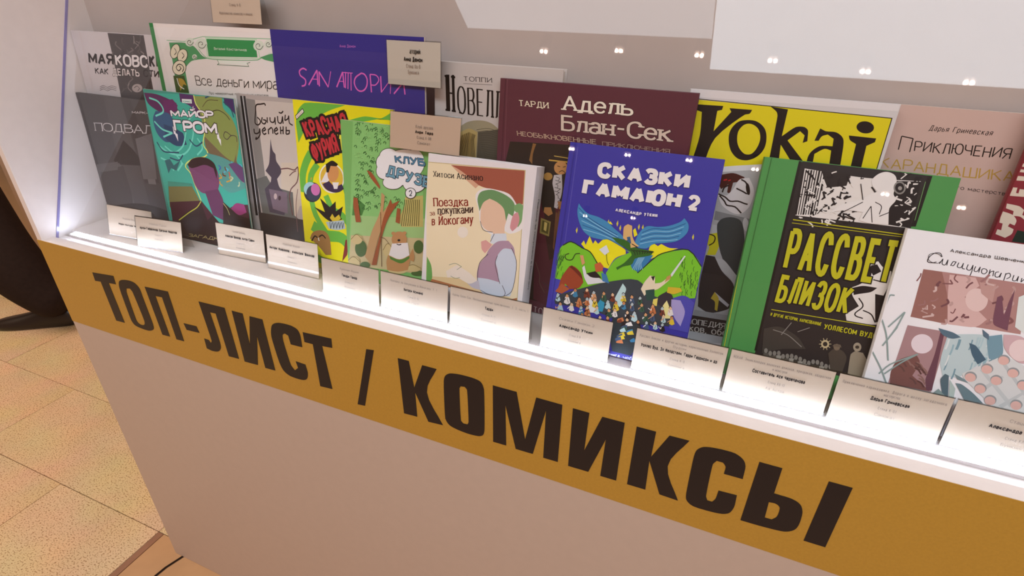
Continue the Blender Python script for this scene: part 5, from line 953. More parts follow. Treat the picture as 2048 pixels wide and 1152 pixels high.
  ['P', '#4f6e3a', 0, [[38, 56.8, 36.6, 50.6, 33.3, 45.2, 28.7, 41.7, 23.7, 40.7, 19.3, 42.6, 16.5, 46.9, 15.7, 52.8, 17.1, 59, 20.5, 64.4, 25.1, 67.8, 30, 68.7, 34.3, 66.9, 37.1, 62.6]]],
  ['P', '#4f6e3a', 0, [[141.4, 78.4, 140.5, 73.7, 138.2, 69.6, 134.7, 66.9, 130.8, 66.2, 127.4, 67.6, 125, 70.8, 124.2, 75.2, 125.1, 80, 127.5, 84, 130.9, 86.6, 134.8, 87.3, 138.2, 85.9, 140.5, 82.7]]],
  ['P', '#4f6e3a', 0, [[43, 30.1, 41.9, 27.4, 39.2, 24.9, 35.3, 23.1, 31, 22.2, 27.2, 22.6, 24.6, 24, 23.8, 26.3, 24.9, 29, 27.7, 31.5, 31.6, 33.3, 35.8, 34.1, 39.6, 33.8, 42.2, 32.4]]],
  ['P', '#4f6e3a', 0, [[142.9, 36.2, 141.7, 34.1, 138.5, 31.9, 133.8, 30.1, 128.6, 29, 123.8, 28.9, 120.6, 29.8, 119.4, 31.4, 120.6, 33.6, 123.9, 35.8, 128.6, 37.6, 133.8, 38.6, 138.5, 38.7, 141.7, 37.8]]],
  ['P', '#d9c48e', 0, [[30.8, 70.6, 29.5, 66.8, 26.3, 63.4, 21.8, 61, 16.8, 60.1, 12.4, 60.9, 9.5, 63.2, 8.5, 66.7, 9.9, 70.4, 13.2, 73.9, 17.7, 76.2, 22.7, 77.1, 27, 76.3, 29.9, 73.9]]],
  ['S', '#7a6a3a', 1, 0.9, [8.5, 66.7, 20.2, 76.9, 30.8, 70.6]],
  ['P', '#d9c48e', 0, [[87.1, 63.2, 86.1, 58.3, 83.5, 54, 79.8, 51.3, 75.7, 50.5, 72.1, 51.9, 69.7, 55.2, 68.9, 59.8, 70, 64.7, 72.6, 68.9, 76.3, 71.7, 80.4, 72.4, 83.9, 71, 86.4, 67.7]]],
  ['S', '#7a6a3a', 1, 0.87, [68.9, 59.8, 78.4, 72.3, 87.1, 63.2]],
  ['P', '#d9c48e', 0, [[24.1, 32, 22.6, 28.1, 18.8, 24.4, 13.5, 21.7, 7.7, 20.5, 2.5, 21.2, -0.9, 23.5, -2, 27, -0.4, 31, 3.4, 34.7, 8.7, 37.3, 14.5, 38.4, 19.6, 37.8, 23, 35.5]]],
  ['S', '#7a6a3a', 1, 0.93, [-2, 27, 11.6, 38.1, 24.1, 32]],
  ['P', '#d9c48e', 0, [[113.5, 35.7, 111.7, 32.5, 106.7, 29.2, 99.4, 26.5, 91.2, 24.8, 83.9, 24.6, 78.9, 25.9, 77.1, 28.5, 79, 31.7, 84.2, 35.1, 91.5, 37.8, 99.6, 39.4, 106.8, 39.5, 111.8, 38.2]]],
  ['S', '#7a6a3a', 1, 0.88, [77.1, 28.5, 95.6, 38.7, 113.5, 35.7]],
  ['P', '#d9c48e', 0, [[137.1, 43.1, 135.6, 40.3, 131.6, 37.4, 125.6, 35.1, 119.1, 33.7, 113.1, 33.7, 109, 35, 107.6, 37.3, 109.1, 40.2, 113.2, 43.1, 119.2, 45.4, 125.7, 46.7, 131.6, 46.7, 135.6, 45.4]]],
  ['S', '#7a6a3a', 1, 0.86, [107.6, 37.3, 122.5, 46.2, 137.1, 43.1]],
  ['P', '#c79462', 0, [[77.8, 53.3, 86.9, 55, 116.7, 60.6, 122.7, 72.4, 125.5, 59.6, 124, 51.3, 118.1, 52.9, 113.5, 35.7, 95.4, 29.4, 75.6, 28.1, 74.4, 41.8]]],
  ['P', '#c79462', 0, [[112.4, 84.9, 110.9, 79.2, 107.1, 74.1, 101.6, 70.7, 95.6, 69.6, 90.1, 71.1, 86.4, 74.8, 85.2, 80.1, 86.7, 85.9, 90.6, 90.9, 96.1, 94.3, 102.1, 95.3, 107.4, 93.8, 111.1, 90.1]]],
  ['P', '#f4eef0', 0, [[85.9, 73.6, 114, 80, 116.7, 60.6, 98.8, 50.5, 79.4, 53.6]]],
  ['P', '#5a8a3c', 0, [[80.2, 52.4, 98.8, 49.7, 116.7, 59.3, 116.7, 55.3, 101.7, 44.3, 82.2, 47.4]]],
  ['P', '#181418', 0, [[100.9, 81.6, 100.6, 80.8, 99.9, 80, 98.8, 79.4, 97.6, 79.2, 96.5, 79.4, 95.8, 79.9, 95.6, 80.6, 95.9, 81.5, 96.6, 82.3, 97.7, 82.8, 98.9, 83, 99.9, 82.9, 100.6, 82.3]]],
  ['S', '#181418', 1, 1.42, [94, 74.5, 98.1, 73.7, 102.3, 75.5]],
  ['P', '#c79462', 0, [[92, 91, 91.6, 89.9, 90.6, 88.8, 89.1, 88, 87.5, 87.7, 86.1, 88, 85.2, 88.8, 84.8, 89.8, 85.2, 91, 86.2, 92.1, 87.7, 92.8, 89.3, 93.1, 90.7, 92.9, 91.6, 92.1]]],
  ['P', '#c79462', 0, [[111.9, 95, 111.5, 93.8, 110.6, 92.7, 109.2, 92, 107.6, 91.7, 106.2, 92, 105.2, 92.7, 104.9, 93.8, 105.3, 95, 106.3, 96, 107.7, 96.8, 109.2, 97, 110.6, 96.8, 111.6, 96]]],
  ['S', '#6a4a2a', 1, 0.86, [63.5, 80.3, 72.6, 79.2, 79.9, 72.6]],
  ['P', '#181418', 0, [[99.9, 207.8, 98.2, 202.7, 93.6, 198.2, 87, 195.2, 79.6, 194.4, 73.1, 195.8, 68.6, 199.2, 67.1, 204, 68.9, 209.1, 73.6, 213.6, 80.3, 216.5, 87.6, 217.3, 94, 215.8, 98.4, 212.5]]],
  ['P', '#181418', 0, [[85.6, 196.7, 84.3, 191.1, 80.7, 186.2, 75.7, 183.1, 70.2, 182.4, 65.3, 184.3, 62, 188.3, 61, 193.7, 62.4, 199.4, 66, 204.2, 71, 207.2, 76.5, 207.8, 81.3, 206, 84.6, 202]]],
  ['P', '#181418', 0, [[91, 185.4, 89.4, 179.7, 85, 174.7, 78.9, 171.4, 72, 170.5, 66, 172.2, 61.8, 176.2, 60.5, 181.6, 62.2, 187.4, 66.7, 192.4, 72.9, 195.6, 79.6, 196.4, 85.6, 194.6, 89.7, 190.8]]],
  ['P', '#181418', 0, [[121.6, 182.2, 119.3, 175.4, 112.8, 169.2, 103.4, 165, 92.9, 163.6, 83.4, 165.3, 76.9, 169.8, 74.8, 176.1, 77.3, 183.1, 84.1, 189.2, 93.6, 193.2, 103.9, 194.5, 113.1, 192.8, 119.4, 188.4]]],
  ['P', '#181418', 0, [[146.2, 176, 144.3, 169.2, 138.7, 163.2, 130.7, 159.1, 121.6, 157.9, 113.5, 159.6, 107.8, 164.2, 105.9, 170.6, 108, 177.4, 113.8, 183.4, 121.9, 187.3, 130.8, 188.4, 138.8, 186.6, 144.3, 182.2]]],
  ['P', '#181418', 0, [[140.8, 205.6, 137.8, 197.9, 129.3, 191, 116.7, 186, 102.8, 184.3, 90, 186, 81.3, 191, 78.3, 198.2, 81.7, 206.1, 90.7, 213.1, 103.4, 217.8, 117.1, 219.3, 129.4, 217.4, 137.8, 212.6]]],
  ['P', '#181418', 0, [[107.6, 170.8, 105.8, 166, 100.7, 161.7, 93.5, 158.7, 85.4, 157.5, 78.2, 158.6, 73.2, 161.6, 71.5, 165.9, 73.5, 170.8, 78.7, 175.1, 86, 178, 94, 179.1, 101.1, 178, 105.9, 175.1]]],
  ['P', '#f6f6fa', 0, [[99.1, 207.7, 97.4, 202.9, 93.1, 198.7, 86.8, 195.9, 79.9, 195.1, 73.6, 196.4, 69.4, 199.6, 68, 204.1, 69.7, 208.9, 74.2, 213.1, 80.5, 215.8, 87.3, 216.6, 93.5, 215.3, 97.6, 212.1]]],
  ['P', '#f6f6fa', 0, [[84.8, 196.6, 83.5, 191.3, 80.2, 186.7, 75.6, 183.8, 70.4, 183.2, 65.9, 184.9, 62.8, 188.7, 61.8, 193.8, 63.2, 199.2, 66.6, 203.7, 71.2, 206.5, 76.3, 207.1, 80.8, 205.4, 83.8, 201.6]]],
  ['P', '#f6f6fa', 0, [[90.1, 185.3, 88.6, 179.9, 84.5, 175.2, 78.7, 172.1, 72.3, 171.3, 66.5, 172.8, 62.6, 176.6, 61.4, 181.7, 63, 187.2, 67.2, 191.9, 73.1, 194.9, 79.4, 195.6, 85, 194, 88.9, 190.4]]],
  ['P', '#f6f6fa', 0, [[120.8, 182.1, 118.6, 175.6, 112.3, 169.8, 103.2, 165.7, 93.1, 164.3, 84, 165.9, 77.7, 170.2, 75.6, 176.2, 78.1, 182.9, 84.6, 188.7, 93.8, 192.6, 103.7, 193.8, 112.6, 192.2, 118.7, 188]]],
  ['P', '#f6f6fa', 0, [[145.4, 175.9, 143.6, 169.4, 138.2, 163.7, 130.5, 159.8, 121.8, 158.6, 114, 160.3, 108.6, 164.6, 106.7, 170.7, 108.8, 177.2, 114.3, 182.9, 122.1, 186.6, 130.6, 187.7, 138.2, 186, 143.5, 181.8]]],
  ['P', '#f6f6fa', 0, [[140, 205.5, 137, 198.2, 128.7, 191.4, 116.6, 186.7, 102.9, 185, 90.6, 186.7, 82.1, 191.4, 79.2, 198.3, 82.5, 205.9, 91.2, 212.6, 103.5, 217.1, 117, 218.6, 128.9, 216.8, 137.1, 212.2]]],
  ['P', '#f6f6fa', 0, [[106.7, 170.7, 105, 166.2, 100.2, 162.2, 93.3, 159.4, 85.6, 158.3, 78.7, 159.2, 74, 162, 72.4, 166.1, 74.3, 170.6, 79.2, 174.6, 86.1, 177.4, 93.8, 178.4, 100.5, 177.4, 105.2, 174.7]]],
  ['P', '#f6f6fa', 0, [[142.7, 203.6, 141.1, 195.3, 136.6, 188.3, 130, 183.8, 122.6, 182.8, 116, 185.6, 111.5, 191.6, 110, 199.6, 111.7, 207.9, 116.4, 214.9, 123, 219.2, 130.2, 220, 136.6, 217.2, 141.1, 211.4]]],
  ['P', '#181418', 0, [[129.2, 158.1, 128.3, 154.3, 125.6, 151.1, 121.8, 148.9, 117.5, 148.3, 113.7, 149.3, 111.1, 151.9, 110.2, 155.3, 111.2, 159.1, 113.9, 162.3, 117.7, 164.5, 121.9, 165, 125.7, 164, 128.3, 161.5]]],
  ['P', '#f6f6fa', 0, [[128.1, 157.9, 127.3, 154.6, 124.9, 151.7, 121.5, 149.8, 117.8, 149.3, 114.4, 150.2, 112.1, 152.4, 111.3, 155.5, 112.2, 158.8, 114.6, 161.7, 117.9, 163.5, 121.7, 164.1, 125, 163.1, 127.3, 160.9]]],
  ['S', '#3a4a5a', 1, 1.32, [117.2, 158.1, 119.5, 160.8, 121.7, 159.2, 120.6, 155.6, 117.7, 152.8, 122.2, 153.4]],
  ['T', 'КЛУБ', '#4f86a8', [94.7, 197.8, 144, 198.6, 93.5, 208.2], 0.2, 0.18, 0, 0.04, 0.2, '#1e3346', 0.12],
  ['T', 'ДРУЗЕЙ', '#6fa6c0', [78.5, 176.6, 167, 167, 80.4, 192.5], 0.2, 0.18, 0, 0.04, 0.2, '#1e3346', 0.12]],
 'hit': [
  ['P', '#f4e6c4', 0, [[-1.8, 214.9, 142.5, 221.3, 151, 44.2, 7.9, 45.3]]],
  ['P', '#a65c4a', 0, [[35.5, 215.2, 141.9, 220.8, 144.3, 172.3, 106.8, 189.4, 79, 193.9, 52.1, 209]]],
  ['P', '#dcae90', 0, [[35.5, 215.2, 52.1, 209, 79, 193.9, 74.8, 189.1, 45.1, 208.1]]],
  ['P', '#e8cfa0', 0, [[8.7, 53.8, 81.6, 61.5, 140.1, 48.6, 151.4, 46.5, 151.1, 43.1, 7.9, 45.3]]],
  ['P', '#b8764c', 0, [[8.3, 51.4, 82.8, 47.9, 138, 45.9, 150.5, 50.8, 150.9, 43, 8, 44.6]]],
  ['P', '#6fae5c', 0, [[6.8, 82.7, 14.5, 71.4, 17.5, 53.2, 14.9, 46.8, 8.1, 46.6]]],
  ['S', '#c8b87a', 0, 0.88, [-1.8, 214.9, 142.5, 221.3, 151, 44.2]],
  ['P', '#f2eeee', 1, [[75.6, 180.9, 86.2, 190.7, 106.6, 191.4, 124.9, 187.9, 137.4, 175.3, 143.6, 178.3, 148.2, 148, 130.5, 136.7, 121.1, 139.4, 121.8, 133.1, 106, 130.4, 87.4, 141.3, 82.1, 160.8]]],
  ['P', '#eccab0', 0, [[84.8, 169.6, 98.7, 180, 117.2, 176.5, 123.8, 156.7, 121.8, 143.7, 124.7, 127.2, 109.1, 122.3, 105.5, 134.6, 93.7, 137, 86.2, 146.5]]],
  ['P', '#6f9c68', 0, [[78.9, 175.1, 82.2, 185, 97.7, 190.6, 116, 187.6, 127.7, 182.1, 133.4, 174.7, 132.4, 160.1, 125.4, 163.2, 123.1, 152.4, 118.1, 168.3, 108.3, 175.2, 96.6, 178.7, 88, 172.2, 83.4, 159.9]]],
  ['P', '#7fae74', 0, [[131.9, 174.5, 139.2, 178.7, 144.9, 176.5, 145.1, 155.9, 140.6, 146.8, 137, 158.7, 138.5, 165.2, 133.2, 168.5]]],
  ['P', '#d99aa0', 0, [[129.6, 145, 132.2, 162.2, 138.3, 167.2, 141.4, 159.4, 140.3, 148.8, 133.5, 140.4]]],
  ['P', '#dbe4f0', 0, [[103.7, 130, 106.9, 132.7, 124.9, 136.2, 126.9, 127.5, 114.1, 118.8, 103.6, 119.2]]],
  ['P', '#b497ae', 0, [[102.2, 110.2, 113.7, 123.1, 129.3, 126.9, 138.1, 118.8, 140.9, 104.2, 138.9, 59.6, 121.5, 46.9, 102.3, 47.4, 88.8, 62.9, 89.1, 85.6, 97.4, 98.3]]],
  ['P', '#cfdcee', 0, [[115.6, 103.9, 123.7, 115.1, 135, 116.1, 142.6, 104.5, 145, 87.5, 142.3, 60.3, 139.8, 50.8, 121.5, 46.9, 102.5, 45.1, 89.4, 56.2, 88.4, 67.4, 105.1, 68.5, 121.7, 67.3, 117.6, 84.4, 113.8, 94.7]]],
  ['P', '#e0a8a4', 0, [[89.5, 118.9, 96.3, 122.3, 106.1, 117.4, 103.1, 112.5, 96.9, 103.7, 91.7, 108.3]]],
  ['P', '#c9c6d6', 0, [[73.5, 56.4, 81.6, 61.5, 91.2, 63.4, 94.8, 50.4, 82.5, 51.3]]],
  ['S', '#4a4450', 1, 0.81, [89.3, 63, 88.8, 78.8, 91, 90.4, 101.6, 103.5]],
  ['S', '#4a4450', 1, 0.79, [115.6, 103.9, 113.3, 92.4, 118.3, 77.8, 123.1, 65.4]],
  ['S', '#4a4450', 1, 0.79, [134.8, 118.2, 143.3, 102.5, 144.6, 83, 141.4, 57.9, 130.7, 48.9, 112, 46, 94.8, 50.4]],
  ['S', '#4a4450', 1, 0.78, [103.4, 121.3, 108, 132.9]],
  ['S', '#4a4450', 1, 0.78, [105.5, 134.6, 91.5, 135.5, 85.8, 146.4]],
  ['S', '#4a4450', 1, 0.8, [126.8, 63.9, 132.5, 53.8, 130.7, 48.9]],
  ['P', '#f4ece0', 0, [[68.9, 128.5, 68.4, 125, 66.4, 121.9, 63.3, 119.8, 59.7, 119.2, 56.3, 120.2, 53.8, 122.5, 52.7, 125.8, 53.3, 129.3, 55.3, 132.4, 58.4, 134.4, 62, 135, 65.4, 134.1, 67.8, 131.7]]],
  ['P', '#f2e8dc', 0, [[39, 66.8, 55.5, 79.2, 75.8, 71.7, 88.8, 62.9, 77.2, 56, 57, 61.1, 42.2, 58.1]]],
  ['S', '#8a9a88', 1, 0.71, [43.3, 76.9, 52.9, 81, 63, 78.3, 56.1, 72.4]],
  ['S', '#8a9a88', 1, 0.72, [47, 61.4, 54.7, 59.5, 61.9, 62.1]],
  ['T', 'Хитоси', '#181418', [9.8, 196.3, 41.6, 198.1, 8.8, 204], 0.15, 0.09, 0.6, 0.03, 0.2, None, 0],
  ['T', 'Асинано', '#181418', [45.9, 198.2, 84.8, 200.4, 44.7, 206.4], 0.15, 0.09, 0.6, 0.03, 0.2, None, 0],
  ['T', 'Поездка', '#8c2418', [12.6, 155.7, 65.8, 164.3, 11.3, 167.5], 0.15, 0.1, 0.5, 0.04, 0.14, None, 0],
  ['T', 'за', '#8c2418', [8, 141.8, 15.9, 143.7, 7.1, 148.3], 0.14, 0.1, 0.3, 0.04, 0.16, None, 0],
  ['T', 'покупками', '#3a1c18', [20.2, 145.9, 74.3, 155.8, 19, 156.7], 0.15, 0.1, 0.3, 0.04, 0.12, None, 0],
  ['T', 'в Йокогаму', '#8c2418', [11.9, 128.4, 75.6, 141.6, 10.6, 140.6], 0.14, 0.1, 0.4, 0.04, 0.14, None, 0]],
 'sk': [
  ['S', '#5a58b8', 0, 0.78, [10.7, 258.9, 13.6, 51.7]],
  ['P', '#f2ea1c', 0, [[34, 140.3, 36.9, 145.2, 40, 139.8, 43.2, 152.1, 49.1, 142.9, 51.3, 147.9, 55.6, 144, 61.7, 150.9, 67.4, 151.6, 90.4, 142.9, 92.1, 137.5, 79.9, 129.5, 73.6, 115.2, 61.5, 117.3, 47.9, 128]]],
  ['P', '#f2ea1c', 0, [[119.4, 152.3, 124.2, 156, 128.7, 153.9, 132.1, 157.3, 142.1, 154.2, 152.6, 155.4, 138.1, 147.2, 118.7, 133.8]]],
  ['P', '#f2ea1c', 0, [[90.8, 124.3, 99.9, 128.9, 111.5, 119.5, 101.4, 120.5]]],
  ['P', '#f2ea1c', 0, [[64.1, 171.3, 66.4, 174.5, 69.9, 170.8]]],
  ['P', '#f2ea1c', 0, [[95.8, 168, 98, 171.2, 102.2, 163.4, 98.6, 160]]],
  ['P', '#d8d04a', 0, [[26, 152.4, 24.2, 156.2, 25.6, 160.5, 26.8, 156.6]]],
  ['P', '#d8d04a', 0, [[80.3, 164.3, 78.5, 168, 79.8, 172.1, 81, 168.4]]],
  ['P', '#d8d04a', 0, [[75.9, 169.2, 74.1, 172.9, 75.4, 177.1, 76.6, 173.3]]],
  ['P', '#d8d04a', 0, [[102.5, 169.4, 100.8, 173, 102, 177.1, 103.2, 173.4]]],
  ['P', '#d8d04a', 0, [[107.4, 169.5, 105.6, 173.1, 106.8, 177.2, 108, 173.5]]],
  ['P', '#d8d04a', 0, [[167.3, 167.8, 165.5, 171.3, 166.6, 175.3, 167.8, 171.7]]],
  ['P', '#d8d04a', 0, [[64.5, 168.8, 62.7, 172.5, 64, 176.7, 65.2, 172.9]]],
  ['P', '#79c92c', 0, [[6.2, 87, 6.4, 126.5, 10.5, 134.7, 20.3, 140.8, 29.8, 138.1, 36.3, 134.8, 47.2, 132.3, 59.9, 118.4, 72.7, 103.2, 86.1, 76.1, 7.5, 84.1]]],
  ['P', '#79c92c', 0, [[71.7, 108.9, 80.1, 128.1, 92.7, 137.6, 97.7, 141.4, 89, 142.7, 103.9, 138.2, 102.9, 128, 110.6, 116.5, 130.7, 143.1, 143, 149.5, 164.4, 155.4, 175, 148.4, 183.8, 136.3, 184.5, 100, 127.5, 85, 83.6, 90.6]]],
  ['S', '#2a5a20', 1, 0.54, [163, 127.3, 162.6, 124.1, 163.7, 121.1]],
  ['S', '#2a5a20', 1, 0.54, [171.8, 104.7, 171.4, 101.5, 172.5, 98.5]],
  ['S', '#2a5a20', 1, 0.53, [173, 127.1, 172.5, 123.9, 173.7, 120.9]],
  ['S', '#2a5a20', 1, 0.53, [160.4, 144.9, 160, 141.7, 161.1, 138.7]],
  ['S', '#2a5a20', 1, 0.54, [160.9, 127.5, 160.4, 124.3, 161.5, 121.3]],
  ['S', '#2a5a20', 1, 0.54, [168.3, 115.6, 167.8, 112.4, 168.9, 109.4]],
  ['S', '#2a5a20', 1, 0.53, [158.6, 144.7, 158.1, 141.5, 159.2, 138.5]],
  ['S', '#2a5a20', 1, 0.53, [163.8, 135.4, 163.4, 132.2, 164.5, 129.2]],
  ['S', '#2a5a20', 1, 0.53, [174.8, 137.3, 174.3, 134.1, 175.4, 131.1]],
  ['S', '#2a5a20', 1, 0.54, [171, 109.5, 170.6, 106.2, 171.7, 103.2]],
  ['S', '#2a5a20', 1, 0.54, [168.5, 114.3, 168.1, 111.1, 169.2, 108.1]],
  ['S', '#2a5a20', 1, 0.53, [183.2, 113.3, 182.8, 110.1, 183.9, 107.1]],
  ['S', '#2a5a20', 1, 0.53, [173.2, 127.3, 172.7, 124.2, 173.8, 121.2]],
  ['S', '#2a5a20', 1, 0.53, [160.5, 139.9, 160.1, 136.7, 161.2, 133.7]],
  ['S', '#2a5a20', 1, 0.53, [181.8, 122.9, 181.4, 119.7, 182.5, 116.7]],
  ['S', '#2a5a20', 1, 0.54, [168.3, 119.5, 167.9, 116.3, 169, 113.3]],
  ['S', '#2a5a20', 1, 0.53, [173.5, 129.7, 173.1, 126.6, 174.2, 123.6]],
  ['S', '#2a5a20', 1, 0.54, [172.9, 107.8, 172.5, 104.6, 173.6, 101.6]],
  ['S', '#2a5a20', 1, 0.53, [176.1, 116.3, 175.6, 113.1, 176.7, 110.1]],
  ['S', '#2a5a20', 1, 0.53, [171.6, 145.2, 171.2, 142.1, 172.3, 139.1]],
  ['S', '#2a5a20', 1, 0.54, [167.3, 117.6, 166.8, 114.4, 168, 111.4]],
  ['S', '#2a5a20', 1, 0.54, [163.9, 122, 163.4, 118.8, 164.5, 115.8]],
  ['S', '#2a5a20', 1, 0.53, [178.2, 131.4, 177.7, 128.3, 178.8, 125.3]],
  ['S', '#2a5a20', 1, 0.53, [170.1, 125.9, 169.7, 122.8, 170.8, 119.8]],
  ['S', '#2a5a20', 1, 0.53, [158.6, 145.2, 158.2, 142.1, 159.3, 139.1]],
  ['S', '#2a5a20', 1, 0.53, [174.5, 121.5, 174, 118.4, 175.1, 115.3]],
  ['S', '#2a5a20', 1, 0.54, [164.7, 111.2, 164.2, 107.9, 165.3, 104.9]],
  ['S', '#2a5a20', 1, 0.54, [167.6, 104.9, 167.1, 101.6, 168.3, 98.6]],
  ['S', '#2a5a20', 1, 0.53, [168.3, 131.1, 167.9, 127.9, 169, 124.9]],
  ['S', '#2a5a20', 1, 0.53, [179.1, 126.4, 178.7, 123.2, 179.8, 120.2]],
  ['S', '#2a5a20', 1, 0.53, [161.4, 140, 161, 136.9, 162.1, 133.9]],
  ['S', '#2a5a20', 1, 0.53, [162.9, 145, 162.4, 141.9, 163.5, 138.9]],
  ['S', '#2a5a20', 1, 0.53, [164.1, 138.6, 163.7, 135.4, 164.8, 132.4]],
  ['S', '#2a5a20', 1, 0.53, [180.5, 116.3, 180.1, 113.1, 181.2, 110.1]],
  ['S', '#2a5a20', 1, 0.54, [177.8, 107.5, 177.4, 104.3, 178.5, 101.2]],
  ['S', '#2a5a20', 1, 0.53, [175.1, 121.7, 174.6, 118.5, 175.8, 115.5]],
  ['S', '#2a5a20', 1, 0.53, [179.8, 132.6, 179.4, 129.5, 180.5, 126.5]],
  ['S', '#2a5a20', 1, 0.54, [163.9, 124.7, 163.5, 121.6, 164.6, 118.5]],
  ['S', '#2a5a20', 1, 0.53, [177.6, 120.1, 177.2, 116.9, 178.3, 113.9]],
  ['S', '#2a5a20', 1, 0.53, [177.6, 118.2, 177.1, 115, 178.2, 112]],
  ['S', '#2a5a20', 1, 0.54, [161.4, 126.4, 160.9, 123.2, 162, 120.2]],
  ['S', '#2a5a20', 1, 0.54, [170.9, 122.5, 170.4, 119.3, 171.5, 116.3]],
  ['S', '#2a5a20', 1, 0.54, [171.9, 120.5, 171.5, 117.4, 172.6, 114.3]],
  ['S', '#2a5a20', 1, 0.54, [175, 115.5, 174.6, 112.3, 175.7, 109.3]],
  ['S', '#2f6a24', 1, 0.6, [14, 107.1, 13, 103.5, 13.1, 100.8]],
  ['S', '#2f6a24', 1, 0.6, [9.4, 128.6, 8.4, 125.2, 8.5, 122.5]],
  ['S', '#2f6a24', 1, 0.6, [12, 120.5, 11, 117, 11.1, 114.3]],
  ['S', '#2f6a24', 1, 0.6, [11.2, 112.5, 10.2, 108.9, 10.3, 106.2]],
  ['S', '#2f6a24', 1, 0.61, [16.6, 99.6, 15.6, 96.1, 15.7, 93.4]],
  ['S', '#2f6a24', 1, 0.6, [11.5, 121.4, 10.5, 117.9, 10.6, 115.2]],
  ['S', '#2f6a24', 1, 0.6, [8.7, 119.8, 7.7, 116.3, 7.8, 113.6]],
  ['S', '#2f6a24', 1, 0.6, [9.2, 120.1, 8.2, 116.6, 8.3, 113.9]],
  ['S', '#2f6a24', 1, 0.6, [13.8, 120.2, 12.8, 116.7, 12.9, 114]],
  ['S', '#2f6a24', 1, 0.6, [12.4, 114.1, 11.4, 110.6, 11.5, 107.9]],
  ['S', '#2f6a24', 1, 0.61, [10.2, 108.5, 9.2, 104.9, 9.3, 102.2]],
  ['S', '#2f6a24', 1, 0.6, [14.4, 120.6, 13.4, 117.1, 13.6, 114.4]],
  ['S', '#2f6a24', 1, 0.6, [11.7, 115.3, 10.7, 111.8, 10.8, 109.1]],
  ['S', '#2f6a24', 1, 0.61, [9.5, 97, 8.5, 93.5, 8.6, 90.7]],
  ['S', '#2f6a24', 1, 0.6, [11.9, 116, 10.9, 112.5, 11, 109.8]],
  ['S', '#2f6a24', 1, 0.6, [10.4, 117.2, 9.4, 113.7, 9.5, 111]],
  ['S', '#2f6a24', 1, 0.61, [9.6, 99.7, 8.6, 96.1, 8.7, 93.4]],
  ['S', '#2f6a24', 1, 0.61, [7.2, 113, 6.2, 109.5, 6.3, 106.8]],
  ['S', '#2f6a24', 1, 0.6, [14.5, 119.6, 13.5, 116.1, 13.6, 113.4]],
  ['S', '#2f6a24', 1, 0.61, [5.3, 114.9, 4.3, 111.4, 4.4, 108.7]],
  ['S', '#2f6a24', 1, 0.6, [11.4, 113.8, 10.4, 110.3, 10.5, 107.6]],
  ['S', '#2f6a24', 1, 0.6, [14, 123.7, 13, 120.2, 13.1, 117.6]],
  ['S', '#2f6a24', 1, 0.6, [6.3, 123.9, 5.3, 120.4, 5.4, 117.7]],
  ['S', '#2f6a24', 1, 0.6, [10, 121.9, 9, 118.4, 9.1, 115.7]],
  ['S', '#2f6a24', 1, 0.61, [9.3, 109.6, 8.3, 106.1, 8.4, 103.4]],
  ['S', '#2f6a24', 1, 0.61, [7.1, 115.6, 6.1, 112, 6.2, 109.3]],
  ['S', '#1a3018', 1, 1.17, [10.6, 134.4, 20.3, 140.8, 36.2, 135.5, 47.2, 132.3, 59.9, 118.4]],
  ['S', '#1a3018', 1, 1.08, [110.6, 116.8, 130.7, 142.8, 143, 149.8, 164.4, 155.8, 182.7, 138.8]],
  ['P', '#3f8fc4', 0, [[22.9, 190.7, 22.5, 182, 24.4, 173.7, 32.4, 159, 44, 151.5, 60.4, 150.4, 67.3, 152.1, 82.5, 147.3, 88.5, 145.5, 97, 145.5, 87.1, 153.8, 84.7, 159.1, 72, 166.9, 63.8, 172.7, 50, 177.6, 36.4, 179.8, 26.4, 186.9]]],
  ['P', '#3f8fc4', 0, [[100.1, 151.8, 103.3, 165, 111.1, 175.4, 124.4, 176.8, 137.2, 180.3, 149.2, 187, 152.8, 192, 158.9, 185.1, 159.2, 175.7, 150.8, 164.7, 138.4, 159.8, 122.9, 155.7, 115.9, 148.9, 104.9, 148.4]]],
  ['S', '#1f5a94', 1, 0.86, [23.8, 185.1, 37.1, 175.6, 56.1, 167.2, 77.6, 159.3]],
  ['S', '#8cc8e8', 1, 0.86, [25.8, 179.9, 41.4, 171.7, 59.8, 164.2, 79.1, 157.3]],
  ['S', '#1f5a94', 1, 0.86, [27.8, 174.8, 45.8, 167.8, 63.5, 161.2, 80.6, 155.2]],
  ['S', '#8cc8e8', 1, 0.85, [29.8, 169.6, 50.1, 163.9, 67.1, 158.3, 82.1, 153.2]],
  ['S', '#1f5a94', 1, 0.85, [31.8, 164.4, 54.4, 160, 70.8, 155.3, 83.5, 151.2]],
  ['S', '#8cc8e8', 1, 0.85, [33.9, 159.2, 58.7, 156.1, 74.5, 152.3, 85, 149.1]],
  ['S', '#1f5a94', 1, 0.8, [107.1, 167, 119.5, 174, 138, 176.3, 155.3, 185.9]],
  ['S', '#8cc8e8', 1, 0.81, [107.1, 164.2, 120.1, 171, 138.5, 173.6, 154.2, 181.9]],
  ['S', '#1f5a94', 1, 0.81, [107, 161.4, 120.6, 168, 139, 171, 153.1, 178]],
  ['S', '#8cc8e8', 1, 0.81, [107, 158.6, 121.2, 165.1, 139.5, 168.3, 152.1, 174]],
  ['S', '#1f5a94', 1, 0.81, [106.9, 155.8, 121.7, 162.1, 140, 165.6, 151, 170]],
  ['S', '#8cc8e8', 1, 0.81, [106.9, 152.9, 122.3, 159.1, 140.5, 162.9, 149.9, 165.9]],
  ['P', '#2f7fb4', 0, [[100.7, 124.7, 104.2, 136.8, 125.4, 142.1, 119.4, 129.7, 111, 118.3, 103.5, 120.9]]],
  ['S', '#a0d4ec', 1, 0.56, [108.5, 136.2, 105.9, 127.1, 103.7, 119.5]],
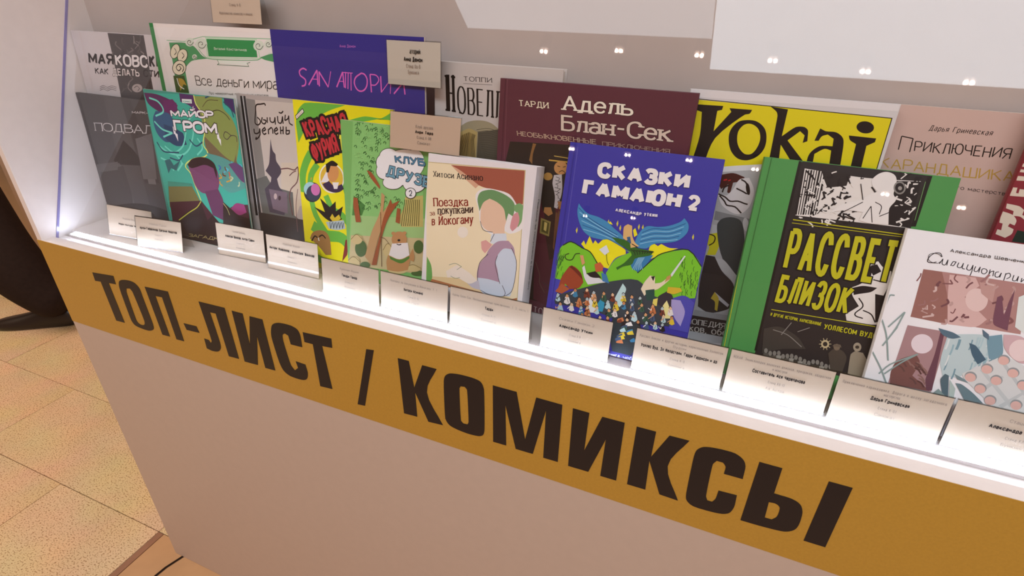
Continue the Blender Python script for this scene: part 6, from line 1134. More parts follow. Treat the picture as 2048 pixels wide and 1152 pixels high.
  ['S', '#a0d4ec', 1, 0.56, [109.8, 136.4, 107.3, 127.4, 106.2, 120]],
  ['S', '#a0d4ec', 1, 0.56, [111.2, 136.7, 108.6, 127.6, 108.6, 120.4]],
  ['S', '#a0d4ec', 1, 0.56, [112.5, 136.9, 110, 127.9, 111.1, 120.9]],
  ['S', '#a0d4ec', 1, 0.56, [113.9, 137.2, 111.3, 128.1, 113.5, 121.4]],
  ['S', '#a0d4ec', 1, 0.56, [115.2, 137.4, 112.7, 128.4, 116, 121.8]],
  ['P', '#2e6a24', 0, [[71.1, 155.6, 89.8, 154.3, 102.2, 147.9, 124.5, 146.9, 122.7, 141.6, 104.7, 134.1, 101.8, 126.3, 91.3, 121.5, 85.1, 115.9, 83.2, 118.5, 91.9, 125.9, 99.8, 137.5, 97.7, 141.4, 79.3, 149.6]]],
  ['S', '#181418', 1, 0.84, [97.2, 144.2, 101.8, 142.1, 103.9, 138.2]],
  ['S', '#181418', 1, 0.83, [100.7, 144.3, 105.2, 142.7, 106.6, 139.1]],
  ['S', '#181418', 1, 0.83, [104.2, 144.5, 108.6, 143.3, 109.2, 140]],
  ['S', '#181418', 1, 0.83, [107.6, 144.7, 112, 143.9, 111.8, 140.9]],
  ['S', '#181418', 1, 0.83, [111.1, 144.9, 115.3, 144.5, 114.4, 141.8]],
  ['S', '#181418', 1, 0.83, [114.5, 145.1, 118.7, 145.1, 117, 142.7]],
  ['S', '#181418', 1, 0.82, [117.9, 145.3, 122, 145.7, 119.6, 143.6]],
  ['S', '#181418', 1, 0.82, [121.4, 145.5, 125.3, 146.3, 122.2, 144.5]],
  ['P', '#e0b878', 0, [[85.5, 156.4, 84.2, 170.3, 88.4, 174.5, 93.8, 173.3, 96.4, 161, 101.2, 153.4, 106.7, 150.1, 96.9, 146.2, 93.7, 156.3, 89.8, 154.3]]],
  ['P', '#2f5f8c', 0, [[89.8, 158.5, 93.8, 159.9, 96.7, 151.2, 92.1, 153.2]]],
  ['S', '#151015', 1, 1.11, [97.4, 151.3, 104.9, 148.4]],
  ['P', '#dfe6ee', 0, [[58.2, 137.2, 66.4, 144.5, 71.4, 136.7, 66.5, 131.4]]],
  ['S', '#2a4a1c', 1, 0.72, [68.4, 133.2, 70.5, 124.8, 73.6, 119.6]],
  ['S', '#243a18', 1, 1.04, [34.5, 127.8, 28.7, 126, 25.4, 118, 17.9, 117.3, 15.6, 122.2, 20.5, 125.3]],
  ['P', '#34404a', 0, [[8.7, 65.8, 40.4, 81.7, 73.7, 97.5, 112.1, 108.1, 134.6, 92.3, 167.1, 93.5, 164.1, 59.4, 122.1, 52.6, 88.4, 54, 59.4, 58.2, 11.8, 55.6]]],
  ['P', '#3e42b0', 0, [[3.5, 89.5, 16.1, 88.9, 14.8, 67.1, 5.7, 54.2]]],
  ['P', '#484ab4', 0, [[157.5, 94.3, 171.2, 100.1, 184.5, 92.9, 185.2, 55.6, 160.7, 55.7]]],
  ['P', '#9c4428', 0, [[15.4, 93.4, 23.1, 108.5, 29.8, 109.8, 40, 102.7, 44.8, 91.7, 40.1, 83.1, 28.5, 79.2, 21.3, 85.4, 19.5, 77.4, 12.9, 79.1]]],
  ['P', '#b05a34', 0, [[9.3, 72.2, 16.8, 84.5, 28.5, 79.2, 18.9, 71.1]]],
  ['P', '#6b2418', 0, [[23.1, 108.5, 26.6, 110.7, 40, 102.7, 43.6, 94.4, 37.5, 99.3, 29, 105.1]]],
  ['P', '#e0e2e6', 0, [[40.3, 110.3, 42.8, 113.7, 47.6, 102.7, 61.8, 107, 64.2, 101.5, 73.7, 97.5, 51.2, 89.9, 45.3, 97.8]]],
  ['P', '#1a1a1e', 0, [[47.3, 104.2, 58.4, 109.3, 67, 102.1, 58.4, 100.4, 52.4, 100.7]]],
  ['P', '#3a7ab0', 0, [[65.9, 108.5, 72.7, 107.6, 78.2, 96.9, 69.2, 98]]],
  ['P', '#c8623a', 0, [[55.5, 117.6, 62.2, 121.8, 67.5, 116.9, 67, 111, 58.7, 107.9]]],
  ['P', '#d8a070', 0, [[34.8, 125.6, 39.2, 126.4, 43, 116.8, 39.8, 113.2]]],
  ['P', '#e9dcc0', 0, [[120.8, 106.9, 126, 116.6, 132.2, 116.4, 133.7, 108.1, 140.8, 110.9, 149.7, 121.3, 150.5, 117.1, 138.3, 101.8, 128.2, 96.8, 123.8, 90.1, 118.2, 97.7]]],
  ['P', '#dfe4e8', 0, [[149.1, 121.1, 161.3, 148, 162.9, 147.8, 151.9, 120.3]]],
  ['P', '#c79a5a', 0, [[146, 119.1, 150.7, 122.9, 150.5, 117.1, 144.7, 111.7]]],
  ['P', '#1f4a44', 0, [[123.9, 97.4, 134.4, 101, 136.9, 87, 127.5, 85]]],
  ['P', '#181418', 0, [[127.5, 115.5, 132.1, 117.1, 131.2, 110.5]]],
  ['P', '#2e2c38', 0, [[140.1, 92.1, 149.4, 101.2, 157, 97.1, 159.4, 84.6, 149.1, 80.9, 140.4, 83.4]]],
  ['P', '#d8b832', 0, [[149.7, 107, 164.2, 108.6, 166.9, 104.9, 157.9, 99.4, 149.7, 99.8]]],
  ['P', '#a8a0d8', 0, [[156.5, 92.6, 167.1, 93.5, 174.9, 80.8, 173.2, 61.6, 164.9, 69.9, 158.8, 80.1]]],
  ['P', '#e8d86a', 0, [[135.3, 88.1, 140.4, 90.7, 140.9, 80.6, 135.3, 80.8]]],
  ['P', '#efe8a0', 0, [[147.8, 80.6, 151.5, 90.1, 157.5, 79.8, 162.3, 69.3, 153.1, 67.2]]],
  ['P', '#bfe0e4', 0, [[90.3, 86, 95, 100.3, 100.4, 94, 99.1, 84.9, 102.9, 79.7, 96.1, 69.3, 87.5, 76.4]]],
  ['P', '#e8eeee', 0, [[53.5, 56.9, 56.7, 74.4, 66.1, 62.8, 68.8, 55.7, 60, 54.5]]],
  ['P', '#2a9ac0', 0, [[66.6, 64.4, 71.4, 76, 76.9, 69.7, 75.8, 58.8, 68.5, 57.9]]],
  ['P', '#7a3a28', 0, [[49, 81, 53.9, 81.4, 57.2, 74.1, 53.1, 71.2, 48.3, 72.8]]],
  ['P', '#e6c09a', 0, [[53.2, 82.9, 52.6, 81, 51, 80.3, 49.6, 81.4, 49.4, 83.5, 50.6, 84.9, 52.3, 84.7]]],
  ['S', '#181418', 1, 0.74, [49.3, 82.6, 50.6, 85.3, 52.9, 83.9]],
  ['S', '#181418', 1, 0.9, [49.9, 79.4, 51.5, 77, 46.3, 79.1]],
  ['S', '#181418', 1, 0.6, [51.8, 79.5, 54.6, 74.1]],
  ['P', '#3a86b0', 0, [[34.3, 77.6, 38.4, 77.9, 40.8, 72.1, 37.5, 69.7, 33.6, 70.9]]],
  ['P', '#c98a5a', 0, [[38, 79.3, 37.2, 77.4, 35.5, 76.9, 34.2, 78.2, 34.3, 80.3, 35.6, 81.6, 37.3, 81.2]]],
  ['S', '#181418', 1, 0.75, [34, 79.1, 35.3, 81.8, 37.7, 80.5]],
  ['S', '#e8e4e0', 1, 0.91, [34.9, 75.9, 31.1, 72.4, 34.3, 77.2]],
  ['P', '#d8a070', 0, [[58.6, 79.5, 63.2, 79.9, 66.1, 73.2, 62.3, 70.6, 58, 72]]],
  ['P', '#b8c8cc', 0, [[62.5, 81.2, 61.7, 79.3, 60.1, 78.9, 58.8, 80.2, 59, 82.3, 60.3, 83.5, 61.9, 83]]],
  ['S', '#181418', 1, 0.74, [58.6, 81, 59.8, 83.7, 62.1, 82.4]],
  ['S', '#e8e4e0', 1, 0.89, [59.3, 77.8, 59.6, 75.2, 57.9, 77.2]],
  ['P', '#2f5a48', 0, [[71.4, 81, 76.1, 81.4, 79.2, 74.5, 75.4, 71.7, 71, 73.2]]],
  ['P', '#d8a070', 0, [[75.3, 83.5, 75.4, 81.5, 74.1, 80.4, 72.4, 81, 71.6, 82.8, 72.3, 84.6, 73.9, 84.8]]],
  ['S', '#181418', 1, 0.73, [71.6, 82.5, 72.8, 85.2, 75.1, 83.9]],
  ['S', '#d8a070', 1, 0.88, [72.2, 79.3, 72.5, 76.7, 72.6, 79.7]],
  ['S', '#181418', 1, 0.59, [74.1, 79.4, 75, 74.1]],
  ['P', '#e2c838', 0, [[96.4, 84.9, 100.5, 85.2, 103.3, 78.9, 100, 76.4, 95.9, 77.8]]],
  ['P', '#b8c8cc', 0, [[100, 86.2, 99.1, 84.5, 97.5, 84.2, 96.4, 85.7, 96.7, 87.7, 98.2, 88.8, 99.6, 88.1]]],
  ['S', '#181418', 1, 0.72, [96.4, 86.4, 97.5, 89, 99.8, 87.7]],
  ['S', '#e8e4e0', 1, 0.86, [97.1, 83.3, 94.8, 80.1, 101.4, 83.4]],
  ['S', '#181418', 1, 0.57, [98.8, 83.3, 101, 78.9]],
  ['P', '#b8d8dc', 0, [[12.3, 67, 16.2, 67.2, 18.6, 61.9, 15.3, 59.6, 11.7, 60.7]]],
  ['P', '#b8c8cc', 0, [[16, 68.9, 15.3, 66.9, 13.6, 66.3, 12.2, 67.5, 12.1, 69.6, 13.4, 71.1, 15.1, 70.8]]],
  ['S', '#181418', 1, 0.77, [11.9, 68.5, 13.2, 71.3, 15.6, 69.9]],
  ['S', '#181418', 1, 0.92, [12.9, 65.3, 12.7, 62.5, 16.5, 67.3]],
  ['S', '#181418', 1, 0.62, [14.4, 65.3, 14.1, 61.2]],
  ['P', '#7a3a28', 0, [[83.2, 82, 87.1, 82.2, 89.7, 76.3, 86.5, 74, 82.6, 75.2]]],
  ['P', '#e6c09a', 0, [[86.6, 84.3, 86.6, 82.3, 85.3, 81.3, 83.7, 82, 83, 83.8, 83.7, 85.5, 85.4, 85.7]]],
  ['S', '#181418', 1, 0.73, [83, 83.4, 84.1, 86, 86.4, 84.7]],
  ['S', '#181418', 1, 0.87, [83.8, 80.3, 82.3, 77.3, 84.6, 80]],
  ['S', '#181418', 1, 0.58, [85.4, 80.3, 87.3, 76.2]],
  ['P', '#e8e4e0', 0, [[24.2, 68, 29.2, 68.5, 32.4, 61.1, 28.2, 58.2, 23.4, 59.8]]],
  ['P', '#d8a070', 0, [[28.3, 70.6, 28.3, 68.6, 27, 67.4, 25.2, 68, 24.4, 69.9, 25.1, 71.7, 26.9, 72]]],
  ['S', '#181418', 1, 0.76, [24.4, 69.6, 25.7, 72.3, 28.1, 71]],
  ['S', '#181418', 1, 0.92, [24.9, 66.3, 24.1, 63.4, 21.9, 66.9]],
  ['S', '#181418', 1, 0.61, [26.9, 66.4, 29.6, 61.1]],
  ['P', '#405878', 0, [[107.3, 84.1, 111.3, 84.3, 114.1, 78.3, 110.8, 75.9, 106.8, 77.2]]],
  ['P', '#d8a070', 0, [[110.6, 86.6, 110.9, 84.7, 109.8, 83.5, 108.1, 83.9, 107.1, 85.6, 107.6, 87.4, 109.2, 87.8]]],
  ['S', '#181418', 1, 0.71, [107.2, 85.5, 108.3, 88.1, 110.5, 86.8]],
  ['S', '#e8e4e0', 1, 0.86, [108, 82.5, 108.8, 80, 109.1, 82]],
  ['P', '#2f5a48', 0, [[117.9, 84.7, 121.5, 84.9, 123.9, 79.5, 121, 77.4, 117.4, 78.6]]],
  ['P', '#b8c8cc', 0, [[121.1, 86, 120.2, 84.3, 118.6, 84.1, 117.6, 85.5, 117.9, 87.5, 119.3, 88.6, 120.7, 87.9]]],
  ['S', '#181418', 1, 0.71, [117.6, 86.1, 118.7, 88.7, 120.9, 87.4]],
  ['S', '#181418', 1, 0.85, [118.4, 83.1, 120.1, 80.8, 119.7, 84.5]],
  ['P', '#c87848', 0, [[51.8, 69.6, 55.5, 69.8, 58.1, 64.2, 55, 62, 51.2, 63]]],
  ['P', '#b8c8cc', 0, [[55.1, 72.1, 55.4, 70.1, 54.2, 68.9, 52.4, 69.3, 51.4, 71, 51.9, 72.8, 53.6, 73.3]]],
  ['S', '#181418', 1, 0.75, [51.5, 71, 52.7, 73.7, 55.1, 72.4]],
  ['S', '#d8a070', 1, 0.9, [52.3, 67.9, 48.8, 64.3, 49.3, 66.3]],
  ['S', '#181418', 1, 0.6, [54, 67.9, 56, 64.1]],
  ['P', '#c87848', 0, [[40.9, 66.9, 45.9, 67.4, 49, 60.1, 45.1, 57.2, 40.2, 58.6]]],
  ['P', '#c98a5a', 0, [[45, 69.4, 44.9, 67.4, 43.6, 66.3, 41.9, 67, 41.1, 68.9, 41.9, 70.6, 43.6, 70.9]]],
  ['S', '#181418', 1, 0.75, [41.2, 68.5, 42.5, 71.3, 44.9, 69.9]],
  ['S', '#d8a070', 1, 0.91, [41.6, 65.2, 43.5, 62.9, 38.5, 63.5]],
  ['S', '#181418', 1, 0.6, [43.7, 65.4, 45.1, 59.7]],
  ['P', '#e2c838', 0, [[61.7, 70.5, 66.3, 70.8, 69.2, 64, 65.6, 61.4, 61.2, 62.9]]],
  ['P', '#e6c09a', 0, [[65.7, 72.2, 64.9, 70.3, 63.3, 69.8, 62, 71, 62.1, 73.1, 63.4, 74.5, 65, 74]]],
  ['S', '#181418', 1, 0.74, [61.9, 72, 63.1, 74.7, 65.4, 73.4]],
  ['S', '#181418', 1, 0.89, [62.4, 68.8, 64.2, 66.4, 65.1, 70]],
  ['P', '#b8d8dc', 0, [[78.5, 71.7, 82.9, 72, 85.6, 65.6, 82.2, 63.1, 77.9, 64.4]]],
  ['P', '#b8c8cc', 0, [[82.3, 73.4, 81.6, 71.5, 80, 70.9, 78.7, 72.2, 78.7, 74.2, 80, 75.6, 81.6, 75.2]]],
  ['S', '#181418', 1, 0.73, [78.5, 73.2, 79.7, 75.8, 82, 74.5]],
  ['S', '#181418', 1, 0.88, [79.2, 70, 77.5, 66.9, 76.8, 69.2]],
  ['P', '#e2c838', 0, [[88.7, 72.2, 93.4, 72.6, 96.4, 65.6, 92.7, 62.8, 88.2, 64.3]]],
  ['P', '#c98a5a', 0, [[92.6, 74.4, 92.4, 72.4, 91, 71.5, 89.5, 72.3, 88.9, 74.3, 89.8, 75.9, 91.5, 75.9]]],
  ['S', '#181418', 1, 0.73, [88.9, 73.7, 90, 76.4, 92.3, 75.1]],
  ['S', '#181418', 1, 0.87, [89.6, 70.6, 90.2, 68, 89.1, 69.7]],
  ['P', '#3a86b0', 0, [[99.3, 74.2, 102.7, 74.3, 104.9, 69.3, 102.2, 67.2, 98.9, 68.3]]],
  ['P', '#c98a5a', 0, [[102.5, 75.7, 101.9, 73.9, 100.4, 73.3, 99.1, 74.5, 99, 76.5, 100.2, 77.9, 101.8, 77.5]]],
  ['S', '#181418', 1, 0.72, [98.9, 75.6, 100, 78.2, 102.3, 76.9]],
  ['S', '#181418', 1, 0.87, [99.8, 72.5, 100.2, 69.9, 101.2, 73.1]],
  ['P', '#a8c8d8', 0, [[16.8, 55.2, 21.7, 55.7, 24.7, 48.7, 20.7, 45.9, 16.1, 47.3]]],
  ['P', '#d8a070', 0, [[21, 57.5, 20.6, 55.4, 19, 54.6, 17.4, 55.6, 17.1, 57.7, 18.2, 59.3, 19.9, 59.2]]],
  ['S', '#181418', 1, 0.77, [17, 56.8, 18.3, 59.6, 20.7, 58.3]],
  ['S', '#d8a070', 1, 0.93, [17.7, 53.6, 13.8, 49.9, 13.2, 52.6]],
  ['P', '#405878', 0, [[109.4, 74.9, 113.2, 75.1, 115.7, 69.6, 112.7, 67.4, 109.1, 68.6]]],
  ['P', '#b8c8cc', 0, [[112.9, 76.4, 112, 74.6, 110.5, 74.3, 109.3, 75.6, 109.5, 77.6, 110.8, 78.8, 112.3, 78.3]]],
  ['S', '#181418', 1, 0.71, [109.3, 76.3, 110.4, 79, 112.6, 77.7]],
  ['S', '#d8a070', 1, 0.86, [110.1, 73.3, 109.9, 70.5, 110, 74.6]],
  ['S', '#181418', 1, 0.57, [111.7, 73.3, 112.5, 69.3]],
  ['P', '#e8e4e0', 0, [[32.4, 58.2, 36.6, 58.4, 39, 52.6, 35.8, 50.2, 31.9, 51.4]]],
  ['P', '#e6c09a', 0, [[36.1, 60.7, 36.2, 58.6, 34.9, 57.4, 33.1, 58, 32.2, 59.8, 32.9, 61.6, 34.6, 62]]],
  ['S', '#181418', 1, 0.76, [32.3, 59.7, 33.6, 62.4, 36, 61.1]],
  ['S', '#e8e4e0', 1, 0.92, [33.2, 56.5, 29.5, 52.9, 33, 57.5]],
  ['P', '#2f5a48', 0, [[121.3, 76.5, 125.1, 76.7, 127.7, 71.1, 124.6, 68.7, 121, 69.9]]],
  ['P', '#d8a070', 0, [[124.7, 78, 124.1, 76.2, 122.6, 75.7, 121.3, 76.9, 121.3, 78.9, 122.5, 80.2, 124, 79.8]]],
  ['S', '#181418', 1, 0.71, [121.1, 77.9, 122.2, 80.5, 124.4, 79.2]],
  ['S', '#d8a070', 1, 0.85, [121.9, 74.8, 119.4, 71.6, 120.5, 74.1]],
  ['S', '#181418', 1, 0.57, [123.5, 74.9, 125, 70.8]],
  ['P', '#c87848', 0, [[134.4, 78, 138.9, 78.4, 142, 71.4, 138.4, 68.6, 133.9, 70.1]]],
  ['P', '#d8a070', 0, [[138.1, 79.6, 137.5, 77.8, 136, 77.4, 134.8, 78.6, 134.8, 80.6, 136, 81.8, 137.5, 81.4]]],
  ['S', '#181418', 1, 0.7, [134.6, 79.5, 135.6, 82.1, 137.8, 80.8]],
  ['S', '#e8e4e0', 1, 0.84, [135.1, 76.4, 135.5, 73.8, 131.2, 75.8]],
  ['S', '#181418', 1, 0.56, [136.9, 76.5, 138.2, 71]],
  ['P', '#3a86b0', 0, [[45.6, 56.6, 49.9, 56.9, 52.5, 50.7, 49.1, 48.1, 45, 49.3]]],
  ['P', '#b8c8cc', 0, [[49.4, 58.5, 48.9, 56.5, 47.3, 55.7, 45.8, 56.8, 45.6, 58.9, 46.8, 60.4, 48.5, 60.2]]],
  ['S', '#181418', 1, 0.75, [45.5, 58.1, 46.8, 60.8, 49.1, 59.5]],
  ['S', '#e8e4e0', 1, 0.91, [46.2, 54.8, 45.5, 51.9, 49.9, 54.9]],
  ['P', '#c87848', 0, [[53.3, 58.1, 58.2, 58.6, 61.6, 51.3, 57.5, 48.4, 52.7, 49.8]]],
  ['P', '#e6c09a', 0, [[57.5, 60.4, 57.2, 58.4, 55.7, 57.5, 54.1, 58.4, 53.7, 60.4, 54.6, 62.1, 56.3, 62]]],
  ['S', '#181418', 1, 0.75, [53.7, 59.7, 54.9, 62.4, 57.2, 61.1]],
  ['S', '#181418', 1, 0.9, [54, 56.4, 52.7, 53.4, 58.2, 59]],
  ['S', '#181418', 1, 0.6, [56.2, 56.6, 56.5, 50.7]],
  ['P', '#b8d8dc', 0, [[66.2, 60.9, 69.9, 61.1, 72.3, 55.7, 69.3, 53.5, 65.7, 54.7]]],
  ['P', '#e6c09a', 0, [[69.5, 63.4, 69.6, 61.4, 68.4, 60.2, 66.7, 60.7, 65.8, 62.5, 66.4, 64.3, 68, 64.7]]],
  ['S', '#181418', 1, 0.74, [65.9, 62.4, 67.1, 65.1, 69.4, 63.8]],
  ['S', '#d8a070', 1, 0.89, [66.7, 59.2, 64.9, 56, 68.1, 60]],
  ['P', '#e8e4e0', 0, [[155.7, 79.9, 159.8, 80.2, 162.6, 74, 159.4, 71.5, 155.4, 72.8]]],
  ['P', '#e6c09a', 0, [[159.1, 82.1, 159, 80.1, 157.8, 79.2, 156.3, 80, 155.7, 81.8, 156.4, 83.4, 157.9, 83.5]]],
  ['S', '#181418', 1, 0.69, [155.7, 81.3, 156.8, 83.9, 158.9, 82.6]],
  ['S', '#d8a070', 1, 0.83, [156.5, 78.3, 157.6, 75.9, 156.2, 79]],
  ['P', '#7a3a28', 0, [[146.3, 77.5, 150.2, 77.8, 153.1, 71.6, 149.9, 69.1, 146, 70.4]]],
  ['P', '#b8c8cc', 0, [[149.7, 79.5, 149.5, 77.6, 148.2, 76.8, 146.7, 77.6, 146.3, 79.6, 147.1, 81.1, 148.7, 81.1]]],
  ['S', '#181418', 1, 0.69, [146.3, 79, 147.3, 81.5, 149.5, 80.3]],
  ['S', '#181418', 1, 0.84, [147, 75.9, 147, 73.3, 146, 76.1]],
  ['S', '#181418', 1, 0.56, [148.7, 76, 149.7, 71.2]],
  ['P', '#e8e4e0', 0, [[89.4, 62.7, 93.4, 63, 96, 57.2, 92.9, 54.9, 89, 56.1]]],
  ['P', '#e6c09a', 0, [[93, 64.8, 92.7, 62.9, 91.3, 62, 89.8, 62.9, 89.3, 64.9, 90.2, 66.5, 91.9, 66.4]]],
  ['S', '#181418', 1, 0.73, [89.3, 64.2, 90.5, 66.9, 92.8, 65.6]],
  ['S', '#e8e4e0', 1, 0.88, [90.2, 61.1, 87.1, 57.7, 85.1, 61.3]],
  ['S', '#181418', 1, 0.58, [91.8, 61.1, 93.1, 57]],
  ['P', '#2f5a48', 0, [[81.7, 60.7, 86.3, 61.1, 89.3, 54.4, 85.6, 51.5, 81.1, 53]]],
  ['P', '#d8a070', 0, [[85.4, 63.4, 85.6, 61.4, 84.4, 60.2, 82.7, 60.7, 81.8, 62.5, 82.3, 64.2, 83.9, 64.7]]],
  ['S', '#181418', 1, 0.73, [81.9, 62.3, 83, 64.9, 85.3, 63.6]],
  ['S', '#181418', 1, 0.88, [82.4, 59, 80.7, 55.9, 80.5, 59.2]],
  ['S', '#181418', 1, 0.59, [84.3, 59.2, 85.4, 53.9]],
  ['P', '#1c1a20', 0, [[105.5, 63.3, 109.2, 63.5, 111.6, 58.2, 108.7, 55.9, 105.2, 57]]],
  ['P', '#e6c09a', 0, [[108.9, 65.2, 108.5, 63.3, 107, 62.5, 105.6, 63.6, 105.3, 65.5, 106.3, 67, 107.9, 66.9]]],
  ['S', '#181418', 1, 0.72, [105.3, 64.7, 106.4, 67.4, 108.6, 66.1]],
  ['S', '#e8e4e0', 1, 0.87, [106.2, 61.7, 105.6, 58.8, 104.9, 61.8]],
  ['S', '#181418', 1, 0.58, [107.7, 61.7, 107.4, 57.6]],
  ['P', '#a8c8d8', 0, [[19.4, 44.1, 24, 44.4, 26.7, 38, 23.1, 35.5, 18.8, 36.7]]],
  ['P', '#e6c09a', 0, [[23.5, 45.7, 22.5, 43.8, 20.8, 43.4, 19.6, 44.7, 19.8, 46.9, 21.2, 48.2, 22.9, 47.7]]],
  ['S', '#181418', 1, 0.77, [19.5, 45.7, 20.8, 48.5, 23.2, 47.1]],
  ['S', '#181418', 1, 0.93, [20.2, 42.3, 16.9, 38.8, 23.7, 43.8]],
  ['P', '#b8d8dc', 0, [[113.7, 64.4, 118.4, 64.8, 121.6, 57.6, 117.8, 54.7, 113.3, 56.2]]],
  ['P', '#b8c8cc', 0, [[117.6, 66.5, 117.4, 64.5, 116, 63.7, 114.5, 64.5, 114, 66.5, 114.9, 68.1, 116.5, 68.1]]],
  ['S', '#181418', 1, 0.72, [114, 65.9, 115.1, 68.6, 117.3, 67.3]],
  ['S', '#d8a070', 1, 0.86, [114.5, 62.8, 116.8, 60.6, 111.3, 61.6]],
  ['P', '#405878', 0, [[136.4, 67.7, 140.3, 68, 142.9, 62.2, 139.8, 59.9, 136.1, 61.1]]],
  ['P', '#c98a5a', 0, [[139.8, 70, 139.8, 68.1, 138.6, 67, 137.1, 67.6, 136.3, 69.4, 136.9, 71.1, 138.5, 71.4]]],
  ['S', '#181418', 1, 0.7, [136.3, 69.1, 137.4, 71.7, 139.6, 70.5]],
  ['S', '#d8a070', 1, 0.85, [137.2, 66.1, 133.9, 62.7, 138.5, 67.3]],
  ['S', '#181418', 1, 0.56, [138.7, 66.1, 138.9, 61.7]],
  ['P', '#2f5a48', 0, [[34.3, 44.4, 38.7, 44.8, 41.6, 38.4, 37.8, 35.7, 33.6, 37.1]]],
  ['P', '#d8a070', 0, [[38.1, 46.9, 38, 44.8, 36.5, 43.8, 34.9, 44.5, 34.2, 46.5, 35.1, 48.3, 36.8, 48.4]]],
  ['S', '#181418', 1, 0.76, [34.2, 46, 35.5, 48.7, 37.8, 47.4]],
  ['S', '#181418', 1, 0.92, [35, 42.7, 32.3, 39.3, 31.8, 42.6]],
  ['P', '#2f5a48', 0, [[127.8, 65.5, 132.1, 65.8, 135, 59.4, 131.7, 56.8, 127.5, 58.1]]],
  ['P', '#d8a070', 0, [[131.6, 66.9, 130.7, 65.2, 129.2, 64.8, 128.1, 66.2, 128.3, 68.2, 129.6, 69.4, 131, 68.8]]],
  ['S', '#181418', 1, 0.71, [128, 67, 129.1, 69.6, 131.3, 68.3]],
  ['S', '#e8e4e0', 1, 0.85, [128.6, 63.8, 127, 60.8, 127.2, 63.5]],
  ['S', '#181418', 1, 0.57, [130.4, 64, 132.9, 59.3]],
  ['P', '#e8e4e0', 0, [[48.5, 47.5, 52.4, 47.7, 54.9, 42.1, 51.7, 39.8, 47.8, 40.9]]],
  ['P', '#d8a070', 0, [[52, 49.9, 51.9, 47.8, 50.5, 46.7, 48.8, 47.5, 48.2, 49.4, 49, 51.2, 50.7, 51.4]]],
  ['S', '#181418', 1, 0.76, [48.2, 49, 49.5, 51.7, 51.8, 50.4]],
  ['S', '#e8e4e0', 1, 0.91, [49.1, 45.7, 46.4, 42.3, 53.1, 45.4]],
  ['S', '#181418', 1, 0.61, [50.7, 45.8, 51.2, 41.7]],
  ['P', '#a8c8d8', 0, [[57.5, 49, 61.9, 49.4, 64.6, 43.1, 61.1, 40.6, 57, 41.8]]],
  ['P', '#d8a070', 0, [[61.4, 50.8, 60.7, 48.9, 59.1, 48.3, 57.8, 49.5, 57.7, 51.6, 59, 53, 60.6, 52.6]]],
  ['S', '#181418', 1, 0.75, [57.4, 50.6, 58.7, 53.3, 61, 52]],
  ['S', '#181418', 1, 0.9, [58.3, 47.3, 55.2, 43.9, 59.8, 49.1]],
  ['P', '#b8d8dc', 0, [[149.8, 68.2, 153.2, 68.4, 155.6, 63.2, 153, 61.1, 149.6, 62.1]]],
  ['P', '#e6c09a', 0, [[153.1, 69.7, 152.4, 67.9, 150.9, 67.4, 149.7, 68.6, 149.7, 70.6, 150.9, 71.9, 152.4, 71.5]]],
  ['S', '#181418', 1, 0.7, [149.6, 69.6, 150.6, 72.2, 152.8, 70.9]],
  ['S', '#d8a070', 1, 0.84, [150.5, 66.6, 149.2, 63.6, 152.4, 67.8]],
  ['S', '#181418', 1, 0.56, [151.9, 66.6, 152.2, 62.7]],
  ['P', '#405878', 0, [[71.9, 49, 76.6, 49.5, 79.7, 42.4, 75.9, 39.5, 71.3, 40.9]]],
  ['P', '#e6c09a', 0, [[75.9, 51.2, 75.5, 49.2, 74, 48.3, 72.5, 49.3, 72.1, 51.3, 73.2, 52.9, 74.8, 52.8]]],
  ['S', '#181418', 1, 0.74, [72.1, 50.6, 73.3, 53.3, 75.6, 52]],
  ['S', '#181418', 1, 0.89, [72.6, 47.4, 74.1, 44.9, 75, 47.5]],
  ['P', '#7a3a28', 0, [[82.2, 50.9, 86, 51.2, 88.6, 45.5, 85.4, 43.2, 81.8, 44.4]]],
  ['P', '#d8a070', 0, [[85.6, 53.2, 85.6, 51.2, 84.2, 50.1, 82.6, 50.9, 81.9, 52.8, 82.7, 54.5, 84.4, 54.7]]],
  ['S', '#181418', 1, 0.74, [81.9, 52.4, 83.1, 55.1, 85.4, 53.8]],
  ['S', '#181418', 1, 0.89, [82.9, 49.3, 83.1, 46.5, 77.7, 49.4]],
  ['P', '#e2c838', 0, [[159.8, 68.4, 163.5, 68.7, 166, 63, 163.2, 60.8, 159.5, 61.9]]],
  ['P', '#c98a5a', 0, [[163.1, 69.7, 162.3, 68, 160.8, 67.7, 159.7, 69.1, 160, 71.1, 161.3, 72.2, 162.7, 71.5]]],
  ['S', '#181418', 1, 0.69, [159.7, 69.8, 160.7, 72.4, 162.9, 71.1]],
  ['S', '#d8a070', 1, 0.83, [160.5, 66.8, 157.2, 63.4, 161.7, 68.8]],
  ['P', '#7a3a28', 0, [[106.7, 53.8, 110.7, 54.1, 113.4, 48.2, 110.2, 45.8, 106.3, 47]]],
  ['P', '#e6c09a', 0, [[110.3, 56.2, 110.2, 54.2, 108.9, 53.1, 107.3, 53.9, 106.6, 55.8, 107.4, 57.4, 109, 57.6]]],
  ['S', '#181418', 1, 0.72, [106.6, 55.3, 107.8, 57.9, 110, 56.6]],
  ['S', '#181418', 1, 0.87, [107.5, 52.1, 108.8, 49.7, 109.8, 53.6]],
  ['S', '#181418', 1, 0.58, [109.1, 52.2, 108.8, 47.6]],
  ['P', '#2f5a48', 0, [[96.4, 51.3, 100.2, 51.5, 102.7, 46.1, 99.6, 43.8, 96, 45]]],
  ['P', '#d8a070', 0, [[99.9, 53.2, 99.5, 51.3, 98, 50.5, 96.6, 51.6, 96.3, 53.6, 97.4, 55.1, 99, 55]]],
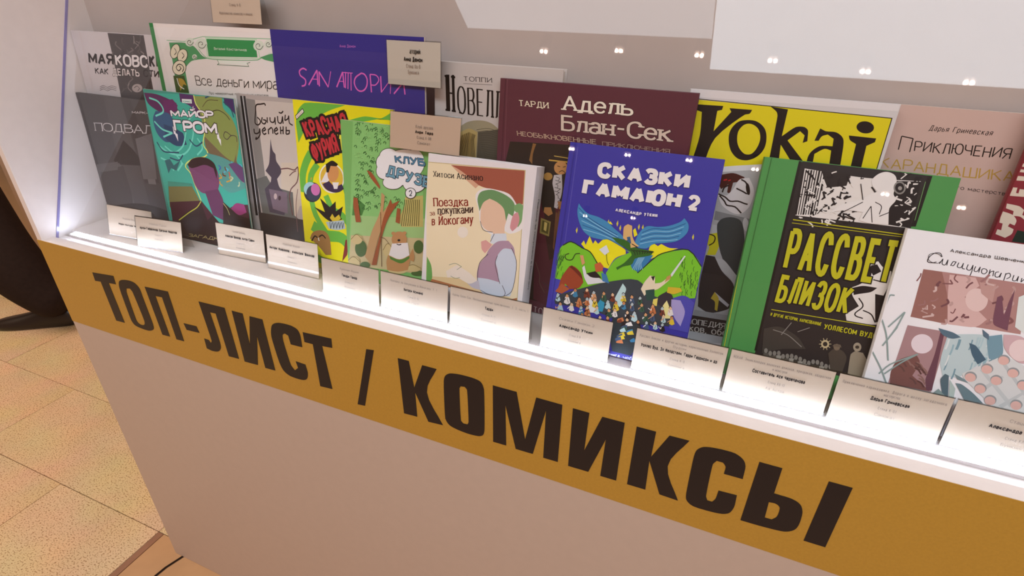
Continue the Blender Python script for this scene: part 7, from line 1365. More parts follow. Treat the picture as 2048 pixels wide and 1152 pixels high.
  ['S', '#181418', 1, 0.73, [96.2, 52.7, 97.3, 55.4, 99.6, 54.1]],
  ['S', '#181418', 1, 0.88, [97.1, 49.6, 94.8, 46.3, 94.2, 48.8]],
  ['P', '#1c1a20', 0, [[120.3, 54.2, 124.8, 54.6, 127.9, 47.7, 124.3, 44.9, 119.9, 46.3]]],
  ['P', '#c98a5a', 0, [[124, 56.7, 124, 54.7, 122.8, 53.6, 121.2, 54.2, 120.4, 56.1, 121.1, 57.8, 122.7, 58]]],
  ['S', '#181418', 1, 0.72, [120.5, 55.7, 121.6, 58.4, 123.8, 57.1]],
  ['S', '#181418', 1, 0.86, [121.1, 52.6, 118.5, 49.3, 121.9, 52.5]],
  ['P', '#405878', 0, [[131.2, 55.7, 134.8, 55.9, 137.4, 50.4, 134.4, 48.2, 130.9, 49.3]]],
  ['P', '#b8c8cc', 0, [[134.5, 57.4, 134, 55.5, 132.6, 54.9, 131.2, 56, 131.1, 58, 132.1, 59.4, 133.7, 59.1]]],
  ['S', '#181418', 1, 0.71, [130.9, 57.1, 132, 59.7, 134.2, 58.4]],
  ['S', '#e8e4e0', 1, 0.86, [131.9, 54, 129.6, 50.8, 132.4, 54.2]],
  ['P', '#b8d8dc', 0, [[141.8, 57.7, 145.1, 57.8, 147.4, 52.7, 144.8, 50.6, 141.5, 51.6]]],
  ['P', '#e6c09a', 0, [[144.9, 59.5, 144.5, 57.6, 143.1, 56.9, 141.7, 57.9, 141.4, 59.9, 142.5, 61.4, 144, 61.2]]],
  ['S', '#181418', 1, 0.7, [141.4, 59, 142.4, 61.7, 144.6, 60.4]],
  ['S', '#e8e4e0', 1, 0.85, [142.4, 56, 144.2, 53.8, 137.5, 56.7]],
  ['S', '#181418', 1, 0.56, [143.8, 56, 143.9, 52.2]],
  ['P', '#1c1a20', 0, [[150.3, 57.4, 154.1, 57.7, 156.7, 52, 153.7, 49.6, 150, 50.8]]],
  ['P', '#b8c8cc', 0, [[153.7, 59, 153, 57.2, 151.5, 56.8, 150.3, 58.1, 150.4, 60.1, 151.6, 61.3, 153.1, 60.8]]],
  ['S', '#181418', 1, 0.7, [150.2, 58.9, 151.2, 61.5, 153.4, 60.2]],
  ['S', '#e8e4e0', 1, 0.84, [151, 55.8, 151.1, 53.2, 147.6, 55.5]],
  ['P', '#26343a', 0, [[89.9, 54.3, 122.1, 52.6, 128.6, 48.2, 128.4, 25.4, 107, -11, 92.1, 24.2]]],
  ['P', '#c87848', 0, [[97.6, 54.6, 102.5, 57.5, 105.5, 52.7, 97.6, 50.2, 95.9, 52.7]]],
  ['P', '#7a3a28', 0, [[97.6, 52.6, 100.9, 55.2, 103.9, 50.4, 97.4, 49.5, 95.9, 50.7]]],
  ['P', '#1c1a20', 0, [[103.2, 51.9, 106.6, 54.5, 109.6, 49.8, 103.1, 47.9, 101.5, 50]]],
  ['P', '#e8e4e0', 0, [[108.8, 51.2, 113.7, 54.2, 116.9, 49.5, 108.8, 47.1, 107.1, 49.3]]],
  ['P', '#1c1a20', 0, [[103.3, 48, 106.7, 50.6, 109.9, 45.9, 103.4, 43.5, 101.6, 46.1]]],
  ['P', '#405878', 0, [[104.3, 46.3, 110.1, 49.4, 110, 43.9, 104.4, 41.7, 102.6, 44.3]]],
  ['P', '#2f5a48', 0, [[104.4, 44.3, 107.7, 46.9, 111.3, 42.3, 104.4, 40.4, 102.7, 42.4]]],
  ['P', '#b8d8dc', 0, [[103.2, 42, 106.8, 44.7, 109.9, 40, 103.2, 37.8, 101.5, 40.1]]],
  ['P', '#3a86b0', 0, [[111.7, 42.1, 117.4, 45.2, 119.1, 40.2, 111.7, 38.1, 110, 40.2]]],
  ['P', '#e2c838', 0, [[112.7, 40.3, 117.4, 43.3, 120.3, 38.5, 112.7, 36.4, 111, 38.4]]],
  ['P', '#e2c838', 0, [[103, 36.1, 107.4, 38.9, 109.9, 34, 103, 31.8, 101.3, 34.1]]],
  ['P', '#405878', 0, [[100.8, 33.5, 105.4, 36.5, 107.7, 31.5, 100.7, 29.6, 99.1, 31.6]]],
  ['P', '#e2c838', 0, [[102.6, 32, 106.7, 34.8, 110.2, 30.1, 102.7, 27.5, 100.9, 30]]],
  ['P', '#405878', 0, [[99.2, 29.2, 104.3, 32.2, 106.3, 27.2, 99.2, 25, 97.5, 27.2]]],
  ['P', '#3a86b0', 0, [[118, 31.7, 121.2, 34.3, 125.4, 29.9, 118, 27.7, 116.4, 29.8]]],
  ['P', '#c87848', 0, [[101.3, 25.7, 106.7, 28.8, 109.1, 23.9, 101, 22.7, 99.5, 23.7]]],
  ['P', '#3a3a9a', 0, [[91, 10.4, 127.5, 10.1, 129.2, -14.2, 89.7, -13.6]]],
  ['T', 'книга', '#d8dcf0', [92.7, 3.4, 107.3, 4.3, 92.8, 7.8], 0.2, 0.16, 0, 0, 0.2, None, 0],
  ['T', 'чеба', '#c0c4e8', [111.8, 3.8, 127.9, 4.7, 111.7, 8.8], 0.16, 0.13, 0, 0, 0.2, None, 0],
  ['T', 'СКАЗКИ', '#f4f0f0', [40.8, 225.4, 151.4, 224.9, 40.2, 244.3], 0.33, 0.27, 0, 0, 0.1, None, 0],
  ['T', 'ГАМАЮН', '#f4f0f0', [24.6, 201.4, 145.6, 201.4, 25.1, 220.9], 0.33, 0.27, 0, 0, 0.1, None, 0],
  ['T', '2', '#f4f0f0', [153.6, 201.9, 167.2, 202.1, 152.4, 219.9], 0.28, 0.24, 0, 0, 0.1, None, 0],
  ['T', 'АЛЕКСАНДР', '#e8e6f0', [70.4, 187.7, 102.7, 187.2, 70.3, 191.6], 0.3, 0.22, 0, 0, 0.18, None, 0],
  ['T', 'УТКИН', '#e8e6f0', [105.6, 187.4, 121.8, 188.2, 105.3, 191.5], 0.3, 0.22, 0, 0, 0.18, None, 0]],
 'ra': [
  ['P', '#262325', 0, [[40.2, 268, 157.3, 267, 151.8, 34.4, 37.9, 38.9, 37.4, 265]]],
  ['P', '#10100e', 0, [[35.3, 268.1, 38.1, 268.2, 39.3, 43.2, 36.6, 43.1]]],
  ['P', '#10100e', 0, [[157.3, 267, 161.3, 267, 159.9, 214, 155.5, 213.3]]],
  ['S', '#7ab06a', 0, 0.49, [156.8, 260.6, 157.5, 220.1]],
  ['P', '#ece8e4', 0, [[42.7, 260.1, 100.1, 257.5, 152.7, 260.5, 155, 211.5, 45, 208.2]]],
  ['P', '#181418', 0, [[126.6, 257.7, 152.8, 260.1, 155, 211.5, 134.2, 212]]],
  ['P', '#241f20', 0, [[60.2, 259, 87.7, 260.2, 87, 247, 68.1, 242.2]]],
  ['S', '#181418', 0, 1.93, [41.9, 258.9, 45.2, 208.9]],
  ['S', '#181418', 0, 1.07, [44.5, 259, 47.7, 209.3]],
  ['S', '#181418', 0, 1.07, [47.2, 259.1, 50.1, 209.7]],
  ['S', '#181418', 0, 1.92, [49.8, 259.2, 52.5, 210]],
  ['S', '#181418', 0, 1.06, [52.4, 259.3, 54.9, 210.4]],
  ['S', '#181418', 0, 1.06, [55.1, 259.4, 57.4, 210.8]],
  ['S', '#181418', 0, 1.91, [57.7, 259.5, 59.8, 211.1]],
  ['S', '#181418', 0, 1.06, [60.3, 259.6, 62.1, 211.5]],
  ['S', '#181418', 0, 1.06, [62.9, 259.7, 64.5, 211.9]],
  ['S', '#181418', 1, 1.18, [100.1, 212.7, 102.1, 212.1, 102.6, 209.1]],
  ['S', '#181418', 1, 1.28, [144.1, 230.6, 144.5, 229, 144.8, 230.4]],
  ['S', '#ece8e4', 1, 1.75, [148.5, 252.9, 146.9, 251.7, 147.7, 247]],
  ['S', '#181418', 1, 1.55, [75.1, 222.9, 76.4, 219.7, 75.4, 220.8]],
  ['S', '#181418', 1, 1.16, [74.4, 240.2, 76.2, 241.6, 72.7, 238.5]],
  ['S', '#ece8e4', 1, 0.89, [149.9, 228.7, 150, 229.7, 151.1, 225.1]],
  ['S', '#181418', 1, 0.97, [53.8, 219.8, 52, 221.3, 58.5, 219.1]],
  ['S', '#181418', 1, 1.75, [79.6, 251.1, 78.4, 253.5, 78.6, 244.8]],
  ['S', '#181418', 1, 1.12, [128.9, 227.1, 128.9, 228.8, 131.8, 223.7]],
  ['S', '#181418', 1, 1.13, [93.8, 208.8, 94.2, 205, 89.7, 205.1]],
  ['S', '#181418', 1, 0.92, [99.4, 259.8, 98.5, 255.8, 101.3, 256.8]],
  ['S', '#181418', 1, 0.85, [83.6, 253.7, 84.4, 253.7, 88.6, 251.4]],
  ['S', '#ece8e4', 1, 1.04, [114.5, 215.8, 117, 215.7, 110.6, 214.7]],
  ['S', '#ece8e4', 1, 1.76, [144.9, 238.2, 144.9, 236.5, 144.7, 237.9]],
  ['S', '#ece8e4', 1, 1.72, [63.1, 246.2, 63.5, 247.5, 60.6, 245.4]],
  ['S', '#ece8e4', 1, 1.36, [149.8, 221.2, 152.2, 221.3, 147.3, 218.6]],
  ['S', '#181418', 1, 1.89, [59.5, 232.2, 59, 228.5, 64.1, 226.9]],
  ['S', '#181418', 1, 1.69, [49.3, 237.7, 51.8, 238.2, 49.2, 233.9]],
  ['S', '#181418', 1, 1.21, [70.1, 219.6, 67.4, 216.6, 74.7, 217.6]],
  ['S', '#181418', 1, 1.09, [66.2, 202.4, 62.8, 204.4, 72, 197.2]],
  ['S', '#181418', 1, 1.7, [85, 238.9, 83.6, 239.2, 83.7, 233.2]],
  ['S', '#ece8e4', 1, 1.01, [147.6, 228.8, 148.5, 229.2, 146.3, 226.7]],
  ['S', '#ece8e4', 1, 1.79, [121.7, 240.7, 120.5, 238.9, 125.4, 241.1]],
  ['S', '#181418', 1, 1.21, [135.8, 235.8, 132.9, 237.9, 137.9, 234.1]],
  ['S', '#181418', 1, 1.73, [69.6, 258.7, 70.9, 255.2, 72.7, 253.6]],
  ['S', '#ece8e4', 1, 1.9, [60.2, 229, 58.2, 227.5, 62, 227.4]],
  ['S', '#ece8e4', 1, 0.95, [145.2, 236.5, 146, 236.1, 150.2, 234.9]],
  ['S', '#181418', 1, 1.36, [48, 241.1, 48.8, 239.5, 45.7, 240.4]],
  ['S', '#ece8e4', 1, 1.29, [60.3, 225.7, 60.9, 227.8, 59.1, 224.7]],
  ['S', '#ece8e4', 1, 1.15, [136.5, 266.5, 138.4, 265.7, 134.5, 260.6]],
  ['S', '#181418', 1, 1.15, [64.7, 217.7, 65.9, 216.6, 62.1, 217]],
  ['S', '#181418', 1, 1.08, [58.6, 233.2, 60.2, 231.5, 56.4, 232.9]],
  ['S', '#ece8e4', 1, 1.65, [149.9, 257.9, 150, 257.4, 146.6, 256.7]],
  ['S', '#181418', 1, 1.4, [132.8, 267.1, 132, 267.8, 134.9, 265.1]],
  ['S', '#181418', 1, 1.48, [46.8, 247.6, 46.6, 247, 46.3, 246.1]],
  ['S', '#ece8e4', 1, 1.75, [136.2, 242.6, 134.2, 240.2, 141.2, 238.9]],
  ['S', '#181418', 1, 1.88, [88.9, 211.9, 87.7, 211.8, 86.2, 207.1]],
  ['S', '#181418', 1, 0.94, [59.3, 210, 62.9, 207, 59.8, 204.7]],
  ['S', '#181418', 1, 1.85, [91.1, 229.3, 89.8, 225.7, 95.7, 225.7]],
  ['S', '#ece8e4', 1, 1.25, [79.9, 220.1, 82.4, 221, 77.1, 215.8]],
  ['S', '#181418', 1, 0.91, [47.3, 232, 43.7, 231.7, 45.6, 228.6]],
  ['S', '#ece8e4', 1, 1.79, [55.9, 226.4, 54.2, 223.4, 52.6, 220.3]],
  ['S', '#181418', 1, 1.72, [47.9, 256.2, 44.6, 257.7, 52.7, 251.6]],
  ['S', '#ece8e4', 1, 1.37, [52.6, 206.4, 48.9, 206.9, 51.2, 205.9]],
  ['S', '#181418', 1, 1.13, [55.6, 247.3, 55.5, 243.7, 55.6, 246]],
  ['S', '#ece8e4', 1, 1.46, [63, 248.2, 63.4, 250.8, 68.1, 243]],
  ['S', '#181418', 1, 1.19, [94.9, 214.2, 92.1, 214.3, 100, 212.7]],
  ['S', '#ece8e4', 1, 1.17, [144.6, 216.1, 146.8, 214.4, 145.7, 211.4]],
  ['S', '#ece8e4', 1, 1.45, [59, 202.9, 63.2, 200.8, 65.1, 198]],
  ['S', '#181418', 1, 1.02, [146.9, 263.3, 148.4, 264.3, 151.4, 258.3]],
  ['S', '#ece8e4', 1, 1.55, [144.3, 257.3, 142.2, 258.4, 142.5, 252]],
  ['S', '#181418', 1, 1.43, [81.7, 248.9, 78.4, 248, 86.8, 243.7]],
  ['S', '#ece8e4', 1, 0.9, [98.3, 236.1, 100.5, 233.6, 100.3, 231.3]],
  ['S', '#181418', 1, 1.84, [70, 236.1, 66.3, 237.7, 69.6, 230.8]],
  ['S', '#181418', 1, 1.84, [70.4, 253.1, 67, 254.8, 69.2, 252.5]],
  ['S', '#ece8e4', 1, 1.65, [147.6, 239.8, 149.6, 238, 146.2, 237]],
  ['S', '#181418', 1, 1.28, [88.2, 240.5, 90.6, 239.3, 84.5, 238.7]],
  ['S', '#181418', 1, 1.21, [73.5, 239.4, 75.8, 239.8, 71, 234.7]],
  ['S', '#ece8e4', 1, 1.27, [53.7, 239.2, 51, 237.1, 58.6, 234.2]],
  ['S', '#ece8e4', 1, 0.95, [140.2, 234.1, 143, 234.2, 136, 232.5]],
  ['S', '#181418', 1, 1.8, [61.7, 214.8, 61, 213.8, 63.2, 210.8]],
  ['S', '#181418', 1, 1.57, [71.2, 246.4, 69, 246, 73.5, 242.3]],
  ['S', '#ece8e4', 1, 0.82, [152, 248.2, 150.2, 245.8, 151.1, 246.9]],
  ['S', '#ece8e4', 1, 1.41, [123.4, 245.2, 124.6, 247.9, 125, 243.9]],
  ['S', '#ece8e4', 1, 1.79, [144.3, 220.3, 147.4, 219.2, 141.4, 215.5]],
  ['S', '#181418', 1, 1.36, [147.6, 242.9, 148.8, 243.9, 144.8, 237.8]],
  ['S', '#181418', 1, 1.3, [51.6, 253.2, 51.1, 254.3, 55.3, 248.8]],
  ['S', '#181418', 1, 1.08, [90.9, 236.8, 88.4, 232.4, 93.6, 237]],
  ['S', '#ece8e4', 1, 1.72, [136.2, 253.7, 133.8, 251.9, 135.8, 250.9]],
  ['S', '#ece8e4', 1, 1.17, [140.3, 255.6, 138.9, 252.8, 141.4, 254.4]],
  ['S', '#ece8e4', 1, 0.86, [144.1, 242.9, 147.3, 241.8, 144.7, 237.9]],
  ['S', '#ece8e4', 1, 1.58, [59.9, 243.9, 58.6, 241.8, 61.5, 241.8]],
  ['S', '#181418', 1, 1.75, [94.7, 216.9, 91.2, 217, 92.6, 210.5]],
  ['S', '#181418', 1, 1.76, [88.3, 218.7, 90.5, 220.1, 87.2, 215.4]],
  ['S', '#181418', 1, 1.55, [58.2, 246.7, 60.8, 245, 58.8, 244.1]],
  ['S', '#181418', 1, 1.66, [137.8, 236.7, 137.8, 234.8, 141.1, 232.9]],
  ['S', '#181418', 1, 1.01, [94.3, 209.2, 98.1, 206.5, 90.3, 208.4]],
  ['S', '#181418', 1, 1.27, [79.7, 227.9, 77.3, 223.9, 82, 227.7]],
  ['S', '#ece8e4', 1, 1.22, [73.5, 216.1, 69.8, 216.8, 74.3, 215.6]],
  ['S', '#ece8e4', 1, 1.16, [79.6, 217.6, 79.3, 215.3, 78.2, 214.6]],
  ['S', '#181418', 1, 1.64, [149.4, 263.2, 152.3, 264.5, 147.3, 260.3]],
  ['S', '#ece8e4', 1, 1.49, [71.8, 207.6, 72.9, 205.1, 72.8, 203.3]],
  ['S', '#ece8e4', 1, 1.71, [77.3, 208.4, 75.3, 205.8, 81.9, 203.8]],
  ['S', '#181418', 1, 1.39, [81.3, 233.3, 80.5, 234.6, 85.3, 232.7]],
  ['S', '#181418', 1, 1.44, [110.2, 248.6, 111.1, 248.2, 115.2, 243.9]],
  ['S', '#181418', 1, 1.75, [69.1, 232.3, 67.2, 229.6, 66.6, 229.8]],
  ['S', '#181418', 1, 1.03, [67.5, 233.6, 69, 231.7, 66.9, 229.7]],
  ['S', '#ece8e4', 1, 1.68, [67.4, 222.4, 68.1, 221.3, 62.8, 220]],
  ['S', '#181418', 1, 0.97, [87, 258.3, 88.1, 256.5, 85.5, 252.6]],
  ['S', '#181418', 1, 1.28, [68, 205, 72.2, 201.9, 65.7, 199.4]],
  ['S', '#ece8e4', 1, 1.3, [81.1, 219.4, 78.5, 218.1, 84.5, 216.4]],
  ['S', '#181418', 1, 0.95, [84.2, 243.6, 84.4, 244, 84.3, 241.8]],
  ['S', '#181418', 1, 1.39, [54, 233.3, 57.3, 231.4, 49.3, 232.1]],
  ['S', '#ece8e4', 1, 1.35, [74.2, 260.6, 71.3, 259.3, 69.8, 258.2]],
  ['S', '#181418', 1, 1.2, [98.4, 210.4, 99.3, 207.8, 102.1, 210.1]],
  ['S', '#ece8e4', 1, 1.31, [90.9, 251.9, 89.9, 251.3, 93.4, 246.3]],
  ['S', '#ece8e4', 1, 1.41, [123, 238.9, 125.3, 236.7, 128.2, 234.8]],
  ['S', '#181418', 1, 1.23, [70.5, 223.9, 73.9, 223.7, 69.9, 220.9]],
  ['S', '#181418', 1, 1.66, [101.9, 221.4, 104.7, 223.2, 98.7, 220.1]],
  ['S', '#ece8e4', 1, 1.51, [129.7, 257.4, 129.5, 257.3, 131.9, 255.5]],
  ['S', '#ece8e4', 1, 1.41, [52.1, 219, 54.8, 216.5, 56.1, 217.5]],
  ['S', '#181418', 1, 1.06, [51.1, 230.9, 53.8, 233.4, 53.5, 226.6]],
  ['S', '#ece8e4', 1, 1.68, [91.9, 220.9, 93.9, 223.3, 92.5, 220]],
  ['S', '#ece8e4', 1, 1.25, [147.1, 241.4, 149.4, 238.8, 148.1, 238]],
  ['S', '#181418', 1, 0.94, [140.8, 267.2, 142.6, 267.4, 138.3, 263.5]],
  ['S', '#ece8e4', 1, 1.41, [63.7, 246, 67.7, 242.7, 64.4, 241.3]],
  ['S', '#ece8e4', 1, 1.75, [77, 207.1, 79.4, 207.3, 78.2, 201.9]],
  ['S', '#ece8e4', 1, 1.55, [77.7, 222.2, 78.6, 220.2, 80.4, 222.3]],
  ['S', '#ece8e4', 1, 1.21, [60, 227.8, 57.1, 229.4, 56.3, 222.6]],
  ['S', '#181418', 1, 1.59, [97.3, 217.6, 94.9, 216.1, 103.3, 213]],
  ['S', '#ece8e4', 1, 1.31, [152, 231.4, 154.7, 233.7, 150.1, 225.6]],
  ['S', '#181418', 1, 1.57, [79.9, 231.1, 76.2, 232.3, 80.9, 225.3]],
  ['S', '#181418', 1, 1.14, [64.6, 243.8, 63.3, 245.9, 64.8, 238.6]],
  ['S', '#181418', 1, 1.84, [89.9, 236.6, 87.5, 233.1, 93.8, 236.6]],
  ['S', '#181418', 1, 1.61, [89.3, 215.2, 86.1, 215.1, 93.7, 212.7]],
  ['S', '#181418', 1, 1.19, [87.8, 255.2, 85.5, 256.8, 89.9, 249.7]],
  ['S', '#181418', 1, 0.89, [70.2, 216.2, 68.8, 217.9, 66.1, 213.2]],
  ['S', '#181418', 1, 1.49, [147.4, 262.6, 147.7, 260, 144.5, 257.7]],
  ['S', '#ece8e4', 1, 1.36, [80.5, 211.4, 78.5, 208.5, 85.7, 206.7]],
  ['P', '#efecea', 1, [[109, 256.5, 113.9, 263.5, 120.8, 266.1, 128.6, 263.3, 131.9, 255.2, 131.8, 244.4, 135.5, 238.5, 131.8, 229.3, 135.1, 212.2, 119.1, 210.7, 107.1, 212.2, 108.8, 221.4, 93.1, 221.2, 78.1, 216.7, 87.7, 227.1, 103.8, 233.9, 111.6, 241.6, 116.7, 244.5, 111, 250.2]]],
  ['P', '#8c8a86', 0, [[141.1, 252.1, 141.2, 249.2, 140.3, 246.7, 138.5, 245.1, 136.1, 244.8, 133.6, 245.8, 131.5, 247.9, 130.3, 250.7, 130.1, 253.6, 131, 256.1, 132.9, 257.7, 135.3, 258, 137.7, 257, 139.8, 254.9]]],
  ['P', '#181418', 0, [[139.6, 252, 139.8, 249.8, 139.1, 247.9, 137.8, 246.7, 136, 246.4, 134.2, 247.2, 132.6, 248.8, 131.7, 250.9, 131.6, 253.1, 132.2, 255, 133.6, 256.1, 135.3, 256.4, 137.2, 255.6, 138.7, 254]]],
  ['P', '#a09c98', 0, [[137.9, 251.3, 138, 250.4, 137.7, 249.6, 137, 249.1, 136.2, 249, 135.4, 249.3, 134.7, 249.9, 134.3, 250.8, 134.3, 251.7, 134.6, 252.5, 135.2, 253, 136, 253.1, 136.8, 252.8, 137.5, 252.2]]],
  ['S', '#181418', 1, 0.82, [110.3, 214.9, 114.7, 228.9, 119.8, 212]],
  ['S', '#181418', 1, 0.81, [117.4, 233.7, 124, 230.3, 124.2, 221.5]],
  ['S', '#181418', 1, 0.83, [89.7, 218.5, 99.7, 226.7, 106.2, 232.1]],
  ['S', '#181418', 1, 0.81, [124.7, 219.4, 132.9, 225]],
  ['S', '#181418', 1, 0.82, [99.7, 250.9, 105.7, 234.2]],
  ['S', '#c8c41e', 0, 1.04, [43.6, 203.1, 151.3, 203.8]],
  ['S', '#c8c41e', 0, 0.63, [43.2, 199.3, 150.1, 201.4]],
  ['S', '#c8c41e', 0, 0.89, [44, 96.7, 150, 100.2]],
  ['T', 'РАССВЕТ', '#c8c41e', [45.1, 144.9, 152, 147.6, 43.9, 194], 0.17, 0.14, 0, 0.01, 0.1, '#0e0d0c', 0.05],
  ['T', 'БЛИЗОК', '#c8c41e', [45, 106.5, 119.9, 106.5, 46.2, 140.2], 0.2, 0.16, 0, 0.01, 0.1, '#0e0d0c', 0.05],
  ['S', '#262325', 0, 1.27, [70.8, 149.8, 87.1, 160.5, 111, 170.8, 129.9, 182.2, 150.4, 192.6]],
  ['P', '#ece8e4', 0, [[128.5, 168.3, 135.4, 171.9, 141.6, 166.2, 150.1, 163.2, 151.5, 149.8, 149.2, 135.4, 153.1, 131.6, 156.9, 104.2, 145.7, 101.6, 121.6, 100.8, 119, 107.5, 129.4, 119.4, 120.9, 129.4, 116.8, 138.1, 125.3, 144.5, 132.6, 155.3]]],
  ['P', '#181418', 0, [[129.9, 166.3, 135.3, 168.4, 140.9, 161.5, 134.5, 155.6, 130.1, 161.7]]],
  ['P', '#181418', 0, [[118.8, 138.5, 127.8, 142.6, 141.5, 143.1, 136.9, 137.5, 126.1, 132.9, 121.6, 130.8]]],
  ['P', '#181418', 0, [[141.2, 136.1, 151.1, 135.8, 155.8, 108.7, 148.9, 104.7]]],
  ['S', '#181418', 1, 1.28, [127.2, 128.4, 133.2, 120.2, 127.7, 109.4, 136.4, 106.6]],
  ['S', '#181418', 1, 1.28, [134.3, 115.7, 142.9, 112.9, 148.9, 104.7]],
  ['S', '#181418', 1, 1.24, [141.9, 157.1, 148, 156]],
  ['S', '#181418', 1, 1.25, [135.6, 151.2, 143.6, 150.5]],
  ['T', 'И ДРУГИЕ ИСТОРИИ, НАРИСОВАННЫЕ', '#c8c41e', [44.3, 89.2, 98.4, 89.1, 44.3, 93.3], 0.16, 0.12, 0, 0.02, 0.2, None, 0],
  ['T', 'УОЛЛЕСОМ ВУДОМ', '#c8c41e', [101.5, 86.4, 159.2, 86.8, 101.2, 92.5], 0.18, 0.14, 0, 0.02, 0.14, None, 0],
  ['P', '#3e3a36', 0, [[41.1, 72.2, 56.5, 78.3, 77.9, 70.8, 89.4, 58.4, 64.5, 52.1, 45.3, 42.1]]],
  ['S', '#8a8680', 1, 0.92, [60.7, 69.2, 68, 86]],
  ['S', '#8a8680', 1, 0.91, [76.6, 76.7, 87.8, 84.4]],
  ['S', '#8a8680', 1, 0.92, [50.9, 73.2, 67, 70.7, 84.7, 59.8]],
  ['P', '#8a847c', 0, [[50.8, 46.7, 50.9, 45.4, 50.6, 44.2, 50, 43.5, 49.1, 43.3, 48.2, 43.6, 47.4, 44.5, 47, 45.8, 46.9, 47.1, 47.2, 48.3, 47.9, 49, 48.7, 49.3, 49.6, 48.9, 50.4, 48]]],
  ['P', '#5a554e', 0, [[46.9, 43.1, 52.1, 43.9, 54.2, 34.5, 48.5, 33.6]]],
  ['P', '#8a847c', 0, [[56, 44.6, 56.1, 43.3, 55.8, 42.1, 55.2, 41.4, 54.3, 41.1, 53.4, 41.5, 52.7, 42.4, 52.2, 43.7, 52.1, 45, 52.4, 46.2, 53.1, 46.9, 53.9, 47.1, 54.8, 46.8, 55.6, 45.9]]],
  ['P', '#5a554e', 0, [[52.1, 41, 57.3, 41.8, 59.4, 32.4, 53.7, 31.5]]],
  ['P', '#8a847c', 0, [[60.5, 45.8, 60.6, 44.5, 60.3, 43.3, 59.6, 42.6, 58.8, 42.3, 57.9, 42.7, 57.1, 43.6, 56.7, 44.8, 56.6, 46.2, 56.9, 47.3, 57.5, 48.1, 58.4, 48.3, 59.3, 47.9, 60, 47.1]]],
  ['P', '#5a554e', 0, [[56.6, 42.2, 61.8, 43, 63.8, 33.7, 58.2, 32.7]]],
  ['P', '#8a847c', 0, [[64.9, 47.1, 65, 45.8, 64.7, 44.6, 64.1, 43.9, 63.2, 43.7, 62.3, 44, 61.6, 44.9, 61.1, 46.1, 61, 47.5, 61.3, 48.6, 62, 49.4, 62.8, 49.6, 63.7, 49.2, 64.4, 48.3]]],
  ['P', '#a29c92', 0, [[61, 43.5, 66.2, 44.3, 68.2, 35, 62.6, 34.1]]],
  ['P', '#8a847c', 0, [[70.2, 44.3, 70.3, 43, 70, 41.9, 69.3, 41.1, 68.5, 40.9, 67.6, 41.3, 66.9, 42.2, 66.4, 43.4, 66.3, 44.7, 66.6, 45.9, 67.2, 46.6, 68.1, 46.8, 69, 46.5, 69.7, 45.6]]],
  ['P', '#5a554e', 0, [[66.3, 40.8, 71.5, 41.6, 73.5, 32.3, 67.9, 31.3]]],
  ['P', '#8a847c', 0, [[74.5, 45.8, 74.6, 44.5, 74.3, 43.3, 73.7, 42.6, 72.8, 42.4, 72, 42.7, 71.2, 43.6, 70.7, 44.9, 70.6, 46.2, 70.9, 47.3, 71.6, 48.1, 72.4, 48.3, 73.3, 47.9, 74, 47]]],
  ['P', '#5a554e', 0, [[70.7, 42.2, 75.8, 43, 77.9, 33.8, 72.3, 32.8]]],
  ['P', '#8a847c', 0, [[78.9, 47, 79, 45.6, 78.7, 44.5, 78.1, 43.7, 77.2, 43.5, 76.4, 43.9, 75.6, 44.8, 75.1, 46, 75, 47.3, 75.3, 48.5, 76, 49.2, 76.8, 49.4, 77.7, 49.1, 78.4, 48.2]]],
  ['P', '#a29c92', 0, [[75, 43.4, 80.2, 44.2, 82.2, 34.9, 76.7, 34]]],
  ['P', '#8a847c', 0, [[83.6, 46.4, 83.7, 45.1, 83.4, 43.9, 82.8, 43.2, 82, 43, 81.1, 43.3, 80.4, 44.2, 79.9, 45.4, 79.8, 46.8, 80.1, 47.9, 80.7, 48.7, 81.5, 48.9, 82.4, 48.5, 83.1, 47.6]]],
  ['P', '#3a3632', 0, [[79.8, 42.9, 84.9, 43.7, 87, 34.4, 81.5, 33.5]]],
  ['P', '#8a847c', 0, [[88.4, 45.7, 88.5, 44.3, 88.2, 43.2, 87.6, 42.4, 86.7, 42.2, 85.9, 42.6, 85.1, 43.5, 84.7, 44.7, 84.6, 46, 84.8, 47.1, 85.5, 47.9, 86.3, 48.1, 87.2, 47.7, 87.9, 46.9]]],
  ['P', '#a29c92', 0, [[84.6, 42.1, 89.6, 42.9, 91.7, 33.7, 86.2, 32.7]]],
  ['P', '#8a847c', 0, [[93.3, 44.1, 93.4, 42.8, 93.1, 41.6, 92.5, 40.9, 91.7, 40.6, 90.8, 41, 90.1, 41.9, 89.6, 43.1, 89.5, 44.4, 89.8, 45.6, 90.4, 46.3, 91.2, 46.5, 92.1, 46.2, 92.8, 45.3]]],
  ['P', '#a29c92', 0, [[89.5, 40.5, 94.6, 41.3, 96.7, 32.1, 91.2, 31.2]]],
  ['P', '#8a847c', 0, [[98, 43.1, 98.1, 41.8, 97.9, 40.7, 97.3, 39.9, 96.4, 39.7, 95.6, 40.1, 94.8, 41, 94.4, 42.2, 94.3, 43.5, 94.5, 44.6, 95.2, 45.4, 96, 45.6, 96.8, 45.2, 97.6, 44.4]]],
  ['P', '#3a3632', 0, [[94.3, 39.6, 99.3, 40.4, 101.4, 31.2, 96, 30.3]]],
  ['P', '#8a847c', 0, [[102, 45.8, 102.1, 44.5, 101.8, 43.4, 101.2, 42.6, 100.4, 42.4, 99.5, 42.8, 98.8, 43.6, 98.3, 44.9, 98.2, 46.2, 98.5, 47.3, 99.1, 48, 99.9, 48.2, 100.7, 47.9, 101.5, 47]]],
  ['P', '#3a3632', 0, [[98.2, 42.3, 103.2, 43.1, 105.3, 33.9, 99.9, 33]]],
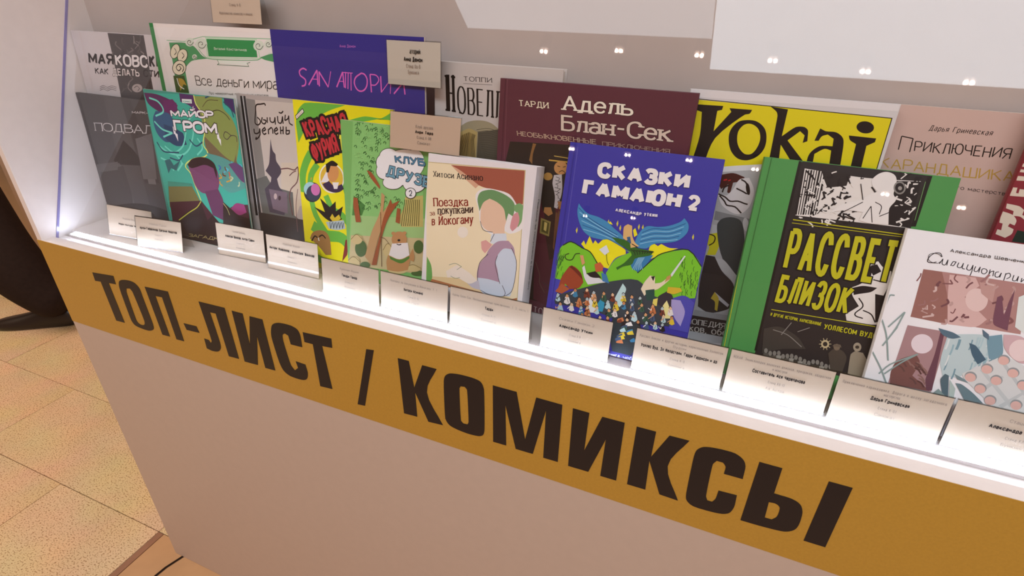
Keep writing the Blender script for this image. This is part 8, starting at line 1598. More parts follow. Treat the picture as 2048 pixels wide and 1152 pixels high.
  ['P', '#8a847c', 0, [[106.3, 46.3, 106.4, 45, 106.2, 43.8, 105.6, 43.1, 104.8, 42.9, 103.9, 43.3, 103.2, 44.1, 102.7, 45.3, 102.6, 46.6, 102.9, 47.8, 103.5, 48.5, 104.3, 48.7, 105.1, 48.4, 105.9, 47.5]]],
  ['P', '#3a3632', 0, [[102.6, 42.8, 107.6, 43.6, 109.7, 34.4, 104.3, 33.5]]],
  ['P', '#8a847c', 0, [[111, 45.4, 111.1, 44.1, 110.9, 43, 110.3, 42.3, 109.5, 42, 108.6, 42.4, 107.9, 43.3, 107.4, 44.5, 107.3, 45.8, 107.6, 46.9, 108.2, 47.6, 109, 47.9, 109.8, 47.5, 110.5, 46.6]]],
  ['P', '#a29c92', 0, [[107.3, 41.9, 112.3, 42.7, 114.4, 33.6, 109.1, 32.6]]],
  ['P', '#8a847c', 0, [[115.9, 43.8, 116, 42.5, 115.7, 41.4, 115.1, 40.6, 114.3, 40.4, 113.5, 40.8, 112.7, 41.6, 112.3, 42.8, 112.1, 44.1, 112.4, 45.3, 113, 46, 113.8, 46.2, 114.7, 45.8, 115.4, 45]]],
  ['P', '#5a554e', 0, [[112.2, 40.3, 117.1, 41.1, 119.2, 32, 113.9, 31]]],
  ['P', '#8a847c', 0, [[120.1, 44.5, 120.2, 43.2, 120, 42.1, 119.4, 41.4, 118.6, 41.2, 117.7, 41.5, 117, 42.4, 116.5, 43.6, 116.4, 44.9, 116.7, 46, 117.3, 46.7, 118.1, 46.9, 118.9, 46.6, 119.7, 45.7]]],
  ['P', '#3a3632', 0, [[116.5, 41, 121.4, 41.8, 123.5, 32.7, 118.2, 31.8]]],
  ['P', '#c8b890', 0, [[111.2, 70.1, 111.3, 67.9, 110.6, 66, 109.2, 64.7, 107.4, 64.3, 105.6, 64.8, 104.1, 66.2, 103.2, 68.1, 103.2, 70.3, 103.9, 72.2, 105.3, 73.5, 107.1, 73.9, 108.9, 73.4, 110.3, 72]]],
  ['P', '#2a2622', 0, [[109.4, 69.7, 109.5, 68.5, 109.1, 67.4, 108.3, 66.7, 107.3, 66.5, 106.3, 66.7, 105.5, 67.5, 105, 68.6, 105, 69.8, 105.4, 70.8, 106.2, 71.5, 107.1, 71.8, 108.1, 71.5, 108.9, 70.7]]],
  ['S', '#c8b890', 0, 0.67, [110.8, 70, 113.2, 70.6]],
  ['S', '#c8b890', 0, 0.67, [110.8, 67.3, 113, 66]],
  ['S', '#c8b890', 0, 0.67, [109.4, 65.4, 110.6, 62.7]],
  ['S', '#c8b890', 0, 0.67, [107, 64.8, 107, 62]],
  ['S', '#c8b890', 0, 0.68, [104.8, 66, 103.4, 63.9]],
  ['S', '#c8b890', 0, 0.68, [103.6, 68.2, 101.2, 67.6]],
  ['S', '#c8b890', 0, 0.67, [103.8, 71, 101.4, 72.2]],
  ['S', '#c8b890', 0, 0.67, [105.3, 72.9, 103.8, 75.5]],
  ['S', '#c8b890', 0, 0.67, [107.5, 73.4, 107.7, 76.2]],
  ['S', '#c8b890', 0, 0.67, [109.7, 72.2, 111.3, 74.3]],
  ['P', '#4a423a', 0, [[112.7, 59.2, 116.6, 65.2, 124.7, 66, 131.5, 59, 131.5, 41.5, 119.1, 40.7]]],
  ['P', '#7a6c5a', 0, [[122.5, 69.2, 122.6, 67.5, 122, 65.9, 120.9, 64.9, 119.5, 64.5, 118.1, 64.9, 116.9, 66, 116.2, 67.6, 116.1, 69.3, 116.7, 70.8, 117.8, 71.9, 119.2, 72.2, 120.6, 71.8, 121.8, 70.7]]],
  ['P', '#6a5e50', 0, [[114.7, 68.5, 124, 69, 122.2, 72.1, 116.2, 71.3]]],
  ['P', '#a89c88', 0, [[142.7, 74.2, 142.8, 71.9, 142.2, 69.8, 140.9, 68.5, 139.1, 68, 137.4, 68.6, 135.9, 70.2, 135, 72.3, 134.8, 74.6, 135.5, 76.6, 136.8, 78, 138.5, 78.4, 140.3, 77.8, 141.7, 76.3]]],
  ['P', '#9c907c', 0, [[134.6, 63.5, 137.6, 68, 145.7, 68.1, 151.9, 59.3, 153.2, 37.3, 137, 40.4]]],
  ['P', '#3a322a', 0, [[140.7, 73.7, 140.7, 72.8, 140.4, 72.1, 139.7, 71.5, 138.8, 71.3, 138, 71.5, 137.3, 72, 136.9, 72.7, 136.9, 73.6, 137.3, 74.4, 138, 74.9, 138.8, 75.1, 139.7, 75, 140.3, 74.5]]],
  ['S', '#c8c41e', 0, 0.71, [-1, 201.1, 2.7, 39.3]]],
 'st': [
  ['T', 'Александра Шевченко', '#22262c', [41.3, 198.4, 106.8, 198.1, 40.8, 201.8], 0.15, 0.12, 0, 0, 0.4, None, 0],
  ['T', 'С', '#22222c', [25.2, 185.2, 36.4, 184.9, 24.3, 194.9], 0.06, 0.04, 0, 0, 0.28, None, 0],
  ['S', '#22222c', 1, 0.8, [36.2, 192.2, 33.6, 195.6, 29, 194.8, 25.5, 190.2, 25.2, 185.2, 29.1, 184.7, 32.8, 186.2]],
  ['S', '#22222c', 1, 0.79, [35.6, 184.8, 37.4, 190.4, 38, 185.2, 40.6, 184.5, 41.8, 190.3, 42.2, 184.4]],
  ['S', '#22222c', 1, 0.79, [45.4, 184.6, 46.6, 189.2, 49, 189.2, 47.7, 185.1, 46.1, 185.2]],
  ['S', '#22222c', 1, 0.78, [51.4, 189.1, 51.3, 184.6, 54.3, 184.4, 55.4, 189.3, 55.6, 184, 58, 183.5]],
  ['S', '#22222c', 1, 0.78, [59.5, 188.7, 59.5, 183.8, 62.5, 183.2, 63.6, 188.8, 64.2, 182.7, 63.7, 175.8]],
  ['S', '#22222c', 1, 0.77, [66, 187.9, 66, 183.1, 68.5, 183.2, 69.9, 188.1, 70, 182.3]],
  ['S', '#22222c', 1, 0.77, [74.1, 187, 72, 186.2, 72.5, 182.4, 75.1, 181.9, 76.4, 185.1, 74.4, 187]],
  ['S', '#22222c', 1, 0.76, [78.4, 187, 78.6, 181.6, 79.3, 184.7, 81.7, 186.1, 82.2, 180.8]],
  ['S', '#22222c', 1, 0.76, [85.9, 186, 83.6, 184.9, 84.2, 180.8, 86.8, 180.9, 88.1, 185.4, 87.9, 180.6]],
  ['S', '#22222c', 1, 0.76, [91.7, 185.7, 91.8, 178.5, 91.3, 174.5]],
  ['S', '#22222c', 1, 0.76, [91.7, 184.6, 94.3, 186.2, 95.9, 183.1, 93.6, 180.3]],
  ['S', '#22222c', 1, 0.75, [98.4, 185.1, 98.7, 179.8, 101.3, 180, 102.2, 184.7, 102.5, 179.4]],
  ['S', '#22222c', 1, 0.75, [105.3, 183.4, 105.5, 179.3, 107.3, 182.5]],
  ['P', '#b98c88', 0, [[23.6, 176.9, 59.2, 177.8, 105.5, 178.3, 111.5, 178.2, 119.3, 127.8, 93.2, 127.1, 24.9, 125.1]]],
  ['P', '#a07068', 0, [[23.6, 176.9, 40, 177.1, 51.8, 150.5, 57.7, 124.4, 24.9, 125.1]]],
  ['P', '#e0bcb8', 0, [[47, 175.5, 68.9, 176.8, 74.1, 169.1, 65.1, 155.3, 89.1, 136.6, 82.1, 127, 58.5, 124.5, 51.3, 152.4]]],
  ['P', '#ecd0cc', 0, [[84.6, 156.5, 85, 151.3, 83.6, 146.7, 80.6, 143.6, 76.6, 142.7, 72.4, 144.2, 68.8, 147.7, 66.6, 152.6, 66.1, 157.9, 67.6, 162.5, 70.6, 165.5, 74.6, 166.3, 78.8, 164.8, 82.3, 161.3]]],
  ['P', '#c9a09a', 0, [[73.2, 172.8, 87, 173.6, 89, 154.5, 77.6, 161.9]]],
  ['S', '#8a5a5c', 1, 1.22, [52.4, 176.6, 52, 172.1, 56, 169]],
  ['S', '#c8a4a0', 1, 2.18, [61, 177.3, 64.5, 173.6, 63.2, 170]],
  ['S', '#7a4e54', 1, 1.98, [51.2, 150.2, 53.3, 146.6, 48.1, 141.4]],
  ['S', '#c8a4a0', 1, 1.91, [55.5, 129.4, 56.9, 124.9, 52.8, 124]],
  ['S', '#7a4e54', 1, 1.61, [68, 171.6, 65.6, 168.8, 64, 164.4]],
  ['S', '#dcc0bc', 1, 1.41, [100.8, 149.3, 100.5, 146.9, 97.5, 141.4]],
  ['S', '#8a5a5c', 1, 1.34, [48.7, 170.4, 51.9, 166.7, 43.4, 165.4]],
  ['S', '#c8a4a0', 1, 1.87, [100.6, 173.8, 102.9, 171, 102.1, 166.4]],
  ['S', '#7a4e54', 1, 2.29, [41.2, 167.2, 39.2, 163.2, 41, 162.3]],
  ['S', '#c8a4a0', 1, 1.87, [89.2, 172, 85.9, 167.3, 85.8, 166.5]],
  ['S', '#dcc0bc', 1, 1.15, [40.1, 141.8, 43.4, 139.7, 42.3, 137.9]],
  ['S', '#8a5a5c', 1, 1.19, [22.6, 172.3, 22.8, 169.3, 20.9, 163.5]],
  ['S', '#c8a4a0', 1, 2.4, [55.4, 148.2, 56.5, 146.2, 54.8, 144]],
  ['S', '#dcc0bc', 1, 2.1, [38.6, 161.2, 39.5, 157.2, 37.7, 155.5]],
  ['S', '#a87c7c', 1, 1.21, [79.1, 174.9, 79.2, 170.7, 78.1, 171.7]],
  ['S', '#dcc0bc', 1, 1.08, [36.2, 140.5, 37.4, 136.2, 32.8, 136.1]],
  ['S', '#8a5a5c', 1, 0.99, [60.8, 141.9, 59.8, 136.9, 57.5, 137.6]],
  ['S', '#c8a4a0', 1, 2.13, [97.7, 147.5, 100.7, 144.5, 94.1, 142.4]],
  ['S', '#dcc0bc', 1, 1.66, [79.5, 178.3, 79.2, 173.4, 85.8, 171.9]],
  ['S', '#7a4e54', 1, 1.87, [94.2, 162.2, 95.8, 158.7, 88.9, 153.6]],
  ['S', '#a87c7c', 1, 2.33, [91.4, 137.5, 92.2, 134, 89.2, 132]],
  ['S', '#7a4e54', 1, 2.19, [69.5, 138, 68.3, 133.8, 74.1, 135.9]],
  ['S', '#dcc0bc', 1, 1.82, [41.9, 132.4, 44.5, 130.9, 35.3, 127.1]],
  ['S', '#7a4e54', 1, 1.69, [64.7, 134.2, 61.4, 128.4, 59.1, 128.2]],
  ['S', '#c8a4a0', 1, 1.74, [93.5, 140.7, 96.5, 136.9, 91.6, 136.8]],
  ['S', '#c8a4a0', 1, 0.93, [95.5, 143.4, 98.1, 141.4, 94.7, 138.7]],
  ['S', '#a87c7c', 1, 1.14, [43.6, 149.6, 41.2, 146.4, 37.8, 145.2]],
  ['S', '#8a5a5c', 1, 2.38, [106.1, 142.3, 109.4, 139.2, 102.2, 133]],
  ['S', '#c8a4a0', 1, 2, [70.1, 134.4, 67.9, 131.4, 71.3, 129.8]],
  ['S', '#c8a4a0', 1, 1.07, [36, 138.7, 32.9, 133.3, 38.8, 131.7]],
  ['S', '#8a5a5c', 1, 1.74, [100.9, 145.3, 99.2, 140.2, 101.2, 140.1]],
  ['S', '#a87c7c', 1, 2.14, [79.1, 181.8, 77.4, 178.2, 74.1, 173.3]],
  ['S', '#c8a4a0', 1, 2.34, [102.5, 159.5, 105, 156.8, 100.5, 150.7]],
  ['S', '#a87c7c', 1, 1.05, [32.7, 144.9, 33.5, 141.1, 28.2, 138.7]],
  ['P', '#7a4e60', 0, [[91.2, 160.8, 94.3, 163.4, 101.3, 143.4, 101.6, 159.1, 102.9, 171.1, 106.6, 140.6, 108.2, 129.1, 96.5, 132.3, 93.8, 137.7]]],
  ['P', '#e8f0ee', 0, [[107.8, 164.4, 113.9, 169.5, 125.5, 127.3, 113, 134.2]]],
  ['P', '#b08c90', 0, [[24.7, 115.7, 57.4, 116.1, 61.3, 113.9, 62.9, 48.7, 23, 48.5, 23.3, 61.8, 24, 83.6]]],
  ['P', '#7e5450', 0, [[22.4, 61.5, 25.2, 75.3, 39.7, 86.5, 45.2, 78.4, 42.3, 62.5, 61.9, 49.5, 24.9, 47.9]]],
  ['P', '#6e4656', 0, [[54.5, 114.3, 58.2, 113.1, 63.2, 51, 58.4, 49.6, 54.6, 61.5, 55.6, 87.4]]],
  ['P', '#efe2ea', 0, [[51.3, 101.1, 51.5, 96.4, 49.9, 92.2, 46.7, 89.2, 42.6, 88.2, 38.3, 89.2, 34.8, 92.2, 32.7, 96.5, 32.5, 101.2, 34.2, 105.5, 37.5, 108.3, 41.6, 109.3, 45.8, 108.2, 49.2, 105.3]]],
  ['S', '#94706a', 1, 1.69, [31.1, 78.8, 35, 77.2, 38.6, 73.2]],
  ['S', '#6a4a48', 1, 1.7, [40.5, 59.5, 44.3, 57.9, 47.9, 53.9]],
  ['S', '#94706a', 1, 1.69, [48.5, 61.1, 52.4, 59.6, 55.9, 55.6]],
  ['S', '#6a4a48', 1, 1.71, [26.9, 70.5, 30.8, 68.9, 34.4, 64.9]],
  ['S', '#94706a', 1, 1.68, [42.3, 78, 46.1, 76.4, 49.7, 72.4]],
  ['S', '#94706a', 1, 1.68, [44.1, 73, 47.9, 71.5, 51.5, 67.5]],
  ['S', '#6a4a48', 1, 1.68, [46.8, 71.5, 50.6, 69.9, 54.1, 66]],
  ['S', '#5e3c3a', 1, 1.69, [48, 58, 51.9, 56.5, 55.5, 52.5]],
  ['S', '#94706a', 1, 1.68, [47.3, 73.7, 51.1, 72.1, 54.7, 68.1]],
  ['S', '#6a4a48', 1, 1.7, [27.5, 76, 31.3, 74.4, 34.9, 70.4]],
  ['S', '#6a4a48', 1, 1.68, [40.2, 73.9, 44.1, 72.4, 47.7, 68.4]],
  ['S', '#94706a', 1, 1.68, [46.8, 64.6, 50.6, 63.1, 54.1, 59.1]],
  ['S', '#5e3c3a', 1, 1.68, [44.6, 73.7, 48.4, 72.1, 52, 68.1]],
  ['S', '#94706a', 1, 1.69, [36.6, 74.8, 40.4, 73.2, 44, 69.2]],
  ['S', '#6a4a48', 1, 1.68, [41.4, 77, 45.3, 75.5, 48.8, 71.5]],
  ['S', '#5e3c3a', 1, 1.68, [42.2, 71.4, 46.1, 69.9, 49.6, 65.9]],
  ['P', '#c6dbe0', 0, [[61.3, 113.9, 87.1, 120.1, 105.9, 120.5, 109.5, 101.2, 95.3, 89.3, 85.8, 76.4, 80.7, 70.8, 67.8, 69.4, 62.1, 84.9]]],
  ['S', '#9cc0cc', 1, 1.2, [112.7, 91.8, 113, 86.1, 112.6, 80.5]],
  ['S', '#7ea4b4', 1, 1.22, [68, 87.2, 68.2, 81.4, 67.7, 75.5]],
  ['S', '#7ea4b4', 1, 2.28, [103, 99.4, 103.2, 93.7, 102.8, 88]],
  ['S', '#9cc0cc', 1, 2.4, [98.5, 97.8, 98.8, 92.1, 98.4, 86.4]],
  ['S', '#e6f0f2', 1, 1.74, [63.5, 109.3, 63.7, 103.5, 63.2, 97.8]],
  ['S', '#e6f0f2', 1, 2.34, [101.7, 107.5, 101.9, 101.8, 101.5, 96.2]],
  ['S', '#9cc0cc', 1, 1.2, [89, 89.7, 89.2, 83.9, 88.8, 78.2]],
  ['S', '#9cc0cc', 1, 1.64, [68.7, 104.5, 68.9, 98.7, 68.4, 93]],
  ['S', '#7ea4b4', 1, 2.18, [90.7, 102.7, 91, 97, 90.6, 91.3]],
  ['S', '#9cc0cc', 1, 1.43, [95.4, 98, 95.7, 92.2, 95.3, 86.5]],
  ['S', '#b4d2da', 1, 1.95, [105.4, 101.7, 105.7, 96, 105.3, 90.4]],
  ['S', '#b4d2da', 1, 1.29, [92.1, 97, 92.4, 91.3, 91.9, 85.6]],
  ['S', '#9cc0cc', 1, 2.05, [101.2, 112, 101.5, 106.3, 101.1, 100.7]],
  ['S', '#e6f0f2', 1, 1.35, [67.7, 92.5, 67.8, 86.6, 67.3, 80.8]],
  ['S', '#b4d2da', 1, 2.03, [98.9, 111.1, 99.1, 105.4, 98.7, 99.8]],
  ['S', '#7ea4b4', 1, 1.17, [82.9, 113.3, 83.1, 107.6, 82.6, 102]],
  ['S', '#e6f0f2', 1, 1.92, [96.7, 120.1, 96.9, 114.5, 96.5, 108.9]],
  ['S', '#7ea4b4', 1, 2.3, [72.6, 111.2, 72.8, 105.5, 72.3, 99.8]],
  ['S', '#b4d2da', 1, 1.3, [88.9, 117.3, 89.1, 111.6, 88.6, 106]],
  ['S', '#9cc0cc', 1, 1.49, [90.2, 107.6, 90.4, 102, 90, 96.3]],
  ['S', '#b4d2da', 1, 1.11, [91.2, 117.4, 91.4, 111.8, 91, 106.1]],
  ['S', '#b4d2da', 1, 1.13, [107.6, 109.9, 107.8, 104.3, 107.4, 98.7]],
  ['S', '#7ea4b4', 1, 1.4, [76.6, 79.5, 76.8, 73.6, 76.3, 67.8]],
  ['S', '#b4d2da', 1, 1.19, [110.7, 95.3, 111, 89.7, 110.6, 84]],
  ['S', '#b4d2da', 1, 2.17, [110.8, 100, 111, 94.4, 110.7, 88.7]],
  ['S', '#b4d2da', 1, 1.26, [87, 117.1, 87.2, 111.4, 86.8, 105.8]],
  ['P', '#46687e', 0, [[81.1, 109.4, 87.2, 107.8, 99.2, 95.5, 93.8, 88.9, 86.7, 97.4]]],
  ['P', '#7aa2b4', 0, [[93.6, 119.6, 104.9, 124.3, 110.7, 105.6, 109.1, 97, 101.2, 97, 96.2, 110.1]]],
  ['P', '#58768a', 0, [[51.7, 118.8, 65.4, 116.9, 72.8, 113.6, 65.5, 110.3, 56.6, 112.8]]],
  ['P', '#5a7488', 0, [[88, 125.9, 94.6, 121.8, 96.1, 116.1, 90.6, 118.9]]],
  ['S', '#93a9a8', 1, 1.5, [16.2, 111.6, 7.9, 88.2, 15.1, 109.2, 18.8, 129, 8, 109.7]],
  ['S', '#93a9a8', 1, 1.52, [12.1, 56.6, 19.6, 69.5, 41.3, 87, 29, 74.1, 17.1, 57.9]],
  ['S', '#93a9a8', 1, 1.49, [-0.2, 128.9, 1.3, 143.9, 5.4, 144.8]],
  ['S', '#93a9a8', 1, 1.54, [-1.2, 81.6, 12.3, 63.2, 21.3, 48]],
  ['S', '#93a9a8', 1, 1.52, [-1.6, 120.2, 8.3, 101.2, 16.9, 73.2]],
  ['P', '#d8b6bc', 0, [[106.3, 124.7, 119.8, 125.9, 130.9, 118.7, 136.1, 100, 125.6, 99.3, 114.4, 106.5, 109.4, 113.3]]],
  ['P', '#f2dcdc', 0, [[132.5, 114.1, 132.9, 109.2, 131.5, 104.8, 128.6, 101.8, 124.6, 100.7, 120.4, 101.9, 116.9, 105.1, 114.7, 109.6, 114.3, 114.6, 115.8, 119, 118.8, 122, 122.8, 122.9, 126.9, 121.7, 130.3, 118.6]]],
  ['P', '#dfe3e4', 0, [[83.5, 75.8, 112, 103.9, 137.6, 94.4, 152.9, 39, 126.6, 43.7, 87.3, 70.5]]],
  ['P', '#c8cfd2', 0, [[113.1, 94, 115.7, 95.7, 146.5, 62.1, 148.1, 56.4]]],
  ['P', '#cdd4d6', 0, [[96.8, 83.5, 99.4, 85.8, 133.3, 54.1, 130.9, 51.3]]],
  ['P', '#ccd2d4', 0, [[102, 64, 116.2, 82.5, 118.1, 81, 105.8, 61.9]]],
  ['P', '#ccd2d4', 0, [[121.6, 50.7, 140, 74.7, 141.3, 72.9, 125.3, 48.6]]],
  ['P', '#9aa0a4', 0, [[96.6, 75.2, 96.4, 72.8, 95.3, 70.8, 93.4, 69.6, 91.1, 69.4, 88.8, 70.2, 87.1, 72, 86.2, 74.3, 86.4, 76.7, 87.5, 78.7, 89.5, 79.9, 91.8, 80.1, 94, 79.2, 95.7, 77.5]]],
  ['P', '#e8beb6', 0, [[95.9, 74.1, 95.8, 72, 94.7, 70.3, 93.1, 69.3, 91, 69.1, 89.1, 69.8, 87.5, 71.3, 86.8, 73.3, 86.9, 75.3, 88, 77, 89.7, 78.1, 91.7, 78.2, 93.7, 77.5, 95.2, 76]]],
  ['P', '#9aa0a4', 0, [[107.5, 87, 107.3, 84.7, 106.2, 82.7, 104.3, 81.5, 102.1, 81.4, 99.9, 82.2, 98.2, 84, 97.3, 86.2, 97.5, 88.6, 98.6, 90.6, 100.5, 91.7, 102.7, 91.9, 104.9, 91, 106.6, 89.3]]],
  ['P', '#e8beb6', 0, [[106.8, 86, 106.7, 84, 105.7, 82.3, 104, 81.3, 102, 81.1, 100.1, 81.8, 98.6, 83.3, 97.9, 85.2, 98, 87.2, 99, 88.9, 100.7, 89.9, 102.7, 90.1, 104.6, 89.3, 106.1, 87.9]]],
  ['P', '#9aa0a4', 0, [[118.2, 99.5, 118.1, 97.2, 117, 95.2, 115.2, 94.1, 112.9, 93.9, 110.8, 94.8, 109.1, 96.5, 108.2, 98.8, 108.4, 101.1, 109.5, 103, 111.3, 104.1, 113.5, 104.3, 115.7, 103.4, 117.4, 101.7]]],
  ['P', '#e8beb6', 0, [[117.6, 98.4, 117.5, 96.4, 116.5, 94.8, 114.9, 93.8, 112.9, 93.7, 111, 94.4, 109.5, 95.9, 108.8, 97.8, 108.9, 99.7, 109.9, 101.4, 111.5, 102.4, 113.5, 102.5, 115.4, 101.8, 116.9, 100.3]]],
  ['P', '#9aa0a4', 0, [[118, 77.3, 117.9, 74.9, 116.8, 73, 114.9, 71.8, 112.6, 71.6, 110.5, 72.4, 108.8, 74.1, 107.9, 76.4, 108, 78.8, 109.2, 80.7, 111, 81.9, 113.3, 82.1, 115.4, 81.2, 117.1, 79.5]]],
  ['P', '#e8beb6', 0, [[117.3, 76.2, 117.2, 74.2, 116.2, 72.5, 114.6, 71.5, 112.6, 71.3, 110.7, 72, 109.2, 73.5, 108.5, 75.4, 108.6, 77.4, 109.6, 79.1, 111.2, 80.1, 113.2, 80.3, 115.1, 79.6, 116.6, 78.1]]],
  ['P', '#9aa0a4', 0, [[129, 88.5, 128.8, 86.2, 127.8, 84.2, 125.9, 83, 123.7, 82.9, 121.6, 83.7, 119.9, 85.4, 119, 87.7, 119.2, 90, 120.3, 91.9, 122.1, 93.1, 124.3, 93.2, 126.4, 92.4, 128.1, 90.7]]],
  ['P', '#e8beb6', 0, [[128.3, 87.4, 128.2, 85.4, 127.3, 83.8, 125.7, 82.8, 123.7, 82.6, 121.8, 83.3, 120.3, 84.8, 119.6, 86.7, 119.7, 88.7, 120.7, 90.3, 122.3, 91.3, 124.3, 91.5, 126.1, 90.7, 127.6, 89.3]]],
  ['P', '#9aa0a4', 0, [[107.6, 65.2, 107.4, 62.9, 106.3, 60.8, 104.4, 59.6, 102.1, 59.4, 99.9, 60.2, 98.2, 62, 97.3, 64.3, 97.5, 66.7, 98.6, 68.7, 100.5, 69.9, 102.8, 70.1, 105, 69.2, 106.7, 67.5]]],
  ['P', '#e8beb6', 0, [[106.9, 64.1, 106.8, 62.1, 105.8, 60.4, 104.1, 59.3, 102.1, 59.1, 100.2, 59.8, 98.6, 61.3, 97.9, 63.3, 98, 65.3, 99.1, 67, 100.7, 68.1, 102.7, 68.3, 104.7, 67.5, 106.2, 66]]],
  ['P', '#9aa0a4', 0, [[118.7, 55.2, 118.6, 52.8, 117.5, 50.8, 115.6, 49.5, 113.3, 49.3, 111.1, 50.1, 109.4, 51.9, 108.5, 54.2, 108.7, 56.6, 109.8, 58.6, 111.7, 59.8, 114, 60, 116.2, 59.2, 117.9, 57.5]]],
  ['P', '#e8beb6', 0, [[118.1, 54.1, 118, 52, 117, 50.3, 115.3, 49.2, 113.3, 49, 111.4, 49.7, 109.9, 51.2, 109.1, 53.1, 109.3, 55.2, 110.3, 56.9, 111.9, 58, 113.9, 58.2, 115.8, 57.5, 117.3, 56]]],
  ['P', '#9aa0a4', 0, [[139.8, 78, 139.7, 75.7, 138.7, 73.7, 136.9, 72.5, 134.7, 72.3, 132.5, 73.2, 130.9, 74.9, 130, 77.1, 130.1, 79.4, 131.2, 81.4, 133, 82.6, 135.2, 82.7, 137.3, 81.9, 139, 80.2]]],
  ['P', '#e8beb6', 0, [[139.2, 76.9, 139.1, 74.9, 138.2, 73.2, 136.6, 72.2, 134.7, 72.1, 132.8, 72.8, 131.3, 74.2, 130.6, 76.1, 130.7, 78.1, 131.6, 79.8, 133.2, 80.8, 135.1, 80.9, 137, 80.2, 138.5, 78.8]]],
  ['P', '#9aa0a4', 0, [[140.3, 56.2, 140.1, 53.9, 139.1, 51.9, 137.3, 50.6, 135.1, 50.4, 132.9, 51.2, 131.2, 53, 130.3, 55.2, 130.5, 57.6, 131.5, 59.6, 133.4, 60.8, 135.6, 61, 137.7, 60.2, 139.4, 58.5]]],
  ['P', '#e8beb6', 0, [[139.6, 55.1, 139.5, 53.1, 138.6, 51.4, 137, 50.3, 135, 50.1, 133.1, 50.8, 131.7, 52.3, 130.9, 54.2, 131, 56.2, 132, 57.9, 133.6, 59, 135.5, 59.2, 137.4, 58.5, 138.9, 57]]],
  ['P', '#55707c', 0, [[67.2, 65, 69.6, 72, 73.2, 70.9, 78.6, 46.7, 73.2, 48.4]]],
  ['P', '#6e8a94', 0, [[80.7, 64.4, 85.6, 64.7, 97, 58.4, 109.2, 49.1, 93.3, 47.7]]],
  ['P', '#7a949c', 0, [[77.3, 74.1, 87.3, 70.5, 91.4, 67.4, 81.2, 68.8]]],
  ['P', '#8aa0a0', 0, [[63.5, 46.7, 68.2, 54.5, 78.9, 45.7, 67.4, 44.6]]],
  ['P', '#b8ccc8', 0, [[75, 67.1, 82.2, 58.5, 83.5, 47, 79.4, 46.9]]]]}
BOOKS = {
 'may': [0.002, 0.222, 0.2425, 0.156, 4, 0.1, 0.012],
 'vse': [0.216, 0.345, 0.262, 0.147, 5, 0.1, 0.009],
 'san': [0.477, 0.262, 0.2625, 0.142, 5, 0.1, 0.005],
 'nov': [0.745, 0.185, 0.2325, 0.16, 4.5, 0.1, 0.018],
 'ad': [0.849, 0.248, 0.32, 0.13, 6.5, 0, 0.011],
 'yo': [1.085, 0.213, 0.3215, 0.15, 6, 0, 0.008],
 'pri': [1.255, 0.174, 0.318, 0.178, 4, 0, 0.006],
 'red': [1.415, 0.16, 0.33, 0.146, 6, 0, 0.01],
 'pod': [0.002, 0.24, 0.24, 0.128, 4, 0, 0.008],
 'grom': [0.196, 0.205, 0.262, 0.113, 6, 0, 0.003],
 'byk': [0.392, 0.165, 0.268, 0.125, 6.5, 0, 0.009],
 'kras': [0.511, 0.18, 0.269, 0.118, 7, 0, 0.004],
 'klub': [0.603, 0.17, 0.249, 0.112, 7, 0, 0.005],
 'hit': [0.762, 0.158, 0.227, 0.0705, 13, 0, 0.031],
 'sk': [0.955, 0.184, 0.264, 0.066, 17, 0, 0.012],
 'ra': [1.18, 0.186, 0.268, 0.082, 16.5, 0, 0.016],
 'st': [1.33, 0.19, 0.216, 0.066, 17, 0, 0.009]}

# ------------------------------------------------------------------ setting: floor, far wall
RW = 0.30
XA, XB = -6.0, 4.0
floor = box_obj('floor', (XA, -3.2, -.05, XB, 3.2, -.006), mat('grout', '#8d735a', .9, .1, .1, 50)); tag(floor, kind='structure')
def stone(name, base, dark):
    m = bpy.data.materials.new(name); m.use_nodes = True; nt = m.node_tree; b = nt.nodes['Principled BSDF']
    tc = nt.nodes.new('ShaderNodeTexCoord')
    n1 = nt.nodes.new('ShaderNodeTexNoise'); n1.inputs['Scale'].default_value = 190; n1.inputs['Detail'].default_value = 2
    n2 = nt.nodes.new('ShaderNodeTexNoise'); n2.inputs['Scale'].default_value = 5
    mp = nt.nodes.new('ShaderNodeMapping'); mp.inputs['Scale'].default_value = (1, 1.6, 1)
    nt.links.new(tc.outputs['Object'], mp.inputs[0]); nt.links.new(mp.outputs[0], n1.inputs['Vector']); nt.links.new(tc.outputs['Object'], n2.inputs['Vector'])
    r1 = nt.nodes.new('ShaderNodeValToRGB'); r1.color_ramp.elements[0].position = .35; r1.color_ramp.elements[1].position = .47
    r1.color_ramp.elements[0].color = rgb(dark); r1.color_ramp.elements[1].color = rgb(base)
    mx = nt.nodes.new('ShaderNodeMixRGB'); mx.blend_type = 'MULTIPLY'; mx.inputs[0].default_value = .35
    nt.links.new(n1.outputs['Fac'], r1.inputs[0]); nt.links.new(r1.outputs[0], mx.inputs[1]); nt.links.new(n2.outputs['Color'], mx.inputs[2])
    hs = nt.nodes.new('ShaderNodeHueSaturation'); hs.inputs['Saturation'].default_value = 1.0; hs.inputs['Value'].default_value = 1.15
    nt.links.new(mx.outputs[0], hs.inputs['Color']); nt.links.new(hs.outputs[0], b.inputs['Base Color'])
    bp = nt.nodes.new('ShaderNodeBump'); bp.inputs['Strength'].default_value = .35; bp.inputs['Distance'].default_value = .003
    nt.links.new(n1.outputs['Fac'], bp.inputs['Height']); nt.links.new(bp.outputs[0], b.inputs['Normal'])
    b.inputs['Roughness'].default_value = .55; return m
M_st = stone('travertine', '#e4caa0', '#a8855c')
M_sm = mat('brown_stone', '#c49c72', .4, .4, .08, 12)
rndt = random.Random(3)
tile_mesh = {}
